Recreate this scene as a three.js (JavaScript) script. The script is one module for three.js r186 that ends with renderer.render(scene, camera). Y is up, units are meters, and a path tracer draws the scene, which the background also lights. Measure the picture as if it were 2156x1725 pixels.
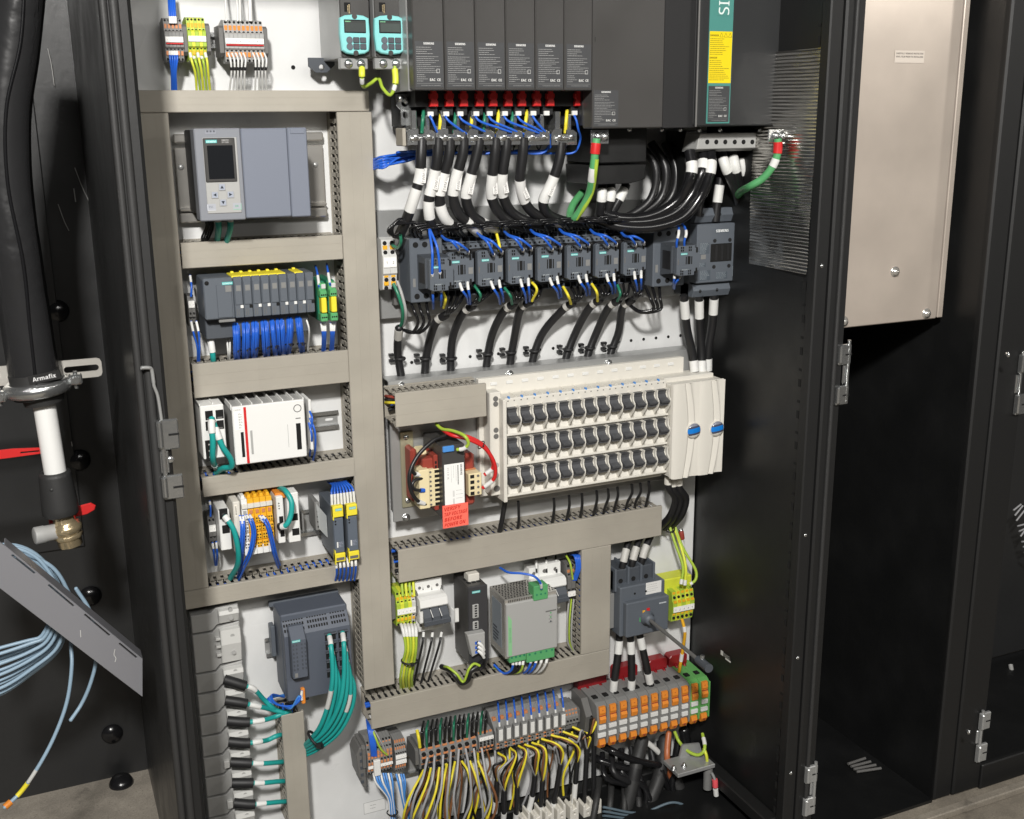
import * as THREE from 'three';
import { mergeGeometries } from 'three/addons/utils/BufferGeometryUtils.js';
import { RectAreaLightUniformsLib } from 'three/addons/lights/RectAreaLightUniformsLib.js';
RectAreaLightUniformsLib.init();
// ---------- camera, light, exposure ----------
const scene = new THREE.Scene();
const CY = 1.2, CZ = 1.6, SIL = '#a3a9a8';
const camera = new THREE.PerspectiveCamera(40.706, 1024 / 819, 0.05, 40);
camera.position.set(0, CY, CZ);
camera.rotation.set(-0.255846, -0.417017, -0.0100267, 'YXZ');
camera.updateMatrixWorld();
const renderer = new THREE.WebGLRenderer({ antialias: true });
renderer.setSize(1024, 819);
renderer.toneMapping = THREE.LinearToneMapping;
renderer.toneMappingExposure = 1.25;
renderer.shadowMap.enabled = true;
scene.background = new THREE.Color().setRGB(0.034, 0.034, 0.034);   // dim hall around the open cabinet
const LAMPS = [   // position, size, strength, colour, aim
  { p: [-0.37, CY + 1.02, 2.25], s: [0.17, 0.17], i: 800, c: [1, 0.975, 0.935], t: [0.6, CY - 0.4, 0], n: 'square work lamp above and left of the open cabinet' },
  { p: [2.9, CY + 0.62, 2.14], s: [0.14, 0.12], i: 135, c: [1, 0.955, 0.89], t: [0.5, CY - 0.3, 0], n: 'small work lamp standing far right of the open cabinet' },
  { p: [0.75, CY + 1.25, 3.1], s: [1.5, 0.5], i: 6, c: [1, 0.97, 0.92], t: [0.6, CY - 0.2, 0], n: 'added unseen fill lamp above the aisle in front of the cabinet' },  // large fill light added out of view, not a known fitting
];
// ---------- helpers ----------
let seed = 7;
const rnd = () => { seed = (seed * 1664525 + 1013904223) >>> 0; return seed / 4294967296; };
const rr = (a, b) => a + (b - a) * rnd();
const V = (x, y, z) => new THREE.Vector3(x, y, z);
const ray = (px, py) => V(px - 1078, 862.5 - py, -2325).applyQuaternion(camera.quaternion);
const at = (px, py, z) => { const d = ray(px, py), t = (z - CZ) / d.z; return V(d.x * t, CY + d.y * t, z); };      // point of the plane z
const atX = (px, py, x) => { const d = ray(px, py), t = x / d.x; return V(x, CY + d.y * t, CZ + d.z * t); };
function rect(a, b, c, d, z) { const p = at(a, b, z), q = at(c, d, z); return { x0: p.x, x1: q.x, y0: q.y, y1: p.y, z, w: q.x - p.x, h: p.y - q.y, cx: (p.x + q.x) / 2, cy: (p.y + q.y) / 2 }; }
const lin = (r, g, b) => new THREE.Color().setRGB(r, g, b);
const css = (c) => '#' + c.getHexString();
// textures
function noiseGrid(n, oct, s) {
  let o = s; const r2 = () => { o = (o * 1664525 + 1013904223) >>> 0; return o / 4294967296; };
  const out = new Float32Array(n * n); let amp = 1, tot = 0, f = 4;
  for (let k = 0; k < oct; k++, f *= 2, amp *= 0.55) {
    const g = new Float32Array(f * f); for (let i = 0; i < g.length; i++) g[i] = r2();
    for (let y = 0; y < n; y++) for (let x = 0; x < n; x++) {
      const u = x / n * f, v = y / n * f, i = Math.floor(u), j = Math.floor(v); let a = u - i, b = v - j; a = a * a * (3 - 2 * a); b = b * b * (3 - 2 * b);
      const i1 = (i + 1) % f, j1 = (j + 1) % f;
      out[y * n + x] += amp * ((g[j * f + i] * (1 - a) + g[j * f + i1] * a) * (1 - b) + (g[j1 * f + i] * (1 - a) + g[j1 * f + i1] * a) * b);
    }
    tot += amp;
  }
  for (let i = 0; i < out.length; i++) out[i] /= tot;
  return out;
}
function tex(n, fn, size, srgb) {
  const d = new Uint8Array(n * n * 4);
  for (let y = 0; y < n; y++) for (let x = 0; x < n; x++) { const v = fn(x, y), k = (y * n + x) * 4; for (let c = 0; c < 3; c++) d[k + c] = Math.max(0, Math.min(255, 255 * (Array.isArray(v) ? v[c] : v))); d[k + 3] = 255; }
  const t = new THREE.DataTexture(d, n, n); t.wrapS = t.wrapT = THREE.RepeatWrapping; t.magFilter = THREE.LinearFilter; t.minFilter = THREE.LinearMipmapLinearFilter; t.generateMipmaps = true;
  t.repeat.set(1 / size, 1 / size); if (srgb) t.colorSpace = THREE.SRGBColorSpace; t.needsUpdate = true; return t;
}
const nA = noiseGrid(256, 6, 3), nB = noiseGrid(256, 4, 11), nC = noiseGrid(256, 7, 29);
const tGrain = tex(256, (x, y) => 0.35 + 0.5 * nA[y * 256 + x] + 0.15 * (((x * 7919 + y * 104729) % 97) / 97), 0.05);
const tRough = tex(256, (x, y) => 0.62 + 0.55 * (nB[y * 256 + x] - 0.3), 0.31);
const tSmear = tex(256, (x, y) => { const a = nB[y * 256 + x], b = nA[(y * 256 + x)]; return 0.93 + 0.07 * Math.min(1, Math.max(0, 0.5 + 1.6 * (a - 0.45))) * (0.9 + 0.2 * b); }, 0.37, true);
const tBrush = tex(256, (x, y) => 0.45 + 0.35 * nA[(y % 256) * 256 + ((x >> 5) % 256)] + 0.2 * nC[y * 256 + ((x >> 3) % 256)], 0.12);
const tDust = tex(256, (x, y) => { const v = nC[y * 256 + x] - 0.5, w = nB[y * 256 + x]; return 0.5 + 1.3 * v + 0.5 * (w - 0.5); }, 0.6, true);
const tDirt = tex(256, (x, y) => { const v = nC[y * 256 + x], a = nA[y * 256 + x], w = nB[((y * 3) % 256) * 256 + ((x * 3) % 256)], h = ((x * 7919 + y * 104729 + x * y * 31) % 101) / 101; let g = 0.74 + 0.22 * (a - 0.4) + 0.18 * (w - 0.5) + 0.12 * (h - 0.5); if (v < 0.33) g -= (0.33 - v) * 2.2; if (h > 0.985 && w > 0.5) g *= 0.6; return [g, g * 0.975, g * 0.94]; }, 0.36, true);
const tStreak = tex(256, (x, y) => { const a = nB[y * 256 + x], q = nC[y * 256 + ((x >> 4) % 256)]; return 0.9 + 0.07 * Math.min(1, Math.max(0, 0.5 + 1.5 * (a - 0.45))) + 0.06 * (q - 0.5); }, 0.29, true);
// materials
const mk = (c, rough, o = {}) => new THREE.MeshStandardMaterial({ color: c, roughness: rough, bumpMap: tGrain, bumpScale: 0.00012, ...o });
const MT = {
  plate: mk(lin(0.72, 0.725, 0.72), 0.45, { map: tSmear, roughnessMap: tRough }),
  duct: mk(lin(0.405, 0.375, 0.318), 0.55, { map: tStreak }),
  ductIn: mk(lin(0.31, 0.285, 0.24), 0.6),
  black: mk(lin(0.0075, 0.0078, 0.008), 0.62, { roughnessMap: tRough, bumpScale: 0.0003 }),
  wall: mk(lin(0.024, 0.0245, 0.025), 0.52, { roughnessMap: tRough, bumpScale: 0.0004 }),
  frame: mk(lin(0.009, 0.0092, 0.0094), 0.55, { bumpScale: 0.0003 }),
  rubber: mk(lin(0.026, 0.026, 0.026), 0.55, { bumpScale: 0.0004 }),
  steel: mk(lin(0.62, 0.60, 0.56), 0.30, { metalness: 0.7, roughnessMap: tBrush, bumpMap: tBrush, bumpScale: 0.00006 }),
  stain: mk(lin(0.60, 0.525, 0.455), 0.3, { metalness: 0.25, map: tStreak, bumpMap: tBrush, bumpScale: 0.000004 }),
  zinc: mk(lin(0.56, 0.57, 0.57), 0.32, { metalness: 0.9, roughnessMap: tRough, bumpScale: 0.0004 }),
  galv: mk(lin(0.42, 0.425, 0.42), 0.5, { metalness: 0.45, map: tSmear, roughnessMap: tRough }),
  brass: mk(lin(0.62, 0.50, 0.31), 0.33, { metalness: 0.75, roughnessMap: tRough }),
  slate: mk(lin(0.098, 0.112, 0.132), 0.48),
  slate2: mk(lin(0.06, 0.068, 0.08), 0.55),
  plc: mk(lin(0.165, 0.183, 0.228), 0.55),
  plc2: mk(lin(0.205, 0.215, 0.24), 0.5),
  anth: mk(lin(0.052, 0.05, 0.048), 0.55, { roughnessMap: tRough }),
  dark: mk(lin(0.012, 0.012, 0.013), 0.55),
  hole: mk(lin(0.004, 0.004, 0.004), 0.9),
  white: mk(lin(0.74, 0.74, 0.72), 0.5),
  ivory: mk(lin(0.66, 0.635, 0.575), 0.45),
  pale: mk(lin(0.55, 0.55, 0.53), 0.5),
  cream: mk(lin(0.72, 0.62, 0.38), 0.5),
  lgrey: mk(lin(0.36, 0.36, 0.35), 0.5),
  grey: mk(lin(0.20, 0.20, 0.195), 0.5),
  mgrey: mk(lin(0.13, 0.127, 0.122), 0.5),
  orange: mk(lin(0.72, 0.24, 0.03), 0.45),
  salmon: mk(lin(0.56, 0.22, 0.09), 0.5),
  red: mk(lin(0.58, 0.02, 0.02), 0.4),
  dred: mk(lin(0.28, 0.045, 0.03), 0.45),
  fuchsia: mk(lin(0.78, 0.10, 0.12), 0.5),
  green: mk(lin(0.09, 0.34, 0.13), 0.45),
  dgreen: mk(lin(0.02, 0.18, 0.10), 0.35),
  lime: mk(lin(0.62, 0.66, 0.05), 0.45),
  yellow: mk(lin(0.78, 0.66, 0.04), 0.45),
  amber: mk(lin(0.76, 0.40, 0.02), 0.45),
  gnye: mk(lin(0.36, 0.50, 0.05), 0.4),
  blue: mk(lin(0.02, 0.115, 0.56), 0.33),
  lblue: mk(lin(0.07, 0.25, 0.62), 0.38),
  coil: mk(lin(0.27, 0.38, 0.48), 0.4),
  teal: mk(lin(0.014, 0.32, 0.295), 0.42),
  aqua: mk(lin(0.22, 0.58, 0.58), 0.45),
  tealp: mk(lin(0.07, 0.25, 0.22), 0.5),
  brown: mk(lin(0.20, 0.085, 0.035), 0.4),
  copper: mk(lin(0.42, 0.13, 0.05), 0.4),
  cable: mk(lin(0.014, 0.014, 0.015), 0.36),
  gloss: mk(lin(0.010, 0.010, 0.011), 0.2),
  wgrey: mk(lin(0.33, 0.33, 0.34), 0.4),
  tag: mk(lin(0.70, 0.70, 0.68), 0.5),
  shrink: mk(lin(0.50, 0.49, 0.46), 0.5),
  clear: new THREE.MeshPhysicalMaterial({ color: lin(0.85, 0.87, 0.87), roughness: 0.15, transmission: 0.75, thickness: 0 }),
  glass: mk(lin(0.012, 0.013, 0.015), 0.12, { bumpScale: 0 }),
  floor: mk(lin(0.58, 0.55, 0.50), 0.75, { map: tDirt, bumpMap: tDust, bumpScale: 0.002 }),
  arm: mk(lin(0.20, 0.20, 0.215), 0.5, { roughnessMap: tRough }),
};
// geometry
const ni = (g) => { const q = g.index ? g.toNonIndexed() : g; for (const k of Object.keys(q.attributes)) if (!['position', 'normal', 'uv'].includes(k)) q.deleteAttribute(k); return q; };
function bx(x0, x1, y0, y1, z0, z1) { const g = ni(new THREE.BoxGeometry(x1 - x0, y1 - y0, z1 - z0)); g.translate((x0 + x1) / 2, (y0 + y1) / 2, (z0 + z1) / 2); return g; }
function cb(x0, x1, y0, y1, z0, z1, c = 0.0012) {            // chamfered box
  const X = [x0, x1], Y = [y0, y1], Z = [z0, z1], p = [];
  c = Math.min(c, (x1 - x0) * 0.45, (y1 - y0) * 0.45, (z1 - z0) * 0.45);
  const cen = V((x0 + x1) / 2, (y0 + y1) / 2, (z0 + z1) / 2);
  const K = (i, j, k, ax) => { const s = [i ? -c : c, j ? -c : c, k ? -c : c]; return V(X[i] + (ax === 0 ? 0 : s[0]), Y[j] + (ax === 1 ? 0 : s[1]), Z[k] + (ax === 2 ? 0 : s[2])); };
  const tri = (a, b, d) => { const n = b.clone().sub(a).cross(d.clone().sub(a)), m = a.clone().add(b).add(d).divideScalar(3).sub(cen); if (n.dot(m) < 0) [b, d] = [d, b]; p.push(a.x, a.y, a.z, b.x, b.y, b.z, d.x, d.y, d.z); };
  const quad = (a, b, d, e) => { tri(a, b, d); tri(a, d, e); };
  for (const s of [0, 1]) {
    quad(K(s, 0, 0, 0), K(s, 1, 0, 0), K(s, 1, 1, 0), K(s, 0, 1, 0)); quad(K(0, s, 0, 1), K(1, s, 0, 1), K(1, s, 1, 1), K(0, s, 1, 1)); quad(K(0, 0, s, 2), K(1, 0, s, 2), K(1, 1, s, 2), K(0, 1, s, 2));
    for (const t of [0, 1]) {
      quad(K(s, t, 0, 0), K(s, t, 1, 0), K(s, t, 1, 1), K(s, t, 0, 1)); quad(K(s, 0, t, 0), K(s, 1, t, 0), K(s, 1, t, 2), K(s, 0, t, 2)); quad(K(0, s, t, 1), K(1, s, t, 1), K(1, s, t, 2), K(0, s, t, 2));
      for (const u of [0, 1]) tri(K(s, t, u, 0), K(s, t, u, 1), K(s, t, u, 2));
    }
  }
  const g = new THREE.BufferGeometry(); g.setAttribute('position', new THREE.Float32BufferAttribute(p, 3)); g.setAttribute('uv', new THREE.Float32BufferAttribute(new Float32Array(p.length / 3 * 2), 2)); g.computeVertexNormals(); return g;
}
function prof(pts, x0, x1, bev = 0) {                        // outline in (z, y) drawn out along x
  const s = new THREE.Shape(pts.map((q) => new THREE.Vector2(q[0], q[1])));
  const g = new THREE.ExtrudeGeometry(s, { depth: x1 - x0 - 2 * bev, bevelEnabled: bev > 0, bevelSize: bev, bevelThickness: bev, bevelSegments: 1, bevelOffset: -bev });
  g.applyMatrix4(new THREE.Matrix4().set(0, 0, -1, x1 - bev, 0, 1, 0, 0, 1, 0, 0, 0, 0, 0, 0, 1)); return ni(g);
}
function plateShape(pts, z0, z1, holes = [], bev = 0) {      // outline in (x, y) drawn out along z
  const s = new THREE.Shape(pts.map((q) => new THREE.Vector2(q[0], q[1])));
  for (const h of holes) { const w = new THREE.Path(); if (h.length === 3) w.absarc(h[0], h[1], h[2], 0, Math.PI * 2, true); else { const [ax, ay, bx2, by, r] = h; const a = Math.atan2(by - ay, bx2 - ax); w.absarc(ax, ay, r, a + Math.PI / 2, a + Math.PI * 1.5, false); w.absarc(bx2, by, r, a - Math.PI / 2, a + Math.PI / 2, false); } s.holes.push(w); }
  const g = new THREE.ExtrudeGeometry(s, { depth: z1 - z0 - 2 * bev, bevelEnabled: bev > 0, bevelSize: bev, bevelThickness: bev, bevelSegments: 1, bevelOffset: -bev, curveSegments: 10 }); g.translate(0, 0, z0 + bev); return ni(g);
}
function cyl(a, b, r, r2 = r, n = 14) { const d = b.clone().sub(a), L = d.length(), g = new THREE.CylinderGeometry(r2, r, L, n); g.translate(0, L / 2, 0); g.applyQuaternion(new THREE.Quaternion().setFromUnitVectors(V(0, 1, 0), d.normalize())); g.translate(a.x, a.y, a.z); return ni(g); }
const peg = (x, y, z, r, len, n = 10) => cyl(V(x, y, z), V(x, y, z + len), r, r, n);
const ball = (p, r, sx = 1, sy = 1, sz = 1) => { const g = new THREE.SphereGeometry(r, 14, 10); g.scale(sx, sy, sz); g.translate(p.x, p.y, p.z); return ni(g); };
function tube(pts, r, seg, rad = 8, caps = false) {
  const c = new THREE.CatmullRomCurve3(pts, false, 'centripetal'); const g = ni(new THREE.TubeGeometry(c, seg || Math.max(6, pts.length * 6), r, rad, false));
  if (!caps) return g; return mergeGeometries([g, ball(pts[0], r), ball(pts[pts.length - 1], r)]);
}
const lathe = (p, pts, axis, n = 24) => { const g = new THREE.LatheGeometry(pts.map((q) => new THREE.Vector2(q[0], q[1])), n); g.applyQuaternion(new THREE.Quaternion().setFromUnitVectors(V(0, 1, 0), axis.clone().normalize())); g.translate(p.x, p.y, p.z); return ni(g); };
function screw(x, y, z, r = 0.004) { return [lathe(V(x, y, z), [[0.0001, r * 0.55], [r * 0.5, r * 0.5], [r * 0.9, r * 0.25], [r, 0]].reverse(), V(0, 0, 1), 12)]; }
function boxUV(g) {
  const p = g.attributes.position, n = g.attributes.normal, u = g.attributes.uv;
  for (let i = 0; i < p.count; i++) { const ax = Math.abs(n.getX(i)), ay = Math.abs(n.getY(i)), az = Math.abs(n.getZ(i)); if (az >= ax && az >= ay) u.setXY(i, p.getX(i), p.getY(i)); else if (ax >= ay) u.setXY(i, p.getZ(i), p.getY(i)); else u.setXY(i, p.getX(i), p.getZ(i)); }
}
// objects
const count = {}, BASE = new WeakMap();
const numbered = (n) => { const k = count[n] = (count[n] ?? -1) + 1; return k ? n + '_' + String(k).padStart(3, '0') : n; };
const info = (o, label, category, group) => { o.userData = { label, category }; if (group) o.userData.group = group; return o; };
function thing(name, label, category, p, group) { const o = new THREE.Group(); o.name = numbered(name); o.position.copy(p); BASE.set(o, p.clone()); scene.add(o); return info(o, label, category, group); }
function mesh(geos, mat, keepUV) { const g = Array.isArray(geos) ? mergeGeometries(geos.map(ni)) : ni(geos); if (!keepUV) boxUV(g); const m = new THREE.Mesh(g, mat); m.castShadow = m.receiveShadow = true; return m; }
function part(par, name, geos, mat, kind, keepUV) { const b = BASE.get(par), m = mesh(geos, mat, keepUV); m.geometry.translate(-b.x, -b.y, -b.z); m.name = name; BASE.set(m, b); if (kind) m.userData.kind = kind; par.add(m); return m; }
function solo(name, label, category, geos, mat, group, kind) {
  const m = mesh(geos, mat); m.geometry.computeBoundingBox(); const c = m.geometry.boundingBox.getCenter(V(0, 0, 0)); m.geometry.translate(-c.x, -c.y, -c.z); m.position.copy(c); m.name = numbered(name); BASE.set(m, c); scene.add(m);
  if (kind) m.userData.kind = kind; else info(m, label, category, group); return m;
}
function copyTo(o, p, label) { const c = o.clone(); c.name = numbered(o.name); c.userData = { ...o.userData, label }; c.position.copy(p); BASE.set(c, p.clone()); scene.add(c); return c; }
// printed labels: one shared sheet of lettering
const SH = [0, 1].map(() => { const c = document.createElement('canvas'); c.width = c.height = 2048; const x = c.getContext('2d'); x.fillStyle = '#888'; x.fillRect(0, 0, 2048, 2048); return { c, x, cx: 2, cy: 2, row: 0 }; });
const sheetM = SH.map((s) => { const t = new THREE.CanvasTexture(s.c); t.colorSpace = THREE.SRGBColorSpace; s.t = t; return new THREE.MeshStandardMaterial({ map: t, roughness: 0.45 }); });
const cache = {};
function dec(par, x0, x1, y0, y1, z, draw, o = {}) {
  const w = x1 - x0, h = y1 - y0; let e = o.key && cache[o.key];
  if (!e) {
    const res = o.res ?? 3600, W = Math.ceil(Math.min(o.max ?? 420, Math.max(16, w * res))), H = Math.ceil(W * h / w);
    let k = SH.findIndex((s) => (s.cx + W + 4 < 2048 && s.cy + H + 4 < 2048) || s.cy + s.row + 4 + H + 4 < 2048); if (k < 0) throw new Error('sheet full');
    const s = SH[k]; if (s.cx + W + 4 > 2048) { s.cx = 2; s.cy += s.row + 4; s.row = 0; }
    s.x.save(); s.x.beginPath(); s.x.rect(s.cx - 1, s.cy - 1, W + 2, H + 2); s.x.clip(); s.x.translate(s.cx - 1, s.cy - 1); draw(s.x, W + 2, H + 2); s.x.restore();
    e = { k, u0: s.cx / 2048, u1: (s.cx + W) / 2048, v1: 1 - s.cy / 2048, v0: 1 - (s.cy + H) / 2048 }; s.cx += W + 4; s.row = Math.max(s.row, H); if (o.key) cache[o.key] = e;
  }
  const g = new THREE.PlaneGeometry(w, h); g.translate((x0 + x1) / 2, (y0 + y1) / 2, z); if (o.xf) g.applyMatrix4(o.xf);
  const u = g.attributes.uv; for (let i = 0; i < 4; i++) u.setXY(i, u.getX(i) > 0.5 ? e.u1 : e.u0, u.getY(i) > 0.5 ? e.v1 : e.v0);
  return part(par, o.name ?? 'label', g, sheetM[e.k], null, true);
}
const fill = (x, W, H, c) => { x.fillStyle = c; x.fillRect(0, 0, W, H); };
function txt(x, s, px, py, size, color, o = {}) { x.fillStyle = color; x.font = (o.bold ? 'bold ' : '') + Math.max(5, size) + 'px sans-serif'; x.textAlign = o.align ?? 'left'; x.textBaseline = 'middle'; if (o.maxW) x.fillText(s, px, py, o.maxW); else x.fillText(s, px, py); }
function lines(x, x0, y0, w, n, dy, color, t = 2) { x.fillStyle = color; for (let i = 0; i < n; i++) { let k = x0; const end = x0 + w * rr(0.55, 1); while (k < end) { const l = rr(4, 14); x.fillRect(k, y0 + i * dy, Math.min(l, end - k), t); k += l + rr(2, 4); } } }
const tealTag = (par, x0, x1, y0, y1, z) => dec(par, x0, x1, y0, y1, z, (x, W, H) => { fill(x, W, H, '#46a7a6'); txt(x, 'SIEMENS', W / 2, H * 0.53, H * 0.8, '#cfe9e6', { bold: 1, align: 'center', maxW: W * 0.9 }); }, { name: 'maker_label', key: 'tealtag', res: 9000 });
const tagText = (par, x0, x1, y0, y1, z, s, bg = '#e6e4de', fg = '#333', o = {}) => dec(par, x0, x1, y0, y1, z, (x, W, H) => { fill(x, W, H, bg); txt(x, s, W / 2, H / 2, H * 0.62, fg, { align: 'center', maxW: W * 0.85 }); }, { res: 6000, ...o });
// wires
const PX = (pts, dz = 0) => pts.map((q) => at(q[0], q[1], q[2] + dz));
function wire(name, label, cat, group, pts, r, mat, o = {}) {        // pts already in metres
  const seg = o.seg || Math.max(8, pts.length * 6);
  if (!o.sleeves && !o.ties) return solo(name, label, cat, [tube(pts, r, seg, o.rad || 8, o.caps)], mat, group);
  const g = thing(name, label, cat, pts[0], group), c = new THREE.CatmullRomCurve3(pts, false, 'centripetal');
  part(g, 'jacket', [tube(pts, r, seg, o.rad || 8, o.caps)], mat);
  for (const [a, b, m, k, nm] of o.sleeves || []) { const q = []; for (let i = 0; i <= 6; i++) q.push(c.getPoint(a + (b - a) * i / 6)); const q0 = q[0].clone().sub(q[1]).multiplyScalar(0.02).add(q[0]); part(g, nm || 'marker_sleeve', [tube(q, r * (k || 1.22), 8, 10), cyl(q0, q[0], r * 0.9, r * (k || 1.22), 10)], m || MT.tag); }
  return g;
}
const cableTie = (par, c, ax, r) => { const t = new THREE.TorusGeometry(r, r * 0.16, 6, 16); t.applyQuaternion(new THREE.Quaternion().setFromUnitVectors(V(0, 0, 1), ax.clone().normalize())); t.translate(c.x, c.y, c.z); return part(par, 'cable_tie', [ni(t)], MT.dark); };
const tieAt = (label, px, py, z, ax, r) => { const c = at(px, py, z), t = new THREE.TorusGeometry(r, r * 0.13, 6, 18); t.applyQuaternion(new THREE.Quaternion().setFromUnitVectors(V(0, 0, 1), ax.clone().normalize())); t.translate(c.x, c.y, c.z); return solo('cable_tie', label, 'cable tie', [ni(t), bx(c.x - r * 0.2, c.x + r * 0.2, c.y - r * 0.2, c.y + r * 0.2, c.z + r * 0.9, c.z + r * 1.3)], MT.dark); };
const ORD = ['first', 'second', 'third', 'fourth', 'fifth', 'sixth', 'seventh', 'eighth', 'ninth', 'tenth', 'eleventh', 'twelfth', 'thirteenth'];
// ---------- the enclosure and the hall floor ----------
const struct = (n, g, m) => solo(n, null, null, g, m, null, 'structure');
struct('floor', [bx(-3, 4, -0.06, -0.003, -1.2, 4.5)], mk(lin(0.42, 0.39, 0.34), 0.8, { map: tDirt, bumpMap: tDust, bumpScale: 0.002 }));
struct('bay_floor', [bx(-0.9, 0.115, -0.003, 0.004, -0.4, 0.30)], MT.floor);
struct('bay_floor', [bx(0.137, 1.072, -0.003, 0.003, -0.06, 0.30), bx(1.112, 1.40, -0.003, 0.003, -0.06, 0.302)], MT.black);
const TOP = CY + 0.278;
{ const w = solo('bay_wall', null, null, [bx(-0.9, 0.115, 0, TOP, -0.42, -0.40)], MT.wall, null, 'structure');
  const dome = (px, py, z, r) => { const p = at(px, py, z); part(w, 'plug_cap', [lathe(p, [[r, 0], [r * 1.02, r * 0.08], [r * 0.9, r * 0.3], [r * 0.55, r * 0.52], [r * 0.25, r * 0.6], [0.0001, r * 0.62]], V(0, 0, 1), 28)], MT.gloss); };
  for (const [px, py] of [[120, 655], [166, 969], [236, 1545], [190, 1255]]) dome(px, py, -0.399, 0.019);
  const p = at(258, 1640, -0.30); part(w, 'plug_cap', [lathe(V(0.064, 0.004, -0.37), [[0.022, 0], [0.022, 0.004], [0.018, 0.012], [0.01, 0.017], [0.0001, 0.019]], V(0, 1, 0.15), 28)], MT.gloss);
  const pl = (a, b, c, d, z0, z1) => { const r = rect(a, b, c, d, z1); part(w, 'cover_sheet', [cb(r.x0, r.x1, r.y0, r.y1, z0, z1, 0.001)], MT.wall); };
  pl(-260, -120, 178, 1150, -0.40, -0.392);
  for (const q of [[[100, 102], [107, 132], [114, 180]], [[157, 353], [172, 392], [190, 430]], [[155, 397], [159, 425]], [[122, 430], [136, 468], [145, 486]], [[198, 320], [193, 328]], [[150, 930], [152, 940]]]) part(w, 'scratch', [tube(q.map((k) => at(k[0] - 0, k[1], -0.3915)), q.length > 2 ? 0.0007 : 0.0009, 10, 5)], MT.lgrey); }
struct('bay_wall', [bx(0.115, 0.137, 0, TOP, -0.41, 0.285)], MT.wall);                // partition between the bays
struct('bay_wall', [bx(1.072, 1.092, 0, TOP, -0.06, 0.285)], MT.black);
struct('bay_wall', [bx(1.40, 1.44, 0, TOP, -0.06, 0.30)], MT.black);
struct('bay_wall', [bx(1.092, 1.40, 0, TOP, -0.08, -0.06), bx(0.137, 1.072, 0, TOP, -0.08, -0.06)], MT.black);
struct('bay_ceiling', [bx(0.115, 1.44, TOP, TOP + 0.02, -0.08, 0.30)], MT.black);
{ const b = thing('mounting_plate', 'white powder coated steel mounting plate behind all the devices', 'mounting plate', V(0.6, 0.016, -0.003));
  part(b, 'sheet', [cb(0.139, 1.070, 0.016, TOP - 0.01, -0.006, 0, 0.001)], MT.plate);
  for (let i = 0; i < 22; i++) { const p = at(835 + i * 0, 762, 0.0004); const x = p.x + i * 0.0245; part(b, 'screw_hole', [peg(x, at(1000, 750, 0).y, 0, 0.0026, 0.0006, 12)], MT.hole); }
  for (const [px, py] of [[617, 142], [640, 1560], [940, 1690]]) { const p = at(px, py, 0); part(b, 'screw_hole', [peg(p.x, p.y, 0, 0.003, 0.0006, 12)], MT.hole); }
  const r = rect(765, 1692, 812, 1704, 0.0006); dec(b, r.x0, r.x1, r.y0, r.y1, 0.0007, (x, W, H) => { fill(x, W, H, '#e1e1df'); x.strokeStyle = '#555'; x.lineWidth = 1.5; x.strokeRect(3, 3, W - 6, H - 6); lines(x, W * 0.3, H * 0.35, W * 0.4, 2, H * 0.25, '#555', 2); }); }
// front posts with their sealing strips
{ const f = thing('frame_post', 'black front post left of the wiring ducts with a zinc hinge', 'frame post', V(0.12, 0, 0.29));
  part(f, 'post', [cb(0.1055, 0.1375, 0.003, TOP, 0.285, 0.305, 0.004)], MT.frame);
  const seal = new THREE.Shape(); part(f, 'sealing_strip', [tube([V(0.109, 0.01, 0.306), V(0.109, 0.8, 0.306), V(0.109, TOP, 0.306)], 0.0042, 30, 10), tube([V(0.1195, 0.01, 0.306), V(0.1195, 0.8, 0.306), V(0.1195, TOP, 0.306)], 0.0052, 30, 10)], MT.rubber); }
{ const f = thing('frame_post', 'black slotted post at the right edge of the wiring bay', 'frame post', V(1.09, 0, 0.29));
  part(f, 'post', [cb(1.060, 1.0825, 0.003, TOP, 0.288, 0.308, 0.002), cb(1.0835, 1.118, 0.003, TOP, 0.285, 0.3125, 0.003)], MT.frame);
  part(f, 'sealing_strip', [tube([V(1.1005, 0.01, 0.3135), V(1.1005, 0.7, 0.3135), V(1.1005, TOP, 0.3135)], 0.0035, 30, 8)], MT.rubber);
  const h = []; for (let i = 0; i < 52; i++) h.push(bx(1.0716, 1.0719, 0.05 + i * 0.025, 0.05 + i * 0.025 + (i % 2 ? 0.004 : 0.012), 0.268, 0.274)); part(f, 'slot_row', h, MT.hole, 'stuff');
  for (const y of [0.15, 0.36, 0.57, 0.99]) part(f, 'screw', screw(1.071, y, 0.308, 0.003), MT.zinc); }
{ const f = thing('frame_post', 'black post with hinge at the right border of the picture', 'frame post', V(1.47, 0, 0.29));
  part(f, 'post', [cb(1.40, 1.4405, 0.003, TOP, 0.29, 0.306, 0.003), cb(1.4415, 1.505, 0.003, TOP, 0.285, 0.309, 0.003)], MT.frame); }
struct('sill', [cb(1.30, 2.6, -0.002, 0.012, 0.335, 0.352, 0.002)], mk(lin(0.5, 0.47, 0.42), 0.6, { map: tDirt }));
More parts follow.
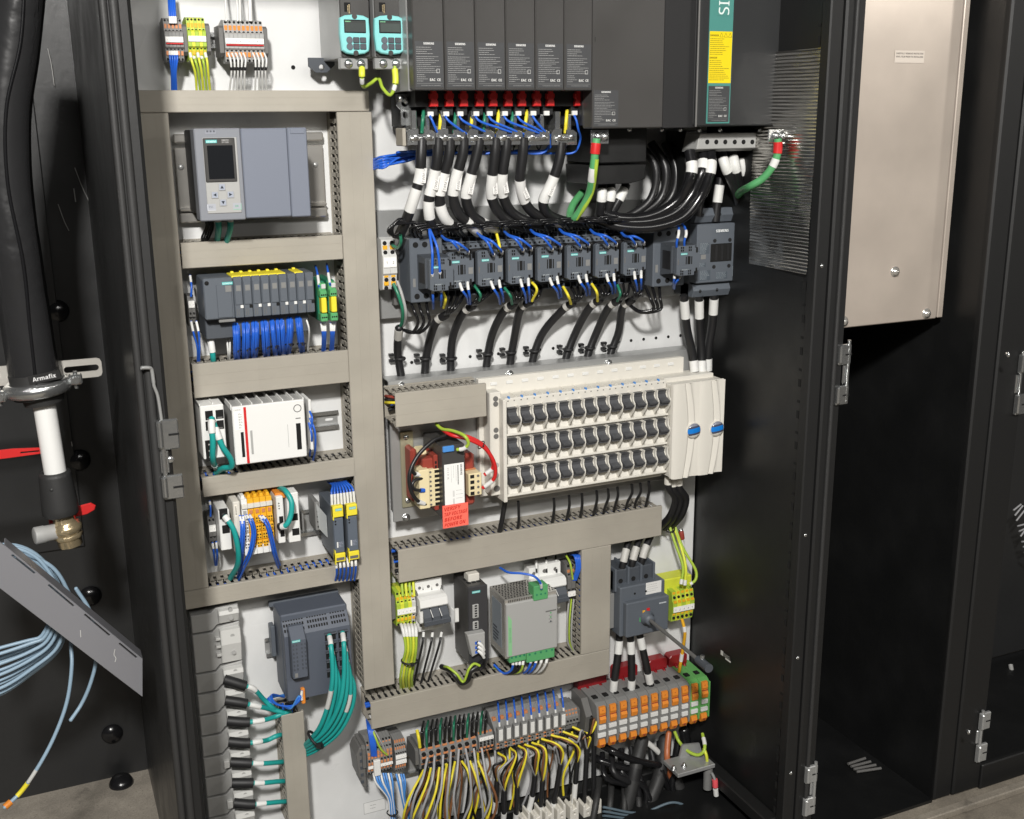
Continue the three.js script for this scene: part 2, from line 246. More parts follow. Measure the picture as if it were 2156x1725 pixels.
// the bay beyond the right border
{ const b = thing('neighbour_panel', 'dark wiring panel glimpsed in the next bay past the right post', 'panel', V(1.8, 0, -0.03)); part(b, 'sheet', [cb(1.52, 2.6, 0.02, TOP, -0.05, -0.03)], MT.wall);
  const g1 = []; for (let i = 0; i < 9; i++) { const p = at(2134 + i * 3, 1075 + i * 11, 0.05); g1.push(cyl(p, p.clone().add(V(0.02, rr(-0.02, 0.03), 0)), 0.002, 0.002, 6)); } part(b, 'wire_end', g1, MT.wgrey, 'stuff');
}
wire('white_cable', 'pale cable end curving at the right border of the picture', 'cable', null, PX([[2128, 1400, 0.0], [2134, 1430, 0.02], [2146, 1460, 0.03], [2175, 1490, 0.03]]), 0.005, MT.lgrey);
{ const f = thing('bay_floor_panel', 'black floor pan of the next bay past the right post', 'floor pan', V(2, 0.004, 0.1)); part(f, 'pan', [cb(1.506, 2.6, -0.003, 0.006, -0.05, 0.30, 0.001)], MT.black); part(f, 'front_edge', [cb(1.506, 2.6, 0.0, 0.05, 0.302, 0.312, 0.002)], MT.frame); }
// hinges
function hinge(name, label, x, yTop, yMid0, yMid1, yBot, z, side, rodTop, light) {
  const g = thing(name, label, 'hinge', V(x, yBot, z)), w = 0.0235, m = light ? MT.galv : MT.zinc;
  part(g, 'knuckle', [cb(x - w / 2, x + w / 2, yMid0, yTop, z, z + 0.007, 0.0015), cb(x - w / 2 - 0.001, x - w / 2 + 0.005, yMid0 + 0.003, yTop, z + 0.004, z + 0.012, 0.002)], m);
  part(g, 'knuckle', [cb(x - w / 2, x + w / 2, yBot, yMid1, z, z + 0.007, 0.0015), cb(x - w / 2 - 0.001, x - w / 2 + 0.005, yBot + 0.003, yMid1, z + 0.004, z + 0.012, 0.002)], m);
  const px = x + side * w * 0.32;
  part(g, 'hinge_pin', [cyl(V(px, yBot + 0.004, z + 0.005), V(px, rodTop ?? yTop + 0.006, z + 0.005), 0.0028, 0.0028, 10), cb(px - 0.006, px + 0.006, yMid1 + 0.002, yMid0 - 0.002, z - 0.001, z + 0.003)], m);
  part(g, 'notch', [bx(x, x + w / 2 + 0.0003, (yMid0 + yTop) / 2 - 0.0012, (yMid0 + yTop) / 2 + 0.0012, z + 0.0065, z + 0.0075)], MT.hole); part(g, 'notch', [bx(x, x + w / 2 + 0.0003, (yBot + yMid1) / 2 - 0.0012, (yBot + yMid1) / 2 + 0.0012, z + 0.0065, z + 0.0075)], MT.hole);
  return g;
}
{ const a = at(333, 883, 0.306), b = at(340, 946, 0.306), c = at(345, 1000, 0.306), d = at(350, 1050, 0.306); const h = hinge('door_hinge', 'zinc door hinge with a long bent pin on the left post', 0.1345, a.y, b.y, c.y, d.y, 0.306, -1, a.y, false);
  const q = V(0.1285, a.y, 0.311); part(h, 'bent_pin', [tube([q, V(0.1265, a.y + 0.03, 0.312), V(0.1235, at(311, 812, 0.31).y, 0.313), V(0.1235, at(308, 806, 0.31).y, 0.313)], 0.0019, 16, 8), tube([V(0.1235, at(308, 806, 0.31).y, 0.313), V(0.122, at(307, 776, 0.31).y, 0.314), V(0.119, at(304, 773, 0.31).y, 0.316), V(0.111, at(293, 772, 0.31).y, 0.318)], 0.0022, 18, 8)], MT.galv);
  part(h, 'screw', screw(0.1345, at(342, 970, 0.306).y, 0.306, 0.0045), MT.zinc); }
{ const y = (py) => at(1757, py, 0.31).y; hinge('door_hinge', 'zinc hinge halfway up the right post below the steel cover', 1.117, y(726), y(768), y(812), y(852), 0.311, 1, undefined, false); }
{ const y = (py) => at(1700, py, 0.31).y; hinge('door_hinge', 'pale hinge low on the right post near the hall floor', 1.1075, y(1611), y(1645), y(1676), y(1712), 0.311, 1, undefined, true); }
{ const y = (py) => at(2078, py, 0.31).y; hinge('door_hinge', 'pale hinge on the far right post near its foot', 1.497, y(1497), y(1531), y(1561), y(1596), 0.309, -1, undefined, true); }
{ const y = (py) => at(2156, py, 0.31).y; hinge('door_hinge', 'hinge cut by the right border of the picture', 1.4985, y(745), y(785), y(828), y(870), 0.309, -1, undefined, false); }
{ const s = thing('wall_screw', 'round zinc screw in the black wall beside the steel cover', 'screw', atX(1703, 661, 1.071)); const p = BASE.get(s); part(s, 'head', [lathe(p, [[0.005, 0], [0.0045, 0.0025], [0.0001, 0.0035]], V(-1, 0, 0), 14)], MT.zinc); }
for (const [px, py, l] of [[2122, 747, 'small zinc screw high on the far right wall'], [2039, 1541, 'small zinc screw low on the far right wall']]) { const p = atX(px, py, 1.3995); solo('wall_screw', l, 'screw', [lathe(p, [[0.0045, 0], [0.004, 0.0025], [0.0001, 0.0032]], V(-1, 0, 0), 12)], MT.zinc); }
// stainless cover of the heat exchanger
{ const z = 0.24, bl = at(1770, 690, z), br = at(1984, 671, z), x0 = bl.x - 0.03, y0 = (bl.y + br.y) / 2, x1 = br.x, y1 = TOP - 0.01;
  const s = thing('steel_cover', 'tall brushed stainless steel cover hanging in the dark right bay', 'cover', V((x0 + x1) / 2, y0, z));
  part(s, 'front_sheet', [cb(x0, x1 - 0.0135, y0, y1, z - 0.06, z, 0.0015)], MT.stain);
  part(s, 'side_flange', [cb(x1 - 0.011, x1, y0 + 0.001, y1, z - 0.06, z + 0.0005, 0.0012)], MT.stain);
  part(s, 'groove', [bx(x1 - 0.0138, x1 - 0.0107, y0 + 0.001, y1, z - 0.05, z - 0.004)], MT.hole);
  for (const [px, py] of [[1884, 572], [1950, 660], [1776, 677]]) { const p = at(px, py, z); part(s, 'bolt', [lathe(p, [[0.0085, 0], [0.0085, 0.0015], [0.0055, 0.002], [0.005, 0.006], [0.0001, 0.0068]], V(0, 0, 1), 16)], MT.steel); }
  const r = rect(1885, 106, 1945, 133, z + 0.0006); dec(s, r.x0, r.x1, r.y0, r.y1, z + 0.0008, (x, W, H) => { fill(x, W, H, '#d2c8bd'); txt(x, 'CAREFULLY REMOVE PROTECTIVE', W / 2, H * 0.25, H * 0.19, '#4a4540', { bold: 1, align: 'center', maxW: W * 0.92 }); txt(x, 'VINYL FILM PRIOR TO INSTALLING', W / 2, H * 0.5, H * 0.19, '#4a4540', { bold: 1, align: 'center', maxW: W * 0.92 }); }); }
// crinkled foil over the fins on the black wall
{ const X = 1.0705, n = 210, m = 46, B = atX(1735, 99, X), C = atX(1578, 556, X), D = atX(1705, 578, X); const g = new THREE.PlaneGeometry(1, 1, m, n), p = g.attributes.position;
  const S = (a, b, t = nB) => { const x = Math.floor(a), y = Math.floor(b), f = a - x, h = b - y, G = (p, q) => t[(((p % 256) + 256) % 256) * 256 + ((q % 256) + 256) % 256]; return (G(x, y) * (1 - f) + G(x + 1, y) * f) * (1 - h) + (G(x, y + 1) * (1 - f) + G(x + 1, y + 1) * f) * h - 0.5; };
  for (let j = 0; j <= n; j++) for (let i = 0; i <= m; i++) { const v = j / n, u = i / m, y = B.y + (D.y - B.y) * v, rg = Math.sin(v * 31 * Math.PI * 2 + 5 * S(j * 0.4, i * 0.8 + 20)), w = S(j * 0.9 + 70, i * 1.1 + 9);
    p.setXYZ(j * (m + 1) + i, X - Math.min(0.0095, Math.max(0.0005, 0.0025 + (0.0030 + 0.004 * w) * (1 - Math.abs(rg)) + 0.016 * S(j * 0.6 + 9, i * 1.5 + 40) + 0.004 * S(j * 1.1 + 60, i * 1.6, nA))), y + 0.004 * S(j * 0.7 + 31, i * 0.8 + 80), C.z + (D.z - C.z) * u + (i === 0 ? 0.006 * S(j * 0.6, 3) : 0)); }
  g.computeVertexNormals(); const ng = ni(g);
  solo('crinkled_foil', 'crinkled silver foil over horizontal fins on the black right wall', 'foil', [ng], mk(lin(0.50, 0.485, 0.46), 0.24, { metalness: 1, side: THREE.DoubleSide, bumpScale: 0.0002 })); }
{ const p = atX(1518, 1368, 1.0715), q = V(1.0715, atX(1519, 1382.5, 1.0715).y, atX(1540.4, 1382.5, 1.0715).z); const s = thing('wall_sticker', 'small white printed sticker on the black right wall low down', 'sticker', p);
  const m4 = new THREE.Matrix4().makeRotationY(-Math.PI / 2).setPosition(1.0713, (p.y + q.y) / 2, (p.z + q.z) / 2), w = Math.abs(q.z - p.z), h = p.y - q.y;
  dec(s, -w / 2, w / 2, -h / 2, h / 2, 0, (x, W, H) => { fill(x, W, H, '#1b1b1b'); x.fillStyle = '#cfcfcb'; x.fillRect(0, H * 0.05, W * 0.25, H * 0.7); lines(x, W * 0.3, H * 0.2, W * 0.6, 4, H * 0.13, '#d8d8d4', 3); x.fillRect(W * 0.45, H * 0.7, W * 0.5, H * 0.25); }, { xf: m4, res: 5000 }); }
// ---------- left bay: hose, pipe, valve, coil ----------
{ const z = 0.0, c = [[44, -60], [28, 90], [10, 230], [12, 380], [34, 550], [56, 690], [74, 800]].map((q) => at(q[0], q[1], z));
  const h = thing('insulated_hose', 'thick black foam insulated hose hanging from above with a split seam', 'hose', c[6]); const r = 0.0315;
  part(h, 'foam_sleeve', [(() => { const cv = new THREE.CatmullRomCurve3(c); const g = new THREE.TubeGeometry(cv, 70, r, 28, false), p = g.attributes.position; for (let i = 0; i < p.count; i++) { const j = Math.floor(i / 29), k = i % 29, f = 1 + 0.13 * (nA[(j * 3 % 256) * 256 + (k * 9) % 256] - 0.5) - (k === 6 ? 0.09 : 0); const q = cv.getPointAt(Math.min(1, j / 70)); p.setXYZ(i, q.x + (p.getX(i) - q.x) * f, q.y + (p.getY(i) - q.y) * f, q.z + (p.getZ(i) - q.z) * f); } const g2 = ni(g); g2.computeVertexNormals(); return g; })()], mk(lin(0.022, 0.022, 0.023), 0.27, { bumpMap: tDust, bumpScale: 0.006 }));
  { const sm = c.map((q, i) => q.clone().add(V(0.004 + 0.004 * Math.sin(i * 1.9), 0, 0.0312))); part(h, 'split_seam', [tube(sm, 0.0022, 70, 8)], MT.gloss); }
  const e = c[6], d = V(0.12, -1, 0.0).normalize();
  part(h, 'end_collar', [cyl(e.clone().addScaledVector(d, -0.012), e.clone().addScaledVector(d, 0.022), 0.0325, 0.0335, 28)], MT.rubber);
  const f = e.clone().addScaledVector(d, -0.006); dec(h, -0.02, 0.02, -0.006, 0.006, 0, (x, W, H) => { fill(x, W, H, '#1c1c1c'); txt(x, 'Armafix', W / 2, H / 2, H * 0.62, '#ddd', { bold: 1, align: 'center' }); }, { name: 'printed_band', xf: new THREE.Matrix4().makeRotationZ(0.12).setPosition(f.x + 0.012, f.y + 0.003, f.z + 0.0335), res: 5000 }); }
{ const a = at(79, 812, 0), d = V(0.10, -1, 0).normalize(); const g = thing('pipe_clamp', 'zinc ring clamp with two screw lugs round the hose end', 'clamp', a);
  const t = new THREE.TorusGeometry(0.037, 0.0078, 12, 36); t.rotateX(Math.PI / 2); t.scale(1, 1.25, 0.95); t.rotateZ(0.07); t.translate(a.x, a.y - 0.002, a.z); part(g, 'ring', [ni(t)], MT.zinc);
  for (const s of [-1, 1]) { const p = V(a.x + s * 0.0485, a.y + s * 0.007 - 0.001, a.z + 0.012); part(g, 'lug', [cb(p.x - 0.0085, p.x + 0.0085, p.y - 0.007, p.y + 0.007, p.z - 0.012, p.z + 0.004, 0.002)], MT.zinc); part(g, 'screw', [cyl(p.clone().add(V(0, 0, 0.004)), p.clone().add(V(0, 0, 0.009)), 0.0055, 0.005, 10), cyl(p.clone().add(V(0, -0.013, -0.003)), p.clone().add(V(0, 0.011, -0.003)), 0.0028, 0.0028, 8)], MT.zinc); }
  part(g, 'rubber_liner', [cyl(a.clone().add(V(0.004, -0.008, 0)), a.clone().add(V(0.006, -0.024, 0)), 0.029, 0.026, 24)], MT.rubber); }
{ const z = -0.035, r1 = rect(-60, 772, 216, 792, z); const yl = at(0, 798, z).y, yr = at(216, 752, z).y, b = at(216, 790, z).y, x1 = r1.x1; const y1 = at(180, 755, z).y, y0 = at(180, 795, z).y;
  const g = thing('slotted_bracket', 'pale steel slotted bracket bar behind the hose', 'bracket', V(0, y0, z));
  const R = 0.006, xs = at(140, 770, z).x, xe = at(200, 770, z).x, ym = (y0 + y1) / 2; const out = [[-0.6, y0], [x1 - R, y0], [x1 - R * 0.3, y0 + R * 0.3], [x1, y0 + R], [x1, y1 - R], [x1 - R * 0.3, y1 - R * 0.3], [x1 - R, y1], [-0.6, y1]];
  part(g, 'bar', [plateShape(out, z, z + 0.003, [[xs, ym, xe, ym, 0.0045], [-0.13, ym, -0.06, ym, 0.0045]])], mk(lin(0.52, 0.50, 0.46), 0.45, { metalness: 0.5 })); }
{ const a = at(92, 846, 0), b = at(117, 1000, 0), g = solo('white_pipe', 'straight white plastic pipe below the hose clamp', 'pipe', [cyl(a, b, 0.0148, 0.0148, 28)], mk(lin(0.82, 0.82, 0.80), 0.35)); }
{ const a = at(114, 993, 0), b = at(127, 1072, 0), d = b.clone().sub(a).normalize(); solo('pipe_coupling', 'black tapered coupling between white pipe and brass valve', 'coupling', [lathe(a, [[0.0155, 0], [0.0205, 0.0005], [0.0215, 0.006], [0.0235, 0.035], [0.0245, 0.052], [0.0245, 0.061], [0.0215, 0.064], [0.001, 0.0645]], d, 28), ball(a.clone().add(V(-0.006, -0.02, 0.019)), 0.0035)], MT.rubber);
  const v = thing('ball_valve', 'brass ball valve with red lever under the black coupling', 'valve', at(142, 1150, 0)), p = at(129, 1070, 0), e = V(0.115, -1, 0).normalize(), L = 0.058;
  part(v, 'brass_body', [lathe(p, [[0.015, 0], [0.0165, 0.002], [0.0165, 0.006], [0.0145, 0.0065], [0.0152, 0.010], [0.0152, 0.02], [0.0185, 0.022], [0.0195, 0.028], [0.0195, 0.036], [0.0175, 0.038], [0.0198, 0.0395], [0.0198, 0.044], [0.018, 0.046], [0.0165, 0.047], [0.0165, 0.057], [0.0145, 0.0575], [0.013, 0.05]], e, 8), lathe(p.clone().addScaledVector(e, 0.022), [[0.0165, 0], [0.0208, 0.005], [0.0208, 0.011], [0.017, 0.016]], e, 28)], MT.brass);
  const q = p.clone().addScaledVector(e, 0.033); part(v, 'spout', [lathe(q, [[0.011, 0.01], [0.0118, 0.03], [0.0125, 0.031], [0.0125, 0.043], [0.0105, 0.0445], [0.0001, 0.045]], V(-1, 0.02, 0.25), 22)], MT.lgrey);
  part(v, 'lever', [plateShape([[q.x - 0.022, q.y + 0.006], [q.x + 0.03, q.y + 0.013], [q.x + 0.040, q.y + 0.018], [q.x + 0.042, q.y + 0.024], [q.x + 0.036, q.y + 0.029], [q.x + 0.015, q.y + 0.026], [q.x - 0.022, q.y + 0.014]], -0.02, -0.016, [], 0.001)], MT.red); }
{ const p = PX([[-60, 960, -0.03], [20, 956, -0.03], [60, 959, -0.02], [98, 963, -0.02]]); const r = rect(-60, 947, 96, 966, -0.015); solo('red_strap', 'flat red plastic lever reaching in from the left behind the white pipe', 'lever', [plateShape([[-0.2, r.cy + 0.0075], [r.x1 - 0.04, r.cy + 0.0065], [r.x1, r.cy + 0.003], [r.x1, r.cy - 0.005], [r.x1 - 0.05, r.cy - 0.006], [-0.2, r.cy - 0.006]], -0.02, -0.016, [[r.x1 - 0.03, r.cy - 0.0005, r.x1 - 0.008, r.cy - 0.001, 0.0012]], 0.0006)], MT.red); }
{ const z = 0.12, P = (x, y) => { const q = at(x, y, z); return [q.x, q.y]; }; const pts = [P(-150, 1030), P(10, 1150), P(300, 1389), P(300, 1468), P(-60, 1194), P(-150, 1126)];
  const hole = (a, b, c, d) => { const p = P(a, b), q = P(c, d); return [p[0], p[1], q[0], q[1], 0.0011]; };
  const g = thing('support_arm', 'grey sheet metal arm slanting across the left bay', 'arm', V(0, at(150, 1330, z).y, z)); part(g, 'sheet', [plateShape(pts, z - 0.004, z, [hole(26, 1170, 72, 1207), hole(103, 1233, 154, 1276), hole(179, 1295, 230, 1338), hole(252, 1356, 287, 1385)], 0.0005)], MT.arm); { const a = at(10, 1150, z), b = at(300, 1389, z), d = b.clone().sub(a), L = d.length(), f = bx(0, L, -0.0012, 0.0004, -0.03, 0); f.rotateZ(Math.atan2(d.y, d.x)); f.translate(a.x, a.y, z - 0.001); part(g, 'folded_edge', [f], MT.arm); }
  const sc = []; for (const q of [[[169, 1327], [170, 1342]], [[242, 1367], [240, 1380], [244, 1386], [242, 1394]]]) sc.push(tube(q.map((k) => at(k[0], k[1], z + 0.0004)), 0.0006, 8, 5)); part(g, 'scratch', sc, MT.pale); }
for (let i = 0; i < 13; i++) { const m = i % 3, z = 0.02 + 0.011 * m + rr(0, 0.01), o = rr(-4, 4);
  wire('coil_turn', ORD[i] + ' turn out of the light blue cable coil hanging over the grey arm', 'cable', 'turns of the light blue cable coil', PX([[-95, 1240 + 9 * i, z], [-50, 1162 + 5 * i, z], [20 + o, 1147 + 3.4 * i, z], [72 + o, 1164 + 4 * i, z], [116 - i, 1216 + 4 * i, z], [140 - 2.6 * i, 1295 + o, z], [126 - 3.2 * i + o, 1366 - 2 * i, z], [66 + o, 1420 - 6 * i, z], [0, 1464 - 8 * i + o, z], [-70, 1482 - 8 * i, z]]), 0.0026, MT.coil, { seg: 60 }); }
wire('loose_cable', 'light blue cable falling from the coil with a yellow sleeve and orange tip', 'cable', null, PX([[20, 1152, 0.04], [110, 1195, 0.04], [150, 1260, 0.03], [168, 1300, 0.0], [150, 1340, 0.0], [151, 1400, 0.02], [140, 1480, 0.03], [110, 1560, 0.04], [72, 1628, 0.05], [40, 1672, 0.05], [10, 1700, 0.06]]), 0.0028, MT.coil, { seg: 70, caps: 1, sleeves: [[0.845, 0.915, MT.yellow, 1.25], [0.96, 1, MT.orange, 1.7, 'orange_tip'], [0.79, 0.84, MT.pale, 1.05]] });
wire('loose_cable', 'short cut end of light blue cable below the grey arm', 'cable', null, PX([[160, 1240, 0.03], [190, 1290, 0.03], [203, 1380, 0.03], [190, 1440, 0.03], [170, 1485, 0.03], [149, 1516, 0.04]]), 0.0028, MT.coil, { seg: 40, caps: 1 });
// ---------- wiring ducts ----------
const parts = (par, name, list, mat) => list.forEach((g) => part(par, name, [g], mat));
function duct(label, a, b, c, d, zf, dir, o = {}) {
  const r = rect(a, b, c, d, zf); if (o.x0 !== undefined) r.x0 = o.x0; if (o.y0 !== undefined) r.y0 = o.y0; if (o.y1 !== undefined) r.y1 = o.y1;
  const z0 = o.z0 ?? 0.0005, g = thing('wiring_duct', label, 'wiring duct', V((r.x0 + r.x1) / 2, r.y0, z0)), t = 0.0014, P = o.pitch ?? 0.0106, F = P * 0.55, H = dir === 'h', zl = zf - 0.009;
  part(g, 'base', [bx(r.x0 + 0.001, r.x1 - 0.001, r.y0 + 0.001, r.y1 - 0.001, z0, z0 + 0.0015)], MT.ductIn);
  const cov = [cb(r.x0, r.x1, r.y0, r.y1, zf - 0.0022, zf, 0.0009)];
  if (H) cov.push(bx(r.x0, r.x1, r.y1 - t, r.y1 - 0.0001, zf - 0.006, zf - 0.002), bx(r.x0, r.x1, r.y0 + 0.0001, r.y0 + t, zl, zf - 0.002)); else cov.push(bx(r.x0 + 0.0001, r.x0 + t, r.y0, r.y1, zf - 0.006, zf - 0.002), bx(r.x1 - t, r.x1 - 0.0001, r.y0, r.y1, zf - 0.006, zf - 0.002));
  for (const f of [0.36, 0.66]) cov.push(H ? bx(r.x0 + 0.001, r.x1 - 0.001, r.y0 + (r.y1 - r.y0) * f, r.y0 + (r.y1 - r.y0) * f + 0.0004, zf - 0.001, zf + 0.00025) : bx(r.x0 + (r.x1 - r.x0) * f, r.x0 + (r.x1 - r.x0) * f + 0.0004, r.y0 + 0.001, r.y1 - 0.001, zf - 0.001, zf + 0.00025));
  part(g, 'cover', cov, MT.duct);
  const L = H ? r.x1 - r.x0 : r.y1 - r.y0, n = Math.floor(L / P);
  for (const s of [0, 1]) {
    const w = [], q = s ? (H ? r.y1 - 0.0035 : r.x1 - 0.0035) : (H ? r.y0 + 0.002 : r.x0 + 0.002), Q = q + 0.0015, l = H ? r.x0 : r.y0;
    const add = (a0, a1, z1, z2) => w.push(H ? bx(a0, a1, q, Q, z1, z2) : bx(q, Q, a0, a1, z1, z2));
    add(l + 0.0002, l + L - 0.0002, z0 + 0.0015, z0 + 0.012);
    for (let i = 0; i < n; i++) { const u = l + i * P + 0.001; add(u, u + F, z0 + 0.012, zf - 0.0025); add(u - P * 0.12, u + F + P * 0.12, z0 + 0.031, z0 + 0.0345); }
    add(l + 0.0002, l + L - 0.0002, zf - 0.007, zf - 0.0026);
    part(g, 'slotted_wall', w, MT.duct);
  }
  if (o.fill !== 0) { const w = [], cs = [MT.blue, MT.cable, MT.ductIn]; for (let i = 0; i < 5; i++) { const k = rr(0.15, 0.85), z = rr(0.012, 0.03) + z0; w.push(H ? tube([V(r.x0 + 0.003, r.y0 + (r.y1 - r.y0) * k, z), V(r.x1 - 0.003, r.y0 + (r.y1 - r.y0) * rr(0.2, 0.8), z)], 0.0032, 8, 6) : tube([V(r.x0 + (r.x1 - r.x0) * k, r.y0 + 0.003, z), V(r.x0 + (r.x1 - r.x0) * rr(0.2, 0.8), r.y1 - 0.003, z)], 0.0032, 8, 6)); }
    part(g, 'wire_bundle', w.slice(0, 2), MT.blue, 'stuff'); part(g, 'wire_bundle', w.slice(2), MT.cable, 'stuff'); }
  return r;
}
const D1 = duct('horizontal grey beige duct above the blue-grey controller with the screen', 352, 190, 778, 234.5, 0.06, 'h', { x0: 0.150 });
const DT = duct('tall vertical grey beige trunk duct through the middle of the panel', 709, 236, 831, 1441, 0.06, 'v');
const D2 = duct('horizontal duct right below the blue-grey controller with the screen', 380, 512, 723, 546, 0.06, 'h');
const D3 = duct('horizontal duct below the row of slim grey input modules and blue wires', 404, 768, 736, 805, 0.06, 'h');
const D4 = duct('horizontal duct below the white controller with the red stripe', 425, 1007, 749, 1003, 0.06, 'h');
const D5 = duct('horizontal duct below the orange modules and the yellow capped relays', 395, 1246, 758, 1220, 0.06, 'h', { x0: 0.150 });
duct('left vertical duct in shade beside the black front post', 320, 240, 440, 1245, 0.0598, 'v', { x0: 0.150, y1: D1.y0 - 0.0005, y0: D5.y1 + 0.0005 });
const R1 = duct('short duct above the transformer on the grey sub plate', 831.5, 829, 1025, 877, 0.105, 'h', { z0: 0.047, pitch: 0.0098 });
const R2 = duct('long duct under the white fuse block', 838, 1160, 1393, 1128, 0.06, 'h');
const R3 = duct('lowest long duct above the small terminal rows', 780, 1480, 1283, 1420, 0.06, 'h');
duct('short vertical duct right of the silver power supply', 1225.5, 1157, 1284, 1364.5, 0.0598, 'v', { y0: R3.y1 + 0.0005, y1: R2.y0 - 0.0005 });
duct('vertical duct at the bottom left with teal cables entering its side', 592, 1508, 655, 1745, 0.06, 'v');
// ---------- rails ----------
function dinRail(label, a, b, c, d, z = 0.0085) { const r = rect(a, b, c, d, z), h = 0.035, y = r.cy; const sl = []; const n = Math.max(1, Math.floor(r.w / 0.025)); for (let i = 0; i < n; i++) { const x = r.x0 + (i + 0.5) * r.w / n; sl.push([x - 0.004, y, x + 0.004, y, 0.0024]); }
  const hh = Math.max(0.009, r.h / 2); const g = thing('mounting_rail', label, 'mounting rail', V(r.cx, y - hh, 0)); part(g, 'web', [plateShape([[r.x0, y - hh + 0.005], [r.x1, y - hh + 0.005], [r.x1, y + hh - 0.005], [r.x0, y + hh - 0.005]], 0.0005, 0.0018, sl)], MT.galv);
  part(g, 'flange', [cb(r.x0, r.x1, y + hh - 0.006, y + hh, z - 0.0012, z, 0.0003), bx(r.x0, r.x1, y + hh - 0.0062, y + hh - 0.005, 0.0005, z - 0.0011)], MT.zinc); part(g, 'flange', [cb(r.x0, r.x1, y - hh, y - hh + 0.006, z - 0.0012, z, 0.0003), bx(r.x0, r.x1, y - hh + 0.005, y - hh + 0.0062, 0.0005, z - 0.0011)], MT.zinc); return r; }
dinRail('steel rail between the two rows of terminals at the top left', 436, 68, 480, 102);
dinRail('slotted steel rail right of the white controller', 640, 872, 714, 902);
dinRail('slotted steel rail between orange modules and yellow capped relays', 590, 1082, 690, 1122);
dinRail('steel rail stub left of the network switch', 558, 1345, 612, 1375);
dinRail('steel rail carrying the small terminals below the lowest duct', 800, 1606, 1240, 1540);
// ---------- terminal strips ----------
function strip(label, a, b, c, d, zf, n, o = {}) {
  const r = rect(a, b, c, d, zf), z0 = o.z0 ?? 0.009, g = thing('terminal_strip', label, 'terminal strip', V(r.cx, r.y0, z0), o.group), w = r.w / n, H = r.h, zs = zf - z0;
  const outl = [[z0, r.y0 + H * 0.08], [z0 + zs * 0.5, r.y0], [zf - 0.006, r.y0 + H * 0.04], [zf - 0.003, r.y0 + H * 0.3], [zf, r.y0 + H * 0.34], [zf, r.y1 - H * 0.34], [zf - 0.003, r.y1 - H * 0.3], [zf - 0.006, r.y1 - H * 0.04], [z0 + zs * 0.5, r.y1], [z0, r.y1 - H * 0.08]];
  const holes = [], oi = [];
  for (let i = 0; i < n; i++) {
    const x0 = r.x0 + i * w, m = Array.isArray(o.mat) ? o.mat[i % o.mat.length] : o.mat || MT.mgrey; part(g, 'terminal', [prof(outl, x0 + 0.00015, x0 + w - 0.00015)], m);
    for (const [f, k] of o.rows || [[0.93, 0], [0.80, 1], [0.70, 0], [0.30, 0], [0.20, 1], [0.07, 0]]) { const y = r.y0 + H * f, z = f > 0.68 || f < 0.32 ? zf - 0.0052 + (f > 0.86 || f < 0.14 ? -0.001 : 0.001) : zf; if (k) oi.push(cb(x0 + w * 0.18, x0 + w * 0.82, y - H * (o.lh || 0.038), y + H * (o.lh || 0.038), z - 0.002, z + 0.0012, 0.0003)); else holes.push(peg(x0 + w / 2, y, z - 0.001, w * 0.3, 0.0026, 8)); }
  }
  if (holes.length) part(g, 'wire_openings', holes, MT.hole, 'stuff'); if (oi.length) part(g, 'release_levers', oi, o.lever || MT.salmon, 'stuff');
  for (const [f, hh] of o.marks || [[0.5, 0.13]]) { const y = r.y0 + H * f; part(g, 'marker_row', [cb(r.x0 + w * 0.1, r.x1 - w * 0.1, y - H * hh / 2, y + H * hh / 2, zf - 0.001, zf + 0.0014, 0.0003)], MT.tag); dec(g, r.x0 + w * 0.12, r.x1 - w * 0.12, y - H * hh * 0.42, y + H * hh * 0.42, zf + 0.0017, (x, W, Hh) => { fill(x, W, Hh, '#ecebe7'); for (let i = 0; i < n; i++) { x.fillStyle = '#bbb'; x.fillRect(i * W / n, 0, 1, Hh); txt(x, String(i + 1), (i + 0.5) * W / n, Hh * 0.55, Math.min(Hh * 0.6, W / n * 0.6), '#444', { align: 'center' }); } }, { name: 'marker_print', res: 5000 }); }
  if (o.bridge) part(g, 'bridge', [cb(r.x0 + w * 0.2, r.x1 - w * 0.2, r.y0 + H * 0.395, r.y0 + H * 0.425, zf - 0.001, zf + 0.0022, 0.0004)], MT.red);
  for (const s of o.ends || [0, 1]) { const x0 = s ? r.x1 + 0.0003 : r.x0 - 0.0063; part(g, 'end_bracket', [prof([[z0, r.y0 + H * 0.16], [zf - 0.012, r.y0 + H * 0.16], [zf - 0.006, r.y0 + H * 0.24], [zf - 0.006, r.y1 - H * 0.2], [zf - 0.012, r.y1 - H * 0.14], [z0, r.y1 - H * 0.14]], x0, x0 + 0.006, 0.0004)], MT.mgrey); }
  return { r, w, g };
}
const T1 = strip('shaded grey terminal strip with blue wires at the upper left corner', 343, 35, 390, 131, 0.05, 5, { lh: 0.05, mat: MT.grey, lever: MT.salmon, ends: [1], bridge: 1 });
const T2 = strip('green and yellow earth terminal strip at the top left', 391.5, 33, 438, 130, 0.05, 5, { lh: 0.05, mat: [MT.gnye, MT.lime], lever: MT.amber, ends: [1] });
const T3 = strip('grey terminal strip with orange levers and white wires at the top', 470, 39, 559, 134, 0.05, 9, { lh: 0.055, mat: MT.lgrey, lever: MT.orange, bridge: 1 });
const clampW = (n, l, cat, grp, list, r, m, sl) => list.forEach((q) => wire(n, l, cat, grp, PX(q), r, m, sl));
for (let i = 0; i < 4; i++) wire('blue_wire', 'dark blue wire pair below the shaded terminals at upper left', 'wire', 'blue wires at the shaded terminals', PX([[357 + 5 * i, 108, 0.046], [358 + 5 * i, 125, 0.05], [361 + 3 * i, 150, 0.045], [362 + 3 * i, 190, 0.03]]), 0.0014, MT.blue, { sleeves: [[0, 0.18]] });
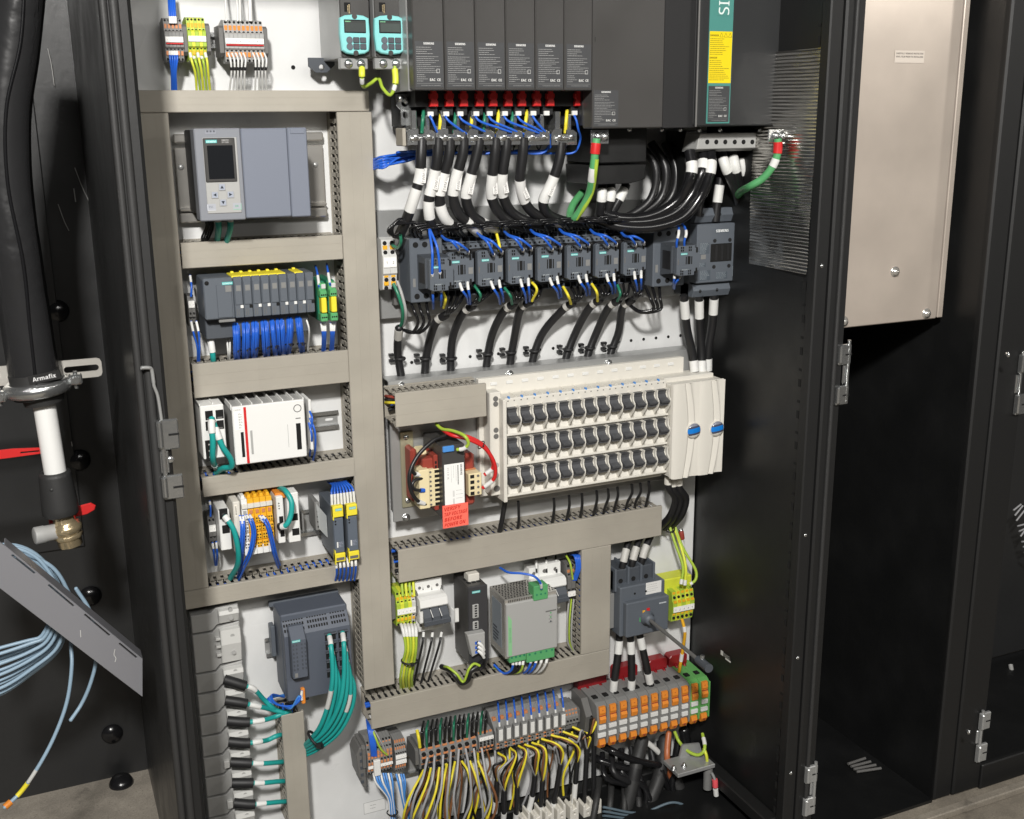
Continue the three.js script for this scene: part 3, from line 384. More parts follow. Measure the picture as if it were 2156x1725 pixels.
for (let i = 0; i < 4; i++) wire('blue_wire', 'dark blue wire above the shaded terminals at upper left', 'wire', 'blue wires over the shaded terminals', PX([[354 + 4 * i, -20, 0.03], [356 + 4 * i, 20, 0.045], [358 + 4 * i, 50, 0.05]]), 0.0014, MT.blue, { sleeves: [[0.75, 1]] });
for (let i = 0; i < 5; i++) wire('earth_wire', 'green and yellow wire below the earth terminals at the top left', 'wire', 'earth wires at the top left', PX([[400 + 8 * i, 112 + (i % 2) * 8, 0.046], [404 + 8 * i, 130, 0.052], [410 + 7 * i, 150, 0.048], [414 + 7 * i, 190, 0.03]]), 0.0017, i % 2 ? MT.gnye : MT.lime, { sleeves: [[0, 0.2]] });
for (let i = 0; i < 9; i++) wire('white_wire', 'white wire below the orange levered terminals at the top', 'wire', 'white wires below the top terminals', PX([[480 + 8 * i + (i > 4 ? 12 : 0), 112, 0.046], [485 + 8 * i + (i > 4 ? 12 : 0), 126, 0.053], [487 + 7 * i + (i > 4 ? 16 : 0), 150, 0.05], [483 + 8 * i + (i > 4 ? 14 : 0), 190, 0.03]]), 0.0013, MT.tag, { sleeves: [[0.55, 0.63, MT.dark, 1.5, 'black_tie']] });
for (const [x, r] of [[474, 0.0013], [498, 0.0012], [504, 0.0012], [525, 0.0028]]) wire('white_wire', 'white wire dropping from above into the top terminals', 'wire', 'white wires above the top terminals', PX([[x - 1, -30, 0.03], [x + 1, 10, 0.046], [x + 2, 45, 0.048]]), r, MT.tag);
// ---------- controller with screen ----------
{ const z = 0.125, r = rect(406.5, 271, 655.5, 456.5, z);
  const m = thing('profile_rail', 'shiny aluminium profile rail behind the blue-grey controller', 'rail', at(530, 460, 0)); const q = rect(362, 263, 690, 461, 0.016);
  part(m, 'bar', [cb(q.x0, q.x1, q.y0 + 0.022, q.y1 - 0.03, 0.001, 0.010, 0.001), cb(q.x0, q.x1, q.y1 - 0.024, q.y1 - 0.012, 0.001, 0.016, 0.002), cb(q.x0, q.x1, q.y0 + 0.003, q.y0 + 0.016, 0.001, 0.018, 0.002), cb(q.x0, q.x1, q.y0 + 0.019, q.y0 + 0.024, 0.001, 0.018, 0.002)], MT.steel);
  for (const [px, py] of [[381, 352], [664, 347]]) { const p = at(px, py, 0.0105); part(m, 'screw', screw(p.x, p.y, 0.0105, 0.004), MT.galv); }
  const g = thing('controller', 'blue-grey controller with black screen and arrow keys', 'controller', V(r.cx, r.y0, 0.02)), xs = r.x0 + r.w * 0.405, xe = r.x0 + r.w * 0.82;
  part(g, 'housing', [cb(r.x0 + 0.003, r.x1 - 0.004, r.y0 + 0.006, r.y1 - 0.002, 0.018, z - 0.012, 0.002)], MT.dark);
  part(g, 'front_flap', [cb(r.x0, xs - 0.0003, r.y0, r.y1, z - 0.03, z, 0.0014)], MT.plc2);
  part(g, 'front_flap', [cb(xs + 0.0003, xe, r.y0 + 0.0015, r.y1 - 0.0005, z - 0.03, z - 0.0008, 0.0014)], MT.plc);
  part(g, 'front_flap', [cb(xe + 0.0003, r.x1, r.y0 + 0.0005, r.y1 - 0.0002, z - 0.03, z - 0.0002, 0.0014)], MT.plc);
  part(g, 'latch', [cb(xe + 0.004, r.x1 - 0.003, r.y1 - 0.008, r.y1 - 0.0008, z - 0.002, z + 0.0006, 0.0006)], MT.plc);
  const s = rect(426, 291, 499, 382, z); part(g, 'keypad_panel', [cb(s.x0 - 0.0005, s.x1 + 0.003, r.y0 + 0.0095, s.y1 + 0.0005, z - 0.001, z + 0.0012, 0.0006)], MT.lgrey);
  part(g, 'screen_bezel', [cb(s.x0, s.x1, s.y0, s.y1, z, z + 0.003, 0.0008)], MT.anth); part(g, 'screen', [cb(s.x0 + 0.004, s.x1 - 0.003, s.y0 + 0.0035, s.y1 - 0.009, z + 0.002, z + 0.0034, 0.0006)], MT.glass);
  tealTag(g, s.x0 + 0.003, s.x0 + 0.017, s.y1 - 0.0062, s.y1 - 0.0022, z + 0.0033); dec(g, s.x1 - 0.017, s.x1 - 0.004, s.y1 - 0.0068, s.y1 - 0.0012, z + 0.0032, (x, W, H) => { fill(x, W, H, '#454341'); txt(x, 'SIMATIC', W * 0.04, H * 0.3, H * 0.42, '#c9c9c9', { maxW: W * 0.9 }); txt(x, 'S7-1500', W * 0.04, H * 0.75, H * 0.42, '#c9c9c9', { maxW: W * 0.9 }); }, { res: 9000 });
  for (const [px, py, k] of [[467, 394, 'u'], [452, 410.5, 'l'], [485, 409.5, 'r'], [469.5, 426.5, 'd']]) { const p = at(px, py, z + 0.0012), e = 0.0046; part(g, 'key', [cb(p.x - e, p.x + e, p.y - e, p.y + e, z + 0.001, z + 0.0021, 0.0004)], MT.lgrey);
    dec(g, p.x - e * 0.8, p.x + e * 0.8, p.y - e * 0.8, p.y + e * 0.8, z + 0.0023, (x, W, H) => { fill(x, W, H, '#9aa0ad'); x.fillStyle = '#1d2530'; x.translate(W / 2, H / 2); x.rotate({ u: 0, r: Math.PI / 2, d: Math.PI, l: -Math.PI / 2 }[k]); x.beginPath(); x.moveTo(0, -H * 0.28); x.lineTo(W * 0.28, H * 0.24); x.lineTo(-W * 0.28, H * 0.24); x.fill(); }, { name: 'key_arrow', res: 7000 }); }
  for (const [a, b, w, t, c] of [[437, 434, 0.013, 'ESC', '#d6dae2'], [491, 432, 0.013, 'OK', '#59c48c']]) { const p = at(a + 8, b + 2, z); dec(g, p.x - 0.0055, p.x + 0.0055, p.y - 0.0045, p.y + 0.004, z + 0.0014, (x, W, H) => { fill(x, W, H, '#a3a6ad'); x.strokeStyle = c; x.lineWidth = 3; x.beginPath(); if (t === 'OK') { x.moveTo(W * 0.05, H * 0.93); x.lineTo(W * 0.93, H * 0.93); x.lineTo(W * 0.93, H * 0.15); } else { x.moveTo(W * 0.07, H * 0.15); x.lineTo(W * 0.07, H * 0.93); x.lineTo(W * 0.95, H * 0.93); } x.stroke(); txt(x, t, W * 0.45, H * 0.45, H * 0.4, t === 'OK' ? '#2b8f5c' : '#555b66', { align: 'center' }); }, { name: 'key_label', res: 7000 }); }
  dec(g, r.x0 + r.w * 0.1, r.x0 + r.w * 0.19, r.y1 - 0.0066, r.y1 - 0.0022, z + 0.0004, (x, W, H) => { fill(x, W, H, '#8d9099'); for (let i = 0; i < 3; i++) { x.fillStyle = '#4a4d55'; x.fillRect(W * (0.12 + i * 0.3), H * 0.1, W * 0.18, H * 0.45); } }, { name: 'status_lamps' }); }
clampW('teal_cable', 'teal network cable below the controller with the screen', 'cable', 'teal cables below the screen controller', [[[457, 452, 0.09], [460, 475, 0.085], [458, 500, 0.06], [452, 530, 0.03]], [[483, 452, 0.09], [485, 475, 0.085], [478, 505, 0.06], [470, 530, 0.03]]], 0.0042, MT.teal, { sleeves: [[0.02, 0.2, MT.pale, 1.05]] });
for (let i = 0; i < 4; i++) wire('black_wire', 'thin black wire behind the teal cables under the screen controller', 'wire', 'black wires under the screen controller', PX([[446 - 4 * i, 455, 0.06], [448 - 5 * i, 480, 0.05], [440 - 5 * i, 500, 0.045], [430, 520, 0.03]]), 0.0015, MT.cable);
// ---------- remote input and output modules ----------
{ const z = 0.088, r = rect(426, 588, 664, 657, z); const g = thing('input_station', 'row of slim dark grey input modules with yellow top labels', 'input modules', V(r.cx, r.y0, 0.01));
  part(g, 'base_unit', [cb(r.x0 + 0.002, r.x1 - 0.006, r.y0 - 0.03, r.y1 - 0.004, 0.01, z - 0.02, 0.001)], MT.slate2);
  const wI = r.w * 0.265; part(g, 'head_module', [cb(r.x0, r.x0 + wI, r.y0, r.y1, z - 0.06, z, 0.0016)], MT.slate); part(g, 'head_flap', [cb(r.x0 + wI * 0.42, r.x0 + wI - 0.003, r.y0 + 0.002, r.y1 - 0.008, z - 0.001, z + 0.0012, 0.0007)], MT.slate);
  tealTag(g, r.x0 + wI * 0.62, r.x0 + wI * 0.98, r.y1 - 0.0095, r.y1 - 0.0055, z + 0.0015);
  const mw = (r.w - wI) / 9; for (let i = 0; i < 9; i++) { const x = r.x0 + wI + i * mw; const m = part(g, 'module', [cb(x + 0.0003, x + mw - 0.0002, r.y0, r.y1, z - 0.06, z, 0.0009), cb(x + 0.0012, x + mw - 0.0012, r.y0 + r.h * 0.32, r.y1 - 0.006, z - 0.001, z + 0.0014, 0.0006)], MT.slate);
    part(m, 'code_field', [bx(x + mw * 0.25, x + mw * 0.78, r.y1 - r.h * 0.34, r.y1 - r.h * 0.2, z + 0.001, z + 0.0018)], MT.grey);
    part(m, 'corner_marker', [cb(x + mw * 0.62, x + mw * 0.95, r.y0 + r.h * 0.235, r.y0 + r.h * 0.31, z - 0.0005, z + 0.0012, 0.0003)], [1, 4, 8].includes(i) ? MT.hole : MT.tag);
    part(m, 'label_strip', [bx(x + mw * 0.18, x + mw * 0.24, r.y0 + 0.003, r.y0 + r.h * 0.22, z - 0.0005, z + 0.0005), bx(x + mw * 0.4, x + mw * 0.46, r.y0 + 0.003, r.y0 + r.h * 0.22, z - 0.0005, z + 0.0005)], MT.mgrey);
    if (i < 6 || i === 7) part(m, 'yellow_tag', [cb(x - 0.001, x + mw - 0.001, r.y1 - 0.002, r.y1 + 0.0012, z - 0.042, z - 0.004, 0.0006), bx(x + mw * 0.35, x + mw * 0.65, r.y1 + 0.001, r.y1 + 0.003, z - 0.044, z - 0.038)], MT.yellow); }
  part(g, 'code_field', [bx(r.x0 + wI * 0.72, r.x0 + wI * 0.92, r.y1 - r.h * 0.34, r.y1 - r.h * 0.19, z + 0.001, z + 0.0018)], MT.grey);
  part(g, 'cable_shelf', [cb(r.x0 + wI * 0.45, r.x0 + wI, r.y0 - 0.005, r.y0 - 0.0012, z - 0.03, z - 0.003, 0.0005)], MT.grey); const sc = at(434, 597, z); part(g, 'screw', screw(r.x0 + 0.005, r.y1 - 0.006, z, 0.003), MT.hole); }
const bunch = (name, label, grp, xs, y0, y1, dx, z, r, mat, n, o = {}) => { for (let i = 0; i < n; i++) { const u = n > 1 ? i / (n - 1) : 0.5, x = xs[0] + (xs[1] - xs[0]) * u, b = Math.sin(i * 2.3) * 0.004; wire(name, label, 'wire', grp, PX([[x, y0, z - 0.01], [x + dx * 0.15 + (o.bow || 0), y0 + (y1 - y0) * 0.35, z + b], [x + dx * 0.6 + (o.bow || 0) * 0.6, y0 + (y1 - y0) * 0.72, z - 0.01 + b], [x + dx + (xs[1] - xs[0]) * (0.5 - u) * (o.squeeze || 0), y1, 0.03]]), r, mat, o.w || {}); } };
const BW = [[489, 502, 3], [509, 524, 0], [529, 543, -2], [548, 563, 6], [567, 576, 9], [580, 596, 6], [603, 615, -3], [621, 633, 9]];
BW.forEach((b, k) => { bunch('blue_wire', 'blue wire in the ' + ORD[k] + ' bunch from the left below the slim input modules', 'blue wires in the ' + ORD[k] + ' bunch', [b[0] + 1, b[1] - 1], 674 - k * 2, 765 - k * 3, b[2], 0.074, 0.00155, MT.blue, 6, { bow: 2, squeeze: 0.3 });
  if (k !== 5) tieAt('black cable tie round the ' + ORD[k] + ' bunch of blue wires below the input modules', (b[0] + b[1]) / 2 + 2 + b[2] * 0.6, 738 - k * 2, 0.062, V(0.1, 1, -0.4), 0.0062); });
clampW('white_wire', 'white sleeved wire at the right end of the blue bunches', 'wire', 'white sleeved wires under the input modules', [[[643, 668, 0.065], [650, 690, 0.07], [648, 740, 0.03]], [[478, 715, 0.05], [480, 740, 0.05], [481, 760, 0.03]], [[484, 712, 0.05], [484, 740, 0.05], [483, 760, 0.03]]], 0.0014, MT.tag);
wire('teal_cable', 'teal cable with white sleeve below the head of the input modules', 'cable', null, PX([[441, 700, 0.05], [443, 715, 0.055], [448, 750, 0.055], [450, 775, 0.03]]), 0.004, MT.teal, { sleeves: [[0.28, 0.58], [0, 0.14, MT.dark, 1.1, 'strain_relief']] });
clampW('blue_wire', 'blue wire at the small terminals left of the input modules', 'wire', 'blue wires left of the input modules', [[[402, 676, 0.05], [407, 700, 0.055], [415, 730, 0.05], [416, 765, 0.03]], [[413, 676, 0.05], [418, 700, 0.056], [420, 730, 0.05], [419, 765, 0.03]], [[400, 580, 0.04], [403, 605, 0.05], [402, 625, 0.05]]], 0.0015, MT.blue, { sleeves: [[0.02, 0.3]] });
strip('slim grey terminals left of the dark input modules', 394, 622, 414, 690, 0.05, 2, { mat: MT.mgrey, ends: [], marks: [[0.72, 0.22]], rows: [[0.45, 0], [0.3, 0], [0.12, 0]] });
for (const [k, a, b, c, d] of [[0, 672, 596, 693, 678.5], [1, 692.8, 593, 714, 677]]) { const z = 0.09, r = rect(a, b, c, d, z), g = thing('relay_module', ['left', 'right'][k] + ' green relay module with yellow label beside the input modules', 'relay', V(r.cx, r.y0, 0.01));
  part(g, 'housing', [cb(r.x0 + 0.0002, r.x1 - 0.0002, r.y0, r.y1, 0.01, z - 0.016, 0.001)], MT.dgreen); part(g, 'terminal_step', [cb(r.x0 + 0.0004, r.x1 - 0.0004, r.y1 - r.h * 0.36, r.y1 - r.h * 0.03, z - 0.03, z - 0.006, 0.0012)], MT.green); part(g, 'terminal_ledge', [cb(r.x0 + 0.0006, r.x1 - 0.0006, r.y1 - r.h * 0.38, r.y1 - r.h * 0.2, z - 0.012, z - 0.001, 0.0012)], MT.green); part(g, 'terminal_step', [cb(r.x0 + 0.0004, r.x1 - 0.0004, r.y0 + 0.0006, r.y0 + r.h * 0.22, z - 0.03, z - 0.002, 0.0014)], MT.green);
  part(g, 'yellow_label', [cb(r.x0 + 0.0018, r.x1 - 0.0018, r.y0 + r.h * 0.235, r.y0 + r.h * 0.62, z - 0.014, z, 0.0012)], MT.yellow);
  part(g, 'wire_openings', [0.25, 0.5, 0.75].flatMap((f) => [peg(r.x0 + r.w * f, r.y1 - r.h * 0.31, z - 0.003, 0.0012, 0.0024, 8), peg(r.x0 + r.w * f, r.y0 + r.h * 0.12, z - 0.003, 0.0012, 0.0014, 8)]), MT.hole, 'stuff'); part(g, 'clear_window', [cb(r.x0 + r.w * 0.35, r.x1 - 0.001, r.y1 - r.h * 0.17, r.y1 - r.h * 0.05, z - 0.01, z - 0.0045, 0.0008)], MT.pale); }
clampW('blue_wire', 'blue wire above the two green relay modules', 'wire', 'blue wires above the green relays', [[[664, 560, 0.03], [668, 575, 0.06], [672, 605, 0.085]], [[688, 556, 0.03], [690, 570, 0.06], [695, 600, 0.086]]], 0.0017, MT.blue, { sleeves: [[0.62, 0.95]] });
for (let i = 0; i < 6; i++) wire('blue_wire', 'white sleeved blue wire below the two green relay modules', 'wire', 'blue wires below the green relays', PX([[676 + 4 * i + (i > 2 ? 8 : 0), 680, 0.07], [679 + 3 * i + (i > 2 ? 9 : 0), 700, 0.07], [678 + 3 * i + (i > 2 ? 8 : 0), 745, 0.03]]), 0.0016, MT.blue, { sleeves: [[0.02, 0.42]] });
// ---------- white controller ----------
{ const z = 0.092, r = rect(487.5, 858, 647, 961, z), g = thing('controller', 'white controller with a red stripe and ventilation ribs', 'controller', V(r.cx, r.y0, 0.01));
  part(g, 'housing', [cb(r.x0 + 0.001, r.x1 - 0.001, r.y0 + 0.003, r.y1 - 0.003, 0.012, z - 0.004, 0.001)], MT.lgrey); for (let i = 0; i < 8; i++) { const x = r.x0 + r.w * i / 7; part(g, 'rib', [cb(x - 0.0008, x + 0.0008, r.y1 - 0.006, r.y1 + 0.002, 0.014, z - 0.006, 0.0003)], MT.white); }
  part(g, 'front', [cb(r.x0, r.x1, r.y0, r.y1, z - 0.006, z, 0.0012)], MT.white); const f = (u) => r.x0 + r.w * u, k = (v) => r.y1 - r.h * v;
  part(g, 'red_stripe', [cb(f(0.155), f(0.19), k(0.985), k(0.02), z - 0.001, z + 0.0006, 0.0002)], MT.red); part(g, 'slot', [bx(f(0.095), f(0.135), k(0.87), k(0.44), z - 0.001, z + 0.0004)], MT.hole); part(g, 'slot', [bx(f(0.865), f(0.93), k(0.86), k(0.4), z - 0.001, z + 0.0004)], MT.hole); part(g, 'groove', [bx(f(0.225), f(0.255), k(0.84), k(0.43), z - 0.001, z + 0.0003)], MT.lgrey);
  part(g, 'groove', [bx(f(0.745), f(0.75), k(0.8), k(0.4), z - 0.001, z + 0.0003)], MT.lgrey);
  const rg = new THREE.TorusGeometry(0.0052, 0.0006, 8, 28); rg.translate(f(0.9), k(0.14), z); part(g, 'ring', [ni(rg)], MT.mgrey); part(g, 'dash', [bx(f(0.865), f(0.935), k(0.32), k(0.305), z - 0.001, z + 0.0003)], MT.mgrey);
  dec(g, f(0.02), f(0.14), k(0.4), k(0.03), z + 0.0003, (x, W, H) => { fill(x, W, H, '#ecece8'); txt(x, 'CX2030', 2, H * 0.08, H * 0.09, '#777', { maxW: W * 0.9 }); for (let i = 0; i < 6; i++) lines(x, W * 0.5, H * (0.25 + i * 0.12), W * 0.45, 2, 5, '#777', 2); }); 
  const q = rect(420.5, 857, 480, 963, z - 0.006); part(g, 'port_module', [cb(q.x0, q.x1 - 0.0005, q.y0, q.y1, 0.012, z - 0.008, 0.0012)], MT.white); for (let i = 0; i < 2; i++) part(g, 'rib', [cb(q.x0 + i * 0.018, q.x0 + i * 0.018 + 0.0016, q.y1 - 0.004, q.y1 + 0.002, 0.014, z - 0.014, 0.0003)], MT.white);
  for (const [a, b, c, d] of [[431, 866, 449, 884], [453, 864, 471, 881], [432, 888, 450, 906], [455, 886, 472, 903]]) { const s = rect(a, b, c, d, z - 0.008); part(g, 'port', [cb(s.x0, s.x1, s.y0, s.y1, z - 0.012, z - 0.0074, 0.0005)], MT.hole); part(g, 'port_shell', [bx(s.x0 + 0.002, s.x1 - 0.002, s.y0 + 0.001, s.y0 + 0.003, z - 0.009, z - 0.0072)], MT.mgrey); }
  const s = rect(431, 928, 452, 970, z - 0.008); part(g, 'display_port', [cb(s.x0, s.x1, s.y0, s.y1, z - 0.01, z - 0.0074, 0.0005)], MT.hole); part(g, 'port_pin', [0.2, 0.5, 0.8].map((v) => bx(s.x0 + 0.004, s.x1 - 0.004, s.y0 + s.h * v - 0.001, s.y0 + s.h * v + 0.001, z - 0.0075, z - 0.0068)), MT.lgrey, 'stuff');
  const e = rect(648.5, 842, 661, 948, z - 0.014); part(g, 'end_terminal', [cb(e.x0, e.x1, e.y0, e.y1, 0.012, z - 0.014, 0.0012)], MT.white); part(g, 'terminal_window', [bx(e.x0 + 0.002, e.x1 - 0.001, e.y1 - e.h * 0.4, e.y1 - e.h * 0.25, z - 0.015, z - 0.0132)], MT.amber); }
wire('teal_cable', 'teal cable plugged into the left ports of the white controller', 'cable', null, PX([[446, 880, 0.09], [445, 895, 0.098], [448, 930, 0.10], [448, 965, 0.09], [456, 985, 0.055], [470, 996, 0.04]]), 0.0041, MT.teal, { sleeves: [[0.1, 0.3], [0.72, 0.82, MT.clear, 1.15]] });
wire('teal_cable', 'teal cable crossing in front of the white port module', 'cable', null, PX([[450, 892, 0.088], [456, 910, 0.096], [468, 940, 0.098], [486, 968, 0.092], [487, 983, 0.085], [470, 986, 0.07], [455, 996, 0.045]]), 0.0041, MT.teal, { sleeves: [[0.1, 0.25]] });
clampW('blue_wire', 'blue wire curving at the right end of the white controller', 'wire', 'blue wires right of the white controller', [[[652, 866, 0.078], [657, 880, 0.085], [655, 900, 0.085]], [[652, 880, 0.078], [662, 905, 0.085], [664, 940, 0.075], [658, 975, 0.03]], [[650, 890, 0.078], [656, 915, 0.085], [652, 960, 0.04]]], 0.0016, MT.blue);
// ---------- orange modules ----------
{ const z = 0.075, g = thing('fieldbus_station', 'row of white and orange plug terminals with two network ports', 'terminal modules', at(545, 1165, 0.01));
  const bl = rect(459, 1076, 489, 1157, z + 0.002); part(g, 'port_module', [cb(bl.x0, bl.x1, bl.y0, bl.y1, 0.01, z + 0.002, 0.0012)], MT.white); for (const [a, b, c, d] of [[461, 1074, 480, 1092], [467, 1107, 484, 1122]]) { const s = rect(a, b, c, d, z + 0.002); part(g, 'port', [cb(s.x0, s.x1, s.y0, s.y1, z - 0.002, z + 0.0026, 0.0004)], MT.hole); }
  const cp = rect(489.5, 1058, 513, 1168, z + 0.004); part(g, 'coupler', [cb(cp.x0, cp.x1, cp.y0, cp.y1, 0.01, z + 0.004, 0.0014)], MT.ivory); part(g, 'red_field', [bx(cp.x0 + 0.003, cp.x0 + 0.006, cp.y0 + 0.003, cp.y0 + 0.016, z + 0.003, z + 0.0046)], MT.fuchsia); dec(g, cp.x0 + 0.002, cp.x0 + 0.0055, cp.y1 - 0.022, cp.y1 - 0.004, z + 0.0044, (x, W, H) => { fill(x, W, H, '#e7e2d6'); x.translate(W / 2, H / 2); x.rotate(-Math.PI / 2); txt(x, 'BECKHOFF', 0, 0, W * 0.7, '#444', { bold: 1, align: 'center', maxW: H * 0.9 }); }, { res: 7000 });
  const yb = rect(507, 1054, 580, 1160, z); const n = 5, w = yb.w / n;
  for (let i = 0; i < n; i++) { const x = yb.x0 + i * w, m = i ? MT.amber : MT.white, o = []; const md = part(g, 'module', [cb(x + 0.0002, x + w - 0.0002, yb.y0 + yb.h * 0.1, yb.y1, 0.012, z - 0.002, 0.0006), cb(x + w * 0.2, x + w * 0.75, yb.y1 - 0.001, yb.y1 + 0.004, z - 0.03, z - 0.008, 0.0006)], m); part(md, 'foot', [cb(x + 0.0002, x + w - 0.0002, yb.y0, yb.y0 + yb.h * 0.17, 0.012, z + 0.001, 0.0005)], MT.white); part(md, 'label_strip', [cb(x + 0.0001, x + w - 0.0001, yb.y1 - yb.h * 0.16, yb.y1 - yb.h * 0.08, z - 0.003, z + 0.0015, 0.0005)], MT.ivory);
    part(md, 'lamp_field', [cb(x + w * 0.25, x + w * 0.75, yb.y1 - yb.h * 0.27, yb.y1 - yb.h * 0.2, z - 0.003, z - 0.0004, 0.0004)], i ? MT.salmon : MT.lgrey);
    for (let k = 0; k < 4; k++) { const y = yb.y1 - yb.h * (0.34 + 0.15 * k); part(md, 'clamp_row', [cb(x + 0.0004, x + w - 0.0004, y - yb.h * 0.10, y + yb.h * 0.025, z - 0.003, z + 0.0012, 0.0008)], m); for (const u of [0.3, 0.7]) o.push(bx(x + w * (u - 0.11), x + w * (u + 0.11), y - 0.002, y, z - 0.001, z + 0.0016), peg(x + w * u, y - 0.0055, z - 0.001, w * 0.12, 0.0026, 8)); }
    part(md, 'wire_openings', o, MT.hole, 'stuff'); }
  for (const [k, a, b, c, d] of [[0, 580.5, 1047, 602, 1143], [1, 602.5, 1040, 634, 1140]]) { const s = rect(a, b, c, d, z + 0.003 * (1 - k)); part(g, 'network_module', [cb(s.x0, s.x1, s.y0, s.y1, 0.01, s.z, 0.0012)], MT.white); for (const [u, v] of [[0.25, 0.42], [0.3, 0.72]]) part(g, 'port', [cb(s.x0 + s.w * u, s.x0 + s.w * (u + 0.6), s.y1 - s.h * (v + 0.14), s.y1 - s.h * v, s.z - 0.004, s.z + 0.0006, 0.0004)], MT.hole); for (let i = 0; i < 3; i++) part(g, 'status_lamp', [peg(s.x0 + s.w * (k ? 0.45 : 0.35), s.y1 - s.h * (0.14 + 0.055 * i), s.z - 0.001, 0.0011, 0.0016, 8)], MT.mgrey); }
  const t = rect(580, 1044, 602, 1050, z); part(g, 'orange_cap', [cb(t.x0, t.x1, t.y0, t.y1 + 0.002, z - 0.04, z - 0.004, 0.0006)], MT.orange);
  const e = rect(636, 1085, 643, 1122, 0.045); part(g, 'end_clamp', [cb(e.x0, e.x1, e.y0, e.y1, 0.009, 0.04, 0.0008)], MT.grey); }
wire('teal_cable', 'teal cable from the left white port module past the orange modules', 'cable', null, PX([[470, 1084, 0.088], [478, 1094, 0.094], [490, 1112, 0.098], [500, 1150, 0.095], [501, 1185, 0.08], [485, 1218, 0.04]]), 0.004, MT.teal, { sleeves: [[0, 0.08, MT.dark, 1.4, 'plug_boot'], [0.09, 0.24]] });
wire('teal_cable', 'teal cable looping over the white network module into its port', 'cable', null, PX([[588, 1028, 0.05], [602, 1035, 0.085], [613, 1055, 0.095], [612, 1085, 0.098], [602, 1106, 0.098], [588, 1110, 0.09]]), 0.004, MT.teal, { sleeves: [[0.84, 0.93], [0.94, 1, MT.dark, 1.5, 'plug_boot']] });
for (const [k, a] of [[0, [[522, 1084, 0.08], [528, 1095, 0.09], [534, 1120, 0.09], [528, 1160, 0.085], [512, 1195, 0.06], [500, 1222, 0.03]]], [1, [[548, 1086, 0.08], [560, 1098, 0.09], [570, 1130, 0.088], [578, 1165, 0.075], [586, 1190, 0.045]]], [2, [[508, 1085, 0.082], [511, 1110, 0.09], [509, 1150, 0.085], [505, 1210, 0.03]]]]) for (let i = 0; i < 3; i++) wire('blue_wire', 'blue wire out of the ' + ['middle', 'right', 'left'][k] + ' bunch plugged into the orange modules', 'wire', 'blue wires in the ' + ['middle', 'right', 'left'][k] + ' bunch at the orange modules', PX(a.map((q, j) => [q[0] + (i - 1) * 3.2, q[1] + (i % 2) * 6, q[2] + (i % 2) * 0.002])), 0.0016, MT.blue, { sleeves: [[0.04, 0.17]] });
strip('slim grey terminals left of the orange modules', 437, 1088, 458, 1150, 0.05, 2, { mat: MT.mgrey, ends: [], marks: [[0.6, 0.22]], rows: [[0.85, 0], [0.3, 0], [0.12, 0]] });
clampW('blue_wire', 'blue wire at the slim terminals left of the orange modules', 'wire', 'blue wires left of the orange modules', [[[441, 1055, 0.045], [443, 1070, 0.05], [443, 1088, 0.05]], [[447, 1142, 0.05], [450, 1165, 0.055], [453, 1190, 0.03]], [[455, 1140, 0.05], [457, 1165, 0.055], [456, 1190, 0.03]]], 0.0015, MT.blue, { sleeves: [[0.05, 0.3]] });
// ---------- safety relays ----------
for (const [k, a, b, c, d] of [[0, 699, 1067, 727.5, 1180.5], [1, 728, 1063.5, 756.5, 1176]]) { const z = 0.09, r = rect(a, b, c, d, z), g = thing('safety_relay', 'grey relay with yellow caps, ' + ['left one touching the clear label holder', 'right one touching the trunk duct'][k], 'relay', V(r.cx, r.y0, 0.01));
  part(g, 'housing', [cb(r.x0 + 0.0002, r.x1 - 0.0002, r.y0 + 0.002, r.y1 - 0.002, 0.01, z - 0.003, 0.0012)], MT.slate); part(g, 'front', [cb(r.x0 + 0.0006, r.x1 - 0.0006, r.y0 + r.h * 0.16, r.y1 - r.h * 0.22, z - 0.006, z + 0.001, 0.001)], mk(lin(0.10, 0.12, 0.15), 0.45));
  for (const [u, v, nm] of [[0.80, 1.0, 1], [0, 0.155, 0]]) { part(g, 'yellow_cap', [cb(r.x0, r.x1, r.y0 + r.h * u, r.y0 + r.h * v, z - 0.008, z + 0.002, 0.001), bx(r.x0, r.x0 + 0.0014, r.y0 + r.h * (u - 0.04), r.y0 + r.h * (v + (nm ? 0 : 0.06)), z - 0.004, z + 0.0022)], MT.yellow); }
  tealTag(g, r.x0 + r.w * 0.25, r.x1 - r.w * 0.15, r.y1 - r.h * 0.085, r.y1 - r.h * 0.04, z + 0.0024); part(g, 'grey_field', [bx(r.x0 + r.w * 0.12, r.x1 - r.w * 0.12, r.y0 + r.h * 0.03, r.y0 + r.h * 0.08, z + 0.001, z + 0.0025)], MT.mgrey);
  part(g, 'switch', [bx(r.x0 + r.w * 0.25, r.x0 + r.w * 0.38, r.y0 + r.h * 0.26, r.y0 + r.h * 0.36, z, z + 0.0014)], MT.tag); dec(g, r.x0 + r.w * 0.42, r.x1 - r.w * 0.08, r.y0 + r.h * 0.26, r.y0 + r.h * 0.36, z + 0.0013, (x, W, H) => { fill(x, W, H, '#5d6570'); lines(x, 2, 4, W, 4, H * 0.25, '#aab', 2); }, { key: 'relaytxt' });
  for (let i = 0; i < 2; i++) part(g, 'status_lamp', [peg(r.x0 + r.w * 0.22, r.y1 - r.h * (0.27 + 0.05 * i), z, 0.0014, 0.0014, 8)], MT.hole); }
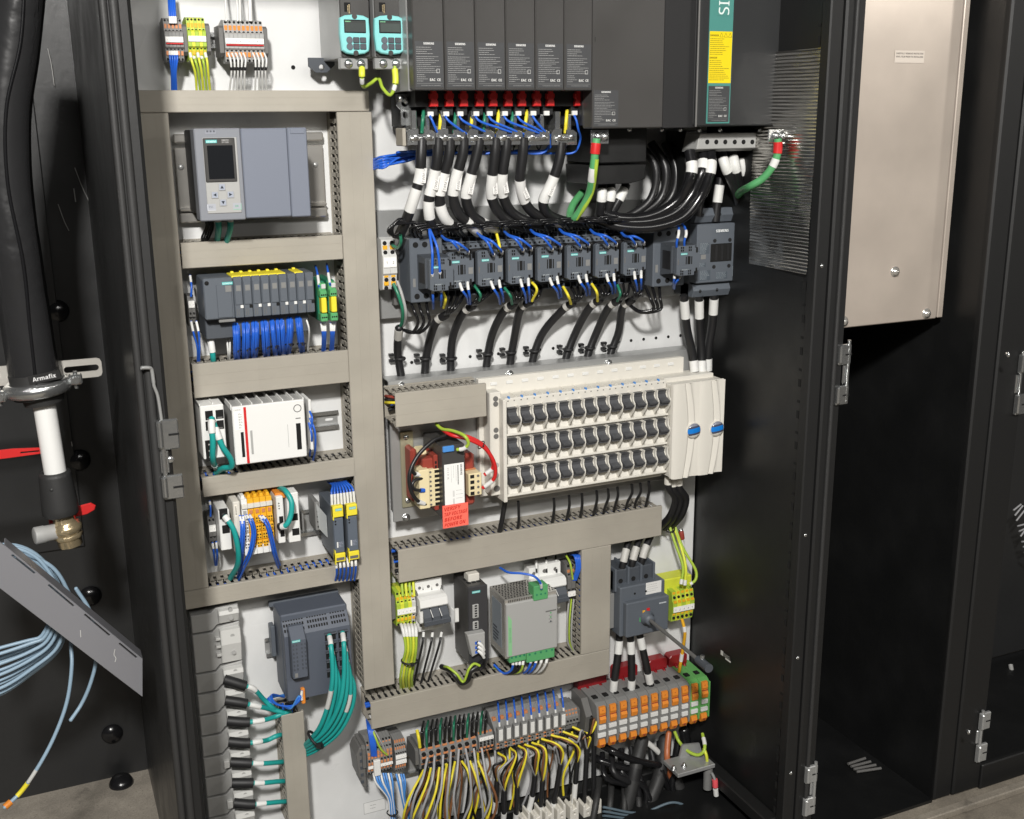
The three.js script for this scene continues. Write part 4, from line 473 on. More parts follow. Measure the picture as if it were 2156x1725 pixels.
{ const p = rect(662, 1062, 691, 1134, 0.06), g = thing('label_holder', 'grey end clamp with a clear slanted label plate beside the relays', 'label holder', at(670, 1115, 0.02)); part(g, 'clamp', [cb(p.x0 + 0.002, p.x0 + 0.009, p.y0 + 0.012, p.y1, 0.009, 0.052, 0.001)], MT.grey); for (let i = 0; i < 4; i++) part(g, 'clamp_hole', [peg(p.x0 + 0.0055, p.y0 + 0.018 + i * 0.008, 0.0515, 0.0012, 0.001, 8)], MT.hole);
  part(g, 'clear_plate', [plateShape([[p.x0 + 0.003, p.y1], [p.x1, p.y1 - 0.022], [p.x1, p.y0], [p.x0 + 0.006, p.y0 + 0.016]], 0.056, 0.057)], MT.clear); }
for (let i = 0; i < 8; i++) { const x = 700 + 7.5 * i, top = i < 4 ? 0 : 1; wire('blue_wire', 'white tipped blue wire arching into the tops of the yellow capped relays', 'wire', 'blue wires above the yellow capped relays', PX([[690 + 6 * i, 1015, 0.03], [700 + 4 * i, 1022 - i, 0.055], [698 + 6.3 * i, 1036 - i, 0.075], [699 + 6.8 * i, 1064 - i * 0.6, 0.078]]), 0.0017, MT.blue, { sleeves: [[0.74, 1]] }); }
for (let i = 0; i < 6; i++) wire('blue_wire', 'white tipped blue wire below the yellow capped relays', 'wire', 'blue wires below the yellow capped relays', PX([[706 + 8.4 * i, 1176 - i, 0.078], [708 + 8.2 * i, 1192 - i, 0.085], [709 + 8 * i, 1206 - i, 0.08], [706 + 8 * i, 1222, 0.062]]), 0.0017, MT.blue, { sleeves: [[0.05, 0.42]] });
// ---------- control units with turquoise keypads ----------
{ const zc = 0.125; for (const [k, a, b, c] of [[0, 710, 783, 123], [1, 783.6, 853, 121]]) {
    const r = rect(a, -70, b, c, zc), pos = ['left', 'right'][k], g = thing('control_unit', pos + ' drive control unit with turquoise keypad at the top', 'control unit', V(r.cx, r.y0, 0.02));
    part(g, 'housing', [cb(r.x0, r.x1 - 0.0004, r.y0, r.y1, 0.02, zc - 0.003, 0.001)], MT.galv); part(g, 'front', [cb(r.x0 + 0.0008, r.x1 - 0.0012, r.y0 + 0.001, r.y1, zc - 0.004, zc, 0.001)], MT.anth);
    const s = rect(a + 14, 5, a + 28, 25, zc); part(g, 'port', [cb(s.x0, s.x1, s.y0, s.y1, zc - 0.004, zc + 0.0006, 0.0003)], MT.hole); part(g, 'port_shell', [bx(s.x0 + 0.004, s.x0 + 0.0062, s.y0, s.y0 + s.h * 0.7, zc, zc + 0.0009), bx(s.x1 - 0.003, s.x1 - 0.001, s.y0 - 0.002, s.y0 + s.h * 0.8, zc, zc + 0.0009)], MT.brass);
    const q = rect(a + 3.5, 32 + k * 1.5, a + 70.5, 114, zc + 0.008), w = q.w, h = q.h, B = 0.004, pts = [[q.x0 + 0.002, q.y0 + 0.004], [q.x0 + w * 0.2, q.y0 + 0.0005], [q.x0 + w * 0.5, q.y0 - 0.0012], [q.x1 - w * 0.2, q.y0 + 0.0005], [q.x1 - 0.002, q.y0 + 0.004], [q.x1, q.y0 + h * 0.5], [q.x1 - 0.0008, q.y1 - 0.003], [q.x1 - w * 0.2, q.y1 + 0.0002], [q.x0 + w * 0.5, q.y1 + 0.0015], [q.x0 + w * 0.2, q.y1 + 0.0002], [q.x0 + 0.0008, q.y1 - 0.003], [q.x0, q.y0 + h * 0.5]];
    const pd = part(g, 'keypad', [plateShape(pts, zc, zc + 0.009, [], 0.0014)], MT.aqua), z = zc + 0.009; part(pd, 'display', [cb(q.x0 + w * 0.14, q.x1 - w * 0.13, q.y0 + h * 0.54, q.y1 - h * 0.1, z - 0.002, z + 0.0006, 0.0008)], MT.glass); dec(pd, q.x0 + w * 0.16, q.x1 - w * 0.14, q.y0 + h * 0.57, q.y1 - h * 0.13, z + 0.0008, (x, W, H) => { const m = x.createLinearGradient(0, 0, W, H); fill(x, W, H, '#2c302f'); txt(x, 'SIEMENS', 3, H * 0.1, H * 0.13, '#9fb', { maxW: W * 0.35 }); x.fillStyle = k ? '#3d4643' : '#333938'; x.fillRect(W * 0.06, H * 0.22, W * 0.88, H * 0.7); }, { name: 'display_window' });
    for (let i = 0; i < 3; i++) for (let j = 0; j < 2; j++) { const x = q.x0 + w * (0.3 + 0.225 * i), y = q.y0 + h * (0.36 - 0.17 * j); part(pd, 'key', i ? [cb(x - 0.0042, x + 0.0042, y - 0.0037, y + 0.0037, z - 0.001, z + 0.0014, 0.0008)] : [peg(x, y, z - 0.001, 0.0043, 0.0024, 14)], i ? MT.slate2 : MT.slate); }
    for (const y of [q.y0 + 0.001, q.y1 - 0.001]) part(g, 'latch', [peg(q.cx, y, z - 0.003, 0.0035, 0.0035, 12)], MT.anth);
    const e = rect(a + 6, 122, a + 66, 146, zc); part(g, 'earth_bracket', [cb(e.x0, e.x1, e.y0, e.y1, zc - 0.012, zc - 0.002, 0.001)], MT.galv); for (const f of [0.3, 0.75]) part(g, 'screw', screw(e.x0 + e.w * f, e.cy, zc - 0.002, 0.0062), MT.zinc);
  }
  const p = rect(655, 120, 712, 152, 0.05); solo('foot_bracket', 'dark mounting foot below the left control unit', 'bracket', [plateShape([[p.x0, p.y1], [p.x1, p.y1], [p.x1, p.y0 + 0.01], [p.x1 - 0.012, p.y0], [p.x0 + 0.01, p.y0], [p.x0, p.y0 + 0.008]], 0.03, 0.034, [[p.cx, p.cy - 0.003, 0.004]])], MT.slate2);
}
wire('earth_lead', 'yellow green earth lead looping between the two control units', 'wire', null, PX([[762, 140, 0.128], [762, 160, 0.132], [764, 182, 0.12], [780, 176, 0.10], [796, 165, 0.095], [806, 186, 0.115], [822, 200, 0.13], [832, 178, 0.134], [831, 140, 0.128]]), 0.0024, MT.gnye, { seg: 60, sleeves: [[0.02, 0.13, MT.lime, 1.8, 'cable_lug'], [0.88, 0.98, MT.lime, 1.8, 'cable_lug'], [0.15, 0.2, MT.tag, 1.3], [0.82, 0.87, MT.tag, 1.3]] });
// ---------- drive modules ----------
const ratingPlate = (x, W, H) => { fill(x, W, H, '#414244'); txt(x, 'SIEMENS', W / 2, H * 0.055, H * 0.06, '#e0e0de', { bold: 1, align: 'center' }); x.fillStyle = '#3a3b3d'; lines(x, W * 0.05, H * 0.13, W * 0.6, 4, H * 0.045, '#b9b9b6', 3); lines(x, W * 0.05, H * 0.33, W * 0.86, 9, H * 0.042, '#b0b0ae', 3); lines(x, W * 0.05, H * 0.72, W * 0.4, 4, H * 0.045, '#b9b9b6', 3); x.strokeStyle = '#c9c9c6'; x.lineWidth = 3; x.strokeRect(W * 0.76, H * 0.6, W * 0.1, H * 0.08); txt(x, 'EAC  CE', W * 0.7, H * 0.83, H * 0.075, '#d5d5d2', { bold: 1, align: 'center', maxW: W * 0.48 }); x.fillStyle = '#8b8b89'; x.fillRect(W * 0.04, H * 0.91, W * 0.92, 2); lines(x, W * 0.2, H * 0.95, W * 0.7, 1, 5, '#9a9a98', 3); };
const zd = 0.172;
{ const top = TOP - 0.012; const xe = [871.5, 941, 1005.5, 1067.6, 1129.5, 1189, 1247.5].map((x) => at(x, 185, zd)); const y0 = at(1060, 191, zd).y, W = (xe[6].x - xe[0].x) / 6; let first;
  for (let i = 0; i < 6; i++) { const x0 = xe[0].x + i * W, p = V(x0 + W / 2, y0, 0.03); const l = 'black drive module, ' + ORD[i] + ' of six side by side counted from the control units';
    if (!first) { const g = first = thing('drive_module', l, 'drive module', p, 'drive modules side by side at the top'), x1 = x0 + W; part(g, 'housing', [cb(x0 + 0.0006, x1 - 0.0006, y0 + 0.002, top, 0.03, zd - 0.01, 0.001)], MT.anth); part(g, 'front_cover', [cb(x0 + 0.0004, x1 - 0.0004, y0, top, zd - 0.012, zd, 0.0016)], MT.anth);
      const lb = dec(g, x0 + W * 0.06, x1 - W * 0.06, y0 + 0.004, y0 + 0.062, zd + 0.0004, ratingPlate, { name: 'rating_plate', key: 'rating', res: 6500 }); part(g, 'logo_recess', [bx(x0 + 0.001, x1 - 0.001, y0 + 0.0008, y0 + 0.0016, zd - 0.001, zd + 0.0006)], MT.dark);
    } else copyTo(first, p, l); }
  // below the covers: connector bay, red plugs, clamps
  const b = rect(866, 190, 1247, 262, zd - 0.06); solo('connector_bay', 'dark connector bay under the six drive modules', 'connector bay', [bx(b.x0, b.x1, b.y0, y0 + 0.003, 0.02, zd - 0.075), bx(b.x0, b.x1, y0 - 0.02, y0 + 0.003, 0.04, zd - 0.045)], MT.dark);
  const sd = rect(852, -60, 869, 192, zd - 0.02); solo('side_sheet', 'bare metal side sheet left of the first drive module', 'side sheet', [cb(sd.x0, sd.x1, sd.y0, sd.y1, 0.03, zd - 0.02, 0.001)], MT.galv);
  const sb = thing('side_bracket', 'punched zinc bracket under the left end of the drive modules', 'bracket', at(850, 262, 0.1)); const s0 = rect(834, 198, 866, 264, 0.10); part(sb, 'sheet', [plateShape([[s0.x0, s0.y1], [s0.x1, s0.y1], [s0.x1, s0.y0], [s0.x0 + 0.006, s0.y0], [s0.x0 + 0.006, s0.cy], [s0.x0, s0.cy + 0.006]], 0.096, 0.10, [[s0.x0 + 0.012, s0.y1 - 0.012, 0.005], [s0.cx + 0.003, s0.y0 + 0.014, 0.005]])], MT.zinc); for (const [px, py] of [[844, 208], [856, 212]]) { const q = at(px, py, 0.1); part(sb, 'bolt', screw(q.x, q.y, 0.1, 0.005), MT.zinc); }
  const RX = [910, 943, 973, 1006.5, 1035, 1067, 1095.5, 1127, 1155, 1214]; let fr; const zr = zd - 0.045;
  RX.forEach((px, i) => { const q = at(px, 209, zr), l = 'red plug latch under the drive modules, ' + ORD[i] + ' from the left'; const p = V(q.x, at(1060, 224, zr).y, zr);
    if (!fr) { fr = thing('plug_latch', l, 'plug', p, 'red plug latches under the drive modules'); part(fr, 'lever', [plateShape([[p.x - 0.006, p.y], [p.x + 0.006, p.y], [p.x + 0.006, p.y + 0.006], [p.x + 0.0045, p.y + 0.009], [p.x + 0.0062, p.y + 0.012], [p.x + 0.0062, p.y + 0.017], [p.x + 0.004, p.y + 0.018], [p.x + 0.0035, p.y + 0.023], [p.x - 0.0035, p.y + 0.023], [p.x - 0.004, p.y + 0.018], [p.x - 0.0062, p.y + 0.017], [p.x - 0.0062, p.y + 0.012], [p.x - 0.0045, p.y + 0.009], [p.x - 0.006, p.y + 0.006]], zr, zr + 0.008, [], 0.001)], MT.red); part(fr, 'plug_body', [cb(p.x - 0.008, p.x + 0.008, p.y - 0.012, p.y + 0.012, zr - 0.03, zr - 0.001, 0.001)], MT.dark); part(fr, 'white_plug', [cb(p.x - 0.0075, p.x + 0.001, p.y - 0.013, p.y - 0.0065, zr - 0.012, zr + 0.002, 0.0006)], MT.tag);
    } else copyTo(fr, p, l); });
  const zk = 0.128, CXs = [[857, 918], [919.5, 981], [984, 1042], [1045, 1101], [1105, 1158], [1162, 1215]];
  CXs.forEach(([a, c], i) => { const r = rect(a, 273 + 1, c, 305, zk), g = thing('shield_clamp', 'shiny zinc cable clamp below the drive modules, ' + ORD[i] + ' from the left', 'clamp', V(r.cx, r.y0, zk)); part(g, 'sheet', [plateShape([[r.x0, r.y0], [r.x1, r.y0], [r.x1, r.y1 - 0.004], [r.x1 - 0.006, r.y1], [r.cx + 0.004, r.y1], [r.cx + 0.004, r.y1 - 0.006], [r.cx - 0.004, r.y1 - 0.006], [r.cx - 0.004, r.y1 + 0.002], [r.x0 + 0.004, r.y1 + 0.001], [r.x0, r.y1 - 0.004]], zk - 0.004, zk, [[r.x0 + 0.007, r.y0 + 0.006, 0.002]], 0.0006)], MT.zinc);
    part(g, 'band', [lathe(V(r.x0 + 0.004, r.cy - 0.001, zk - 0.001), [[0.0001, 0], [0.0042, 0.0003], [0.0044, r.w * 0.4], [0.0042, r.w - 0.0085], [0.0001, r.w - 0.008]], V(1, 0, 0), 14)], MT.zinc); for (const f of [0.28, 0.74]) part(g, 'screw', screw(r.x0 + r.w * f, r.cy + 0.001, zk + 0.0028, 0.0042), MT.zinc); part(g, 'arm', [cb(r.x0 + 0.008, r.x0 + 0.016, r.y1 - 0.002, r.y1 + 0.026, zk - 0.03, zk - 0.004, 0.001), cb(r.x1 - 0.012, r.x1 - 0.006, r.y1 - 0.002, r.y1 + 0.02, zk - 0.02, zk - 0.006, 0.001)], MT.zinc); });
  const cbp = rect(847, 270, 856, 308, 0.13); solo('clamp_plate_edge', 'beige edge plate at the left end of the zinc cable clamps', 'plate', [cb(cbp.x0, cbp.x1, cbp.y0, cbp.y1, 0.10, 0.13, 0.001)], MT.duct);
  // thin blue wires from the plugs
  RX.filter((_, i) => i !== 8).forEach((px, i) => { const x = px - 5, k = i % 3, ex = [926, 993, 1048, 1110, 1118, 1159, 1166, 1160, 1222][i] ?? px + 40, ey = 300; wire('blue_wire', 'blue wire with white sleeve from the ' + ORD[i] + ' red plug bending into the blue harness', 'wire', 'blue wires from the red plugs', PX([[x - 4, 236, zr - 0.004], [x + 4, 252, zr + 0.004], [(x + ex) / 2 + 2, 272, zr + 0.002], [ex, ey - 6, zr - 0.012], [ex - 12, 314 + k * 3, zr - 0.02], [ex - 60, 319 + k * 2, zr - 0.03], [Math.min(ex - 90, 900), 321 + k * 3, zr - 0.04], [842, 324 + k * 7 + (i > 4 ? 4 : 0), zr - 0.05 - 0.004 * (i % 4)], [806, 330 + (i % 5) * 6, 0.08], [775, 340 + (i % 4) * 7, 0.04]]), 0.00175, MT.blue, { seg: 80, sleeves: [[0.012, 0.05 - i * 0.002]] }); });
  [[888, 320], [963, 317], [1018, 313], [1078, 308], [1134, 305], [1190, 303]].forEach(([px, py], i) => tieAt('black cable tie round the blue harness under the clamps, ' + ORD[i] + ' from the left', px, py, zr - 0.022, V(1, 0.05, 0), 0.0068));
  for (const [i, px] of [890, 927, 958, 993, 1020, 1048, 1078, 1107, 1192].entries()) wire('motor_core', ['green', 'yellow'][i % 2 || i === 8 ? 1 : 0] + ' core above the zinc clamps, ' + ORD[i] + ' from the left', 'wire', 'cores above the zinc clamps', PX([[px + 2, 232, 0.115], [px, 255, 0.122], [px - 2, 280, 0.118]]), 0.0026, i % 2 || i === 8 ? MT.yellow : MT.dgreen);
  // black shielded motor cables
  const Kc = [[[888, 290, .146], [886, 335, .148], [884, 372, .145], [872, 415, .14], [856, 462, .125], [840, 497, .10]], [[923, 290, .146], [921, 330, .146], [913, 375, .14], [903, 420, .135], [904, 455, .13], [914, 490, .115]], [[947, 290, .146], [945, 330, .146], [934, 372, .14], [925, 415, .135], [934, 455, .13], [958, 483, .115]], [[976, 290, .146], [974, 325, .146], [961, 372, .14], [954, 415, .132], [966, 450, .128], [994, 477, .12], [1010, 492, .1]], [[1009, 290, .146], [1006, 315, .146], [990, 378, .14], [981, 415, .132], [994, 452, .125], [1024, 474, .118], [1050, 482, .1]], [[1044, 290, .146], [1042, 325, .146], [1036, 378, .14], [1035, 415, .13], [1054, 452, .122], [1090, 474, .115], [1115, 480, .1]], [[1067, 290, .146], [1065, 320, .146], [1057, 376, .14], [1059, 412, .13], [1078, 448, .122], [1122, 470, .115], [1160, 476, .1]], [[1102, 290, .146], [1101, 320, .146], [1095, 380, .14], [1102, 417, .13], [1118, 444, .122], [1158, 464, .112], [1200, 470, .1]], [[1182, 300, .146], [1178, 335, .146], [1164, 380, .14], [1144, 424, .13], [1150, 447, .122], [1185, 465, .112], [1230, 469, .1]]];
  const SL = [[[.30, .47], [.52, .72]], [[.32, .56], [.62, .82]], [[.36, .58], [.68, .9]], [[.28, .48], [.75, .96]], [[.3, .5], [.78, .97]], [[.3, .5]], [[.3, .5]], [[.33, .54], [.8, .95]], [[.3, .5]]];
  Kc.forEach((p, i) => { const g = wire('motor_cable', 'thick black cable with white marker hanging from the ' + ORD[i] + ' clamp position', 'cable', 'thick black cables from the drive modules', PX(p, -0.022), 0.0076, MT.cable, { seg: 46, rad: 14, sleeves: SL[i].map((s) => [s[0], s[1], MT.tag, 1.07]) });
    const c = new THREE.CatmullRomCurve3(PX(p, -0.022), false, 'centripetal'), a = c.getPoint((SL[i][0][0] + SL[i][0][1]) / 2), t = c.getTangent((SL[i][0][0] + SL[i][0][1]) / 2); dec(g, -0.0035, 0.0035, -0.010, 0.010, 0, (x, W, H) => { fill(x, W, H, '#e4e3e0'); x.translate(W / 2, H / 2); x.rotate(-Math.PI / 2); txt(x, (i + 1) + 'WM1A', 0, 0, W * 0.75, '#555', { align: 'center' }); }, { name: 'marker_print', xf: new THREE.Matrix4().makeRotationZ(Math.atan2(t.y, t.x) + Math.PI / 2).setPosition(a.x + 0.0025, a.y, a.z + 0.0085), res: 8000 }); });
}
// ---------- the two big drive units ----------
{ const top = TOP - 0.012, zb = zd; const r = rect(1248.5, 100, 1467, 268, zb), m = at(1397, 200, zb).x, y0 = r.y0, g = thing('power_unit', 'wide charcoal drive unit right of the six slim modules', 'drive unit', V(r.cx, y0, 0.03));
  part(g, 'housing', [cb(r.x0, r.x1, y0 + 0.004, top, 0.03, zb - 0.03, 0.001)], MT.dark); part(g, 'front_cover', [cb(r.x0, m, y0, top, zb - 0.03, zb, 0.0015)], MT.anth); part(g, 'painted_shade_cover', [plateShape([[m + 0.0004, y0], [r.x1, y0], [r.x1, top], [m + 0.0004, top]], zb - 0.03, zb - 0.0015)], MT.dark); part(g, 'edge_gap', [bx(r.x0 + 0.003, r.x0 + 0.0036, at(1252, 83, zb).y - 0.003, at(1252, 83, zb).y + 0.003, zb - 0.001, zb + 0.0004)], MT.hole);  // right part of the front: cast shadow put in as a darker colour
  const q = rect(1249.5, 190, 1301, 266, zb); dec(g, q.x0, q.x1, q.y0, q.y1, zb + 0.0005, ratingPlate, { name: 'rating_plate', key: 'rating' });
  const s = rect(1469, 100, 1674, 264, zb + 0.006), h = thing('power_unit', 'tall black power unit with a teal stripe and yellow warning label', 'drive unit', V(s.cx, s.y0, 0.03)); part(h, 'housing', [cb(s.x0, s.x1, s.y0 + 0.003, top, 0.03, s.z - 0.006, 0.001)], MT.dark); part(h, 'front_cover', [cb(s.x0 + 0.0006, s.x1, s.y0, top, s.z - 0.008, s.z, 0.002)], mk(lin(0.024, 0.025, 0.026), 0.5)); part(h, 'edge_trim', [cyl(V(s.x0 + 0.001, s.y0, s.z), V(s.x0 + 0.001, top, s.z), 0.0016, 0.0016, 8)], MT.mgrey);
  const t0 = at(1486, 260, s.z), t1 = at(1534.5, 260, s.z), ty = at(1510, 260, s.z).y; part(h, 'teal_stripe', [bx(t0.x, t1.x, ty, top, s.z - 0.001, s.z + 0.0012)], MT.tealp); const zz = s.z + 0.0016;
  const ya = at(1513, 66, zz).y, yb = at(1513, 175, zz).y, yc = at(1510, 181, zz).y, yd = at(1510, 257, zz).y, xa = t0.x + 0.0008, xb = t1.x - 0.0008;
  dec(h, xa, xb, yb, ya, zz, (x, W, H) => { fill(x, W, H, '#e8cf1c'); txt(x, 'DANGER', W * 0.03, H * 0.08, H * 0.05, '#3a3310', { bold: 1 }); x.strokeStyle = '#4a4314'; x.lineWidth = 2; for (let i = 0; i < 3; i++) { const c = W * (0.52 + 0.19 * i); x.beginPath(); x.moveTo(c, H * 0.03); x.lineTo(c + W * 0.075, H * 0.11); x.lineTo(c - W * 0.075, H * 0.11); x.closePath(); x.stroke(); } lines(x, W * 0.04, H * 0.14, W * 0.88, 9, H * 0.037, '#6f641c', 4); txt(x, 'DANGER', W * 0.03, H * 0.51, H * 0.045, '#3a3310', { bold: 1 }); lines(x, W * 0.04, H * 0.56, W * 0.88, 11, H * 0.037, '#6f641c', 4); }, { name: 'warning_label', res: 5000 });
  dec(h, xa + 0.001, xb - 0.001, yd, yc, zz, ratingPlate, { name: 'rating_plate', key: 'rating' });
  const yt = at(1522, 33, zz).y, ye = top; dec(h, xa + 0.012, xb - 0.004, yt, yt + 0.062, zz, (x, W, H) => { fill(x, W, H, '#4f8a82'); x.translate(W * 0.5, H); x.rotate(-Math.PI / 2); txt(x, 'SINAMICS', 2, 0, W * 1.05, '#dfe9e6'); }, { name: 'maker_lettering', res: 4500 });
  for (const px of [1325, 1393, 1432, 1472, 1516, 1600]) { const p = at(px, 273, zb - 0.02); part(px < 1470 ? g : h, 'screw', [ball(p, 0.0035)], MT.zinc); }
}
const earthClip = (label, px, py, pts, sl, dz = 0) => { const r = rect(px - 17, py - 16, px + 20, py + 14, 0.155 + dz), g = thing('earth_clip', label + ' with shiny bolt', 'earth clip', V(r.cx, r.y0, 0.145)); part(g, 'tab', [cb(r.x0, r.x1, r.y0, r.y1, 0.151 + dz, 0.154 + dz, 0.001)], MT.zinc); for (const f of [0.35, 0.72]) part(g, 'bolt', [lathe(V(r.x0 + r.w * f, r.cy, 0.154 + dz), [[0.007, 0], [0.0065, 0.003], [0.004, 0.004], [0.004, 0.006], [0.0001, 0.0065]], V(0, 0, 1), 10)], MT.zinc); wire('earth_cable', 'thick green and yellow earth cable with red lug ' + label.replace('zinc earth clip ', ''), 'cable', null, PX(pts, -0.035 + dz), 0.0058, MT.green, { seg: 50, rad: 12, sleeves: sl });
};
earthClip('zinc earth clip below the wide charcoal drive unit', 1263, 289, [[1256, 292, .196], [1254, 310, .196], [1252, 330, .195], [1248, 365, .19], [1240, 410, .17], [1224, 440, .155], [1208, 461, .14], [1200, 455, .12], [1206, 432, .1], [1226, 405, .08]], [[0.06, 0.19, MT.red, 1.25, 'cable_lug'], [0.3, 0.37, MT.tag, 1.1]]);
earthClip('zinc earth clip below the tall black power unit', 1637, 288, [[1638, 292, .196], [1638, 312, .196], [1635, 332, .195], [1624, 355, .19], [1606, 376, .18], [1582, 391, .165], [1562, 402, .11], [1550, 415, .06]], [[0.05, 0.22, MT.red, 1.2, 'cable_lug'], [0.3, 0.4, MT.tag, 1.1]], 0.055);
for (const [a, n] of [[[[1253, 335, .2], [1250, 362, .196], [1243, 405, .177], [1227, 437, .163], [1210, 461, .147]], 'below the wide charcoal drive unit']]) solo('earth_stripe', 'yellow stripe of the earth cable ' + n, 'stripe', [tube(PX(a.map((q) => [q[0] + 3.5, q[1], q[2] - 0.0355])), 0.0032, 30, 8)], MT.gnye);
// grey outlet cover and supply cables
{ const z = 0.14, P = (x, y) => { const q = at(x, y, z); return [q.x, q.y]; }; const a = P(1474, 281), b = P(1593, 279), c = P(1594, 312), d = P(1462, 316); const g = thing('outlet_cover', 'light grey cable outlet cover with six holes under the tall black power unit', 'cover', at(1525, 318, z)); const yb = P(1540, 313)[1];
  part(g, 'front', [plateShape([[a[0], a[1]], [b[0], a[1]], [b[0], yb], [d[0] + 0.004, yb]], 0.10, z, [], 0.001)], MT.lgrey); part(g, 'lower_lip', [prof([[0.10, yb - 0.004], [z - 0.012, yb - 0.004], [z, yb + 0.001], [0.10, yb + 0.001]], d[0] + 0.004, b[0])], MT.grey); for (const px of [1489, 1508, 1527, 1547, 1565.5, 1584]) { const p = at(px, 299, z); part(g, 'hole', [peg(p.x, p.y, z - 0.001, 0.0036, 0.0016, 14)], MT.hole); }
  const bl = rect(1251, 270, 1361, 385, 0.12), h = thing('reactor_box', 'matt black box under the wide charcoal drive unit', 'box', V(bl.cx, bl.y0, 0.03)); part(h, 'housing', [cb(bl.x0, bl.x1, bl.y0 + 0.03, bl.y1 + 0.02, 0.03, 0.12, 0.002)], MT.black); part(h, 'lower_shroud', [plateShape([[bl.x0 - 0.002, bl.y0 + 0.028], [bl.x1 - 0.003, bl.y0 + 0.028], [bl.x1 - 0.004, bl.y0 + 0.006], [bl.x1 - 0.03, bl.y0], [bl.x0, bl.y0]], 0.03, 0.123, [], 0.001)], MT.black);
  const sh = rect(1430, 275, 1470, 420, 0.07); solo('inner_shroud', 'black sheet shroud left of the grey outlet cover', 'shroud', [cb(sh.x0, sh.x1, sh.y0, sh.y1, 0.03, 0.09, 0.001)], MT.black); }
[[[1452, 318, .15], [1457, 355, .16], [1452, 378, .16], [1436, 412, .15], [1404, 440, .14], [1356, 458, .13], [1302, 459, .12], [1262, 445, .1]], [[1480, 318, .14], [1480, 350, .152], [1476, 368, .155], [1458, 407, .15], [1424, 446, .145], [1370, 466, .135], [1308, 467, .12], [1260, 452, .1]], [[1496, 318, .145], [1496, 355, .16], [1490, 380, .16], [1476, 412, .155], [1440, 456, .15], [1380, 478, .14], [1310, 478, .12], [1255, 462, .1]]].forEach((p, i) => wire('supply_cable', 'glossy black supply cable sweeping left under the grey outlet cover, ' + ['outer and leftmost', 'middle', 'inner and lowest'][i], 'cable', null, PX(p, -0.02), 0.0085, MT.gloss, { seg: 60, rad: 14, sleeves: [[0.09, 0.2, MT.tag, 1.08]] }));
[[[1518, 318, .12], [1528, 352, .13], [1545, 390, .12], [1560, 440, .1]], [[1540, 318, .12], [1548, 350, .135], [1556, 390, .12], [1566, 440, .1]], [[1556, 320, .11], [1565, 355, .12], [1572, 400, .11], [1575, 450, .09]]].forEach((p, i) => wire('supply_cable', 'black cable with white marker falling to the large contactor, ' + ORD[i] + ' of three', 'cable', null, PX(p, -0.02), 0.0078, MT.cable, { seg: 26, rad: 12, sleeves: [[0.15, 0.42, MT.tag, 1.08]] }));
[[[1268, 388, .09], [1267, 415, .1], [1263, 450, .09]], [[1286, 388, .085], [1286, 413, .095], [1276, 455, .085]], [[1318, 390, .08], [1308, 412, .09], [1284, 455, .085]]].forEach((p, i) => wire('supply_cable', 'black cable with white marker below the matt black box, ' + ORD[i] + ' of three', 'cable', null, PX(p), 0.0072, MT.cable, { seg: 20, rad: 12, sleeves: [[0.25, 0.62, MT.tag, 1.08]] }));
for (let i = 0; i < 5; i++) wire('supply_cable', 'black cable in the shade behind the sweeping supply cables, ' + ORD[i] + ' from the left', 'cable', 'black cables in the shade under the drive units', PX([[1340 + i * 30, 300, 0.04], [1380 + i * 22, 350 + i * 5, 0.06], [1370 + i * 20, 420, 0.06], [1300 + i * 10, 470, 0.05]]), 0.007, MT.cable, { seg: 24 });
for (const [i, a] of [[0, [1475, 402]], [1, [1512, 414]]]) { const p = at(a[0], a[1], 0.075); wire('supply_cable', ['left', 'right'][i] + ' short black cable with white marker above the large contactor', 'cable', null, [p.clone().add(V(0.004, 0.03, 0)), p, p.clone().add(V(-0.004, -0.04, 0))], 0.0075, MT.cable, { sleeves: [[0.2, 0.62, MT.tag, 1.08]] }); }
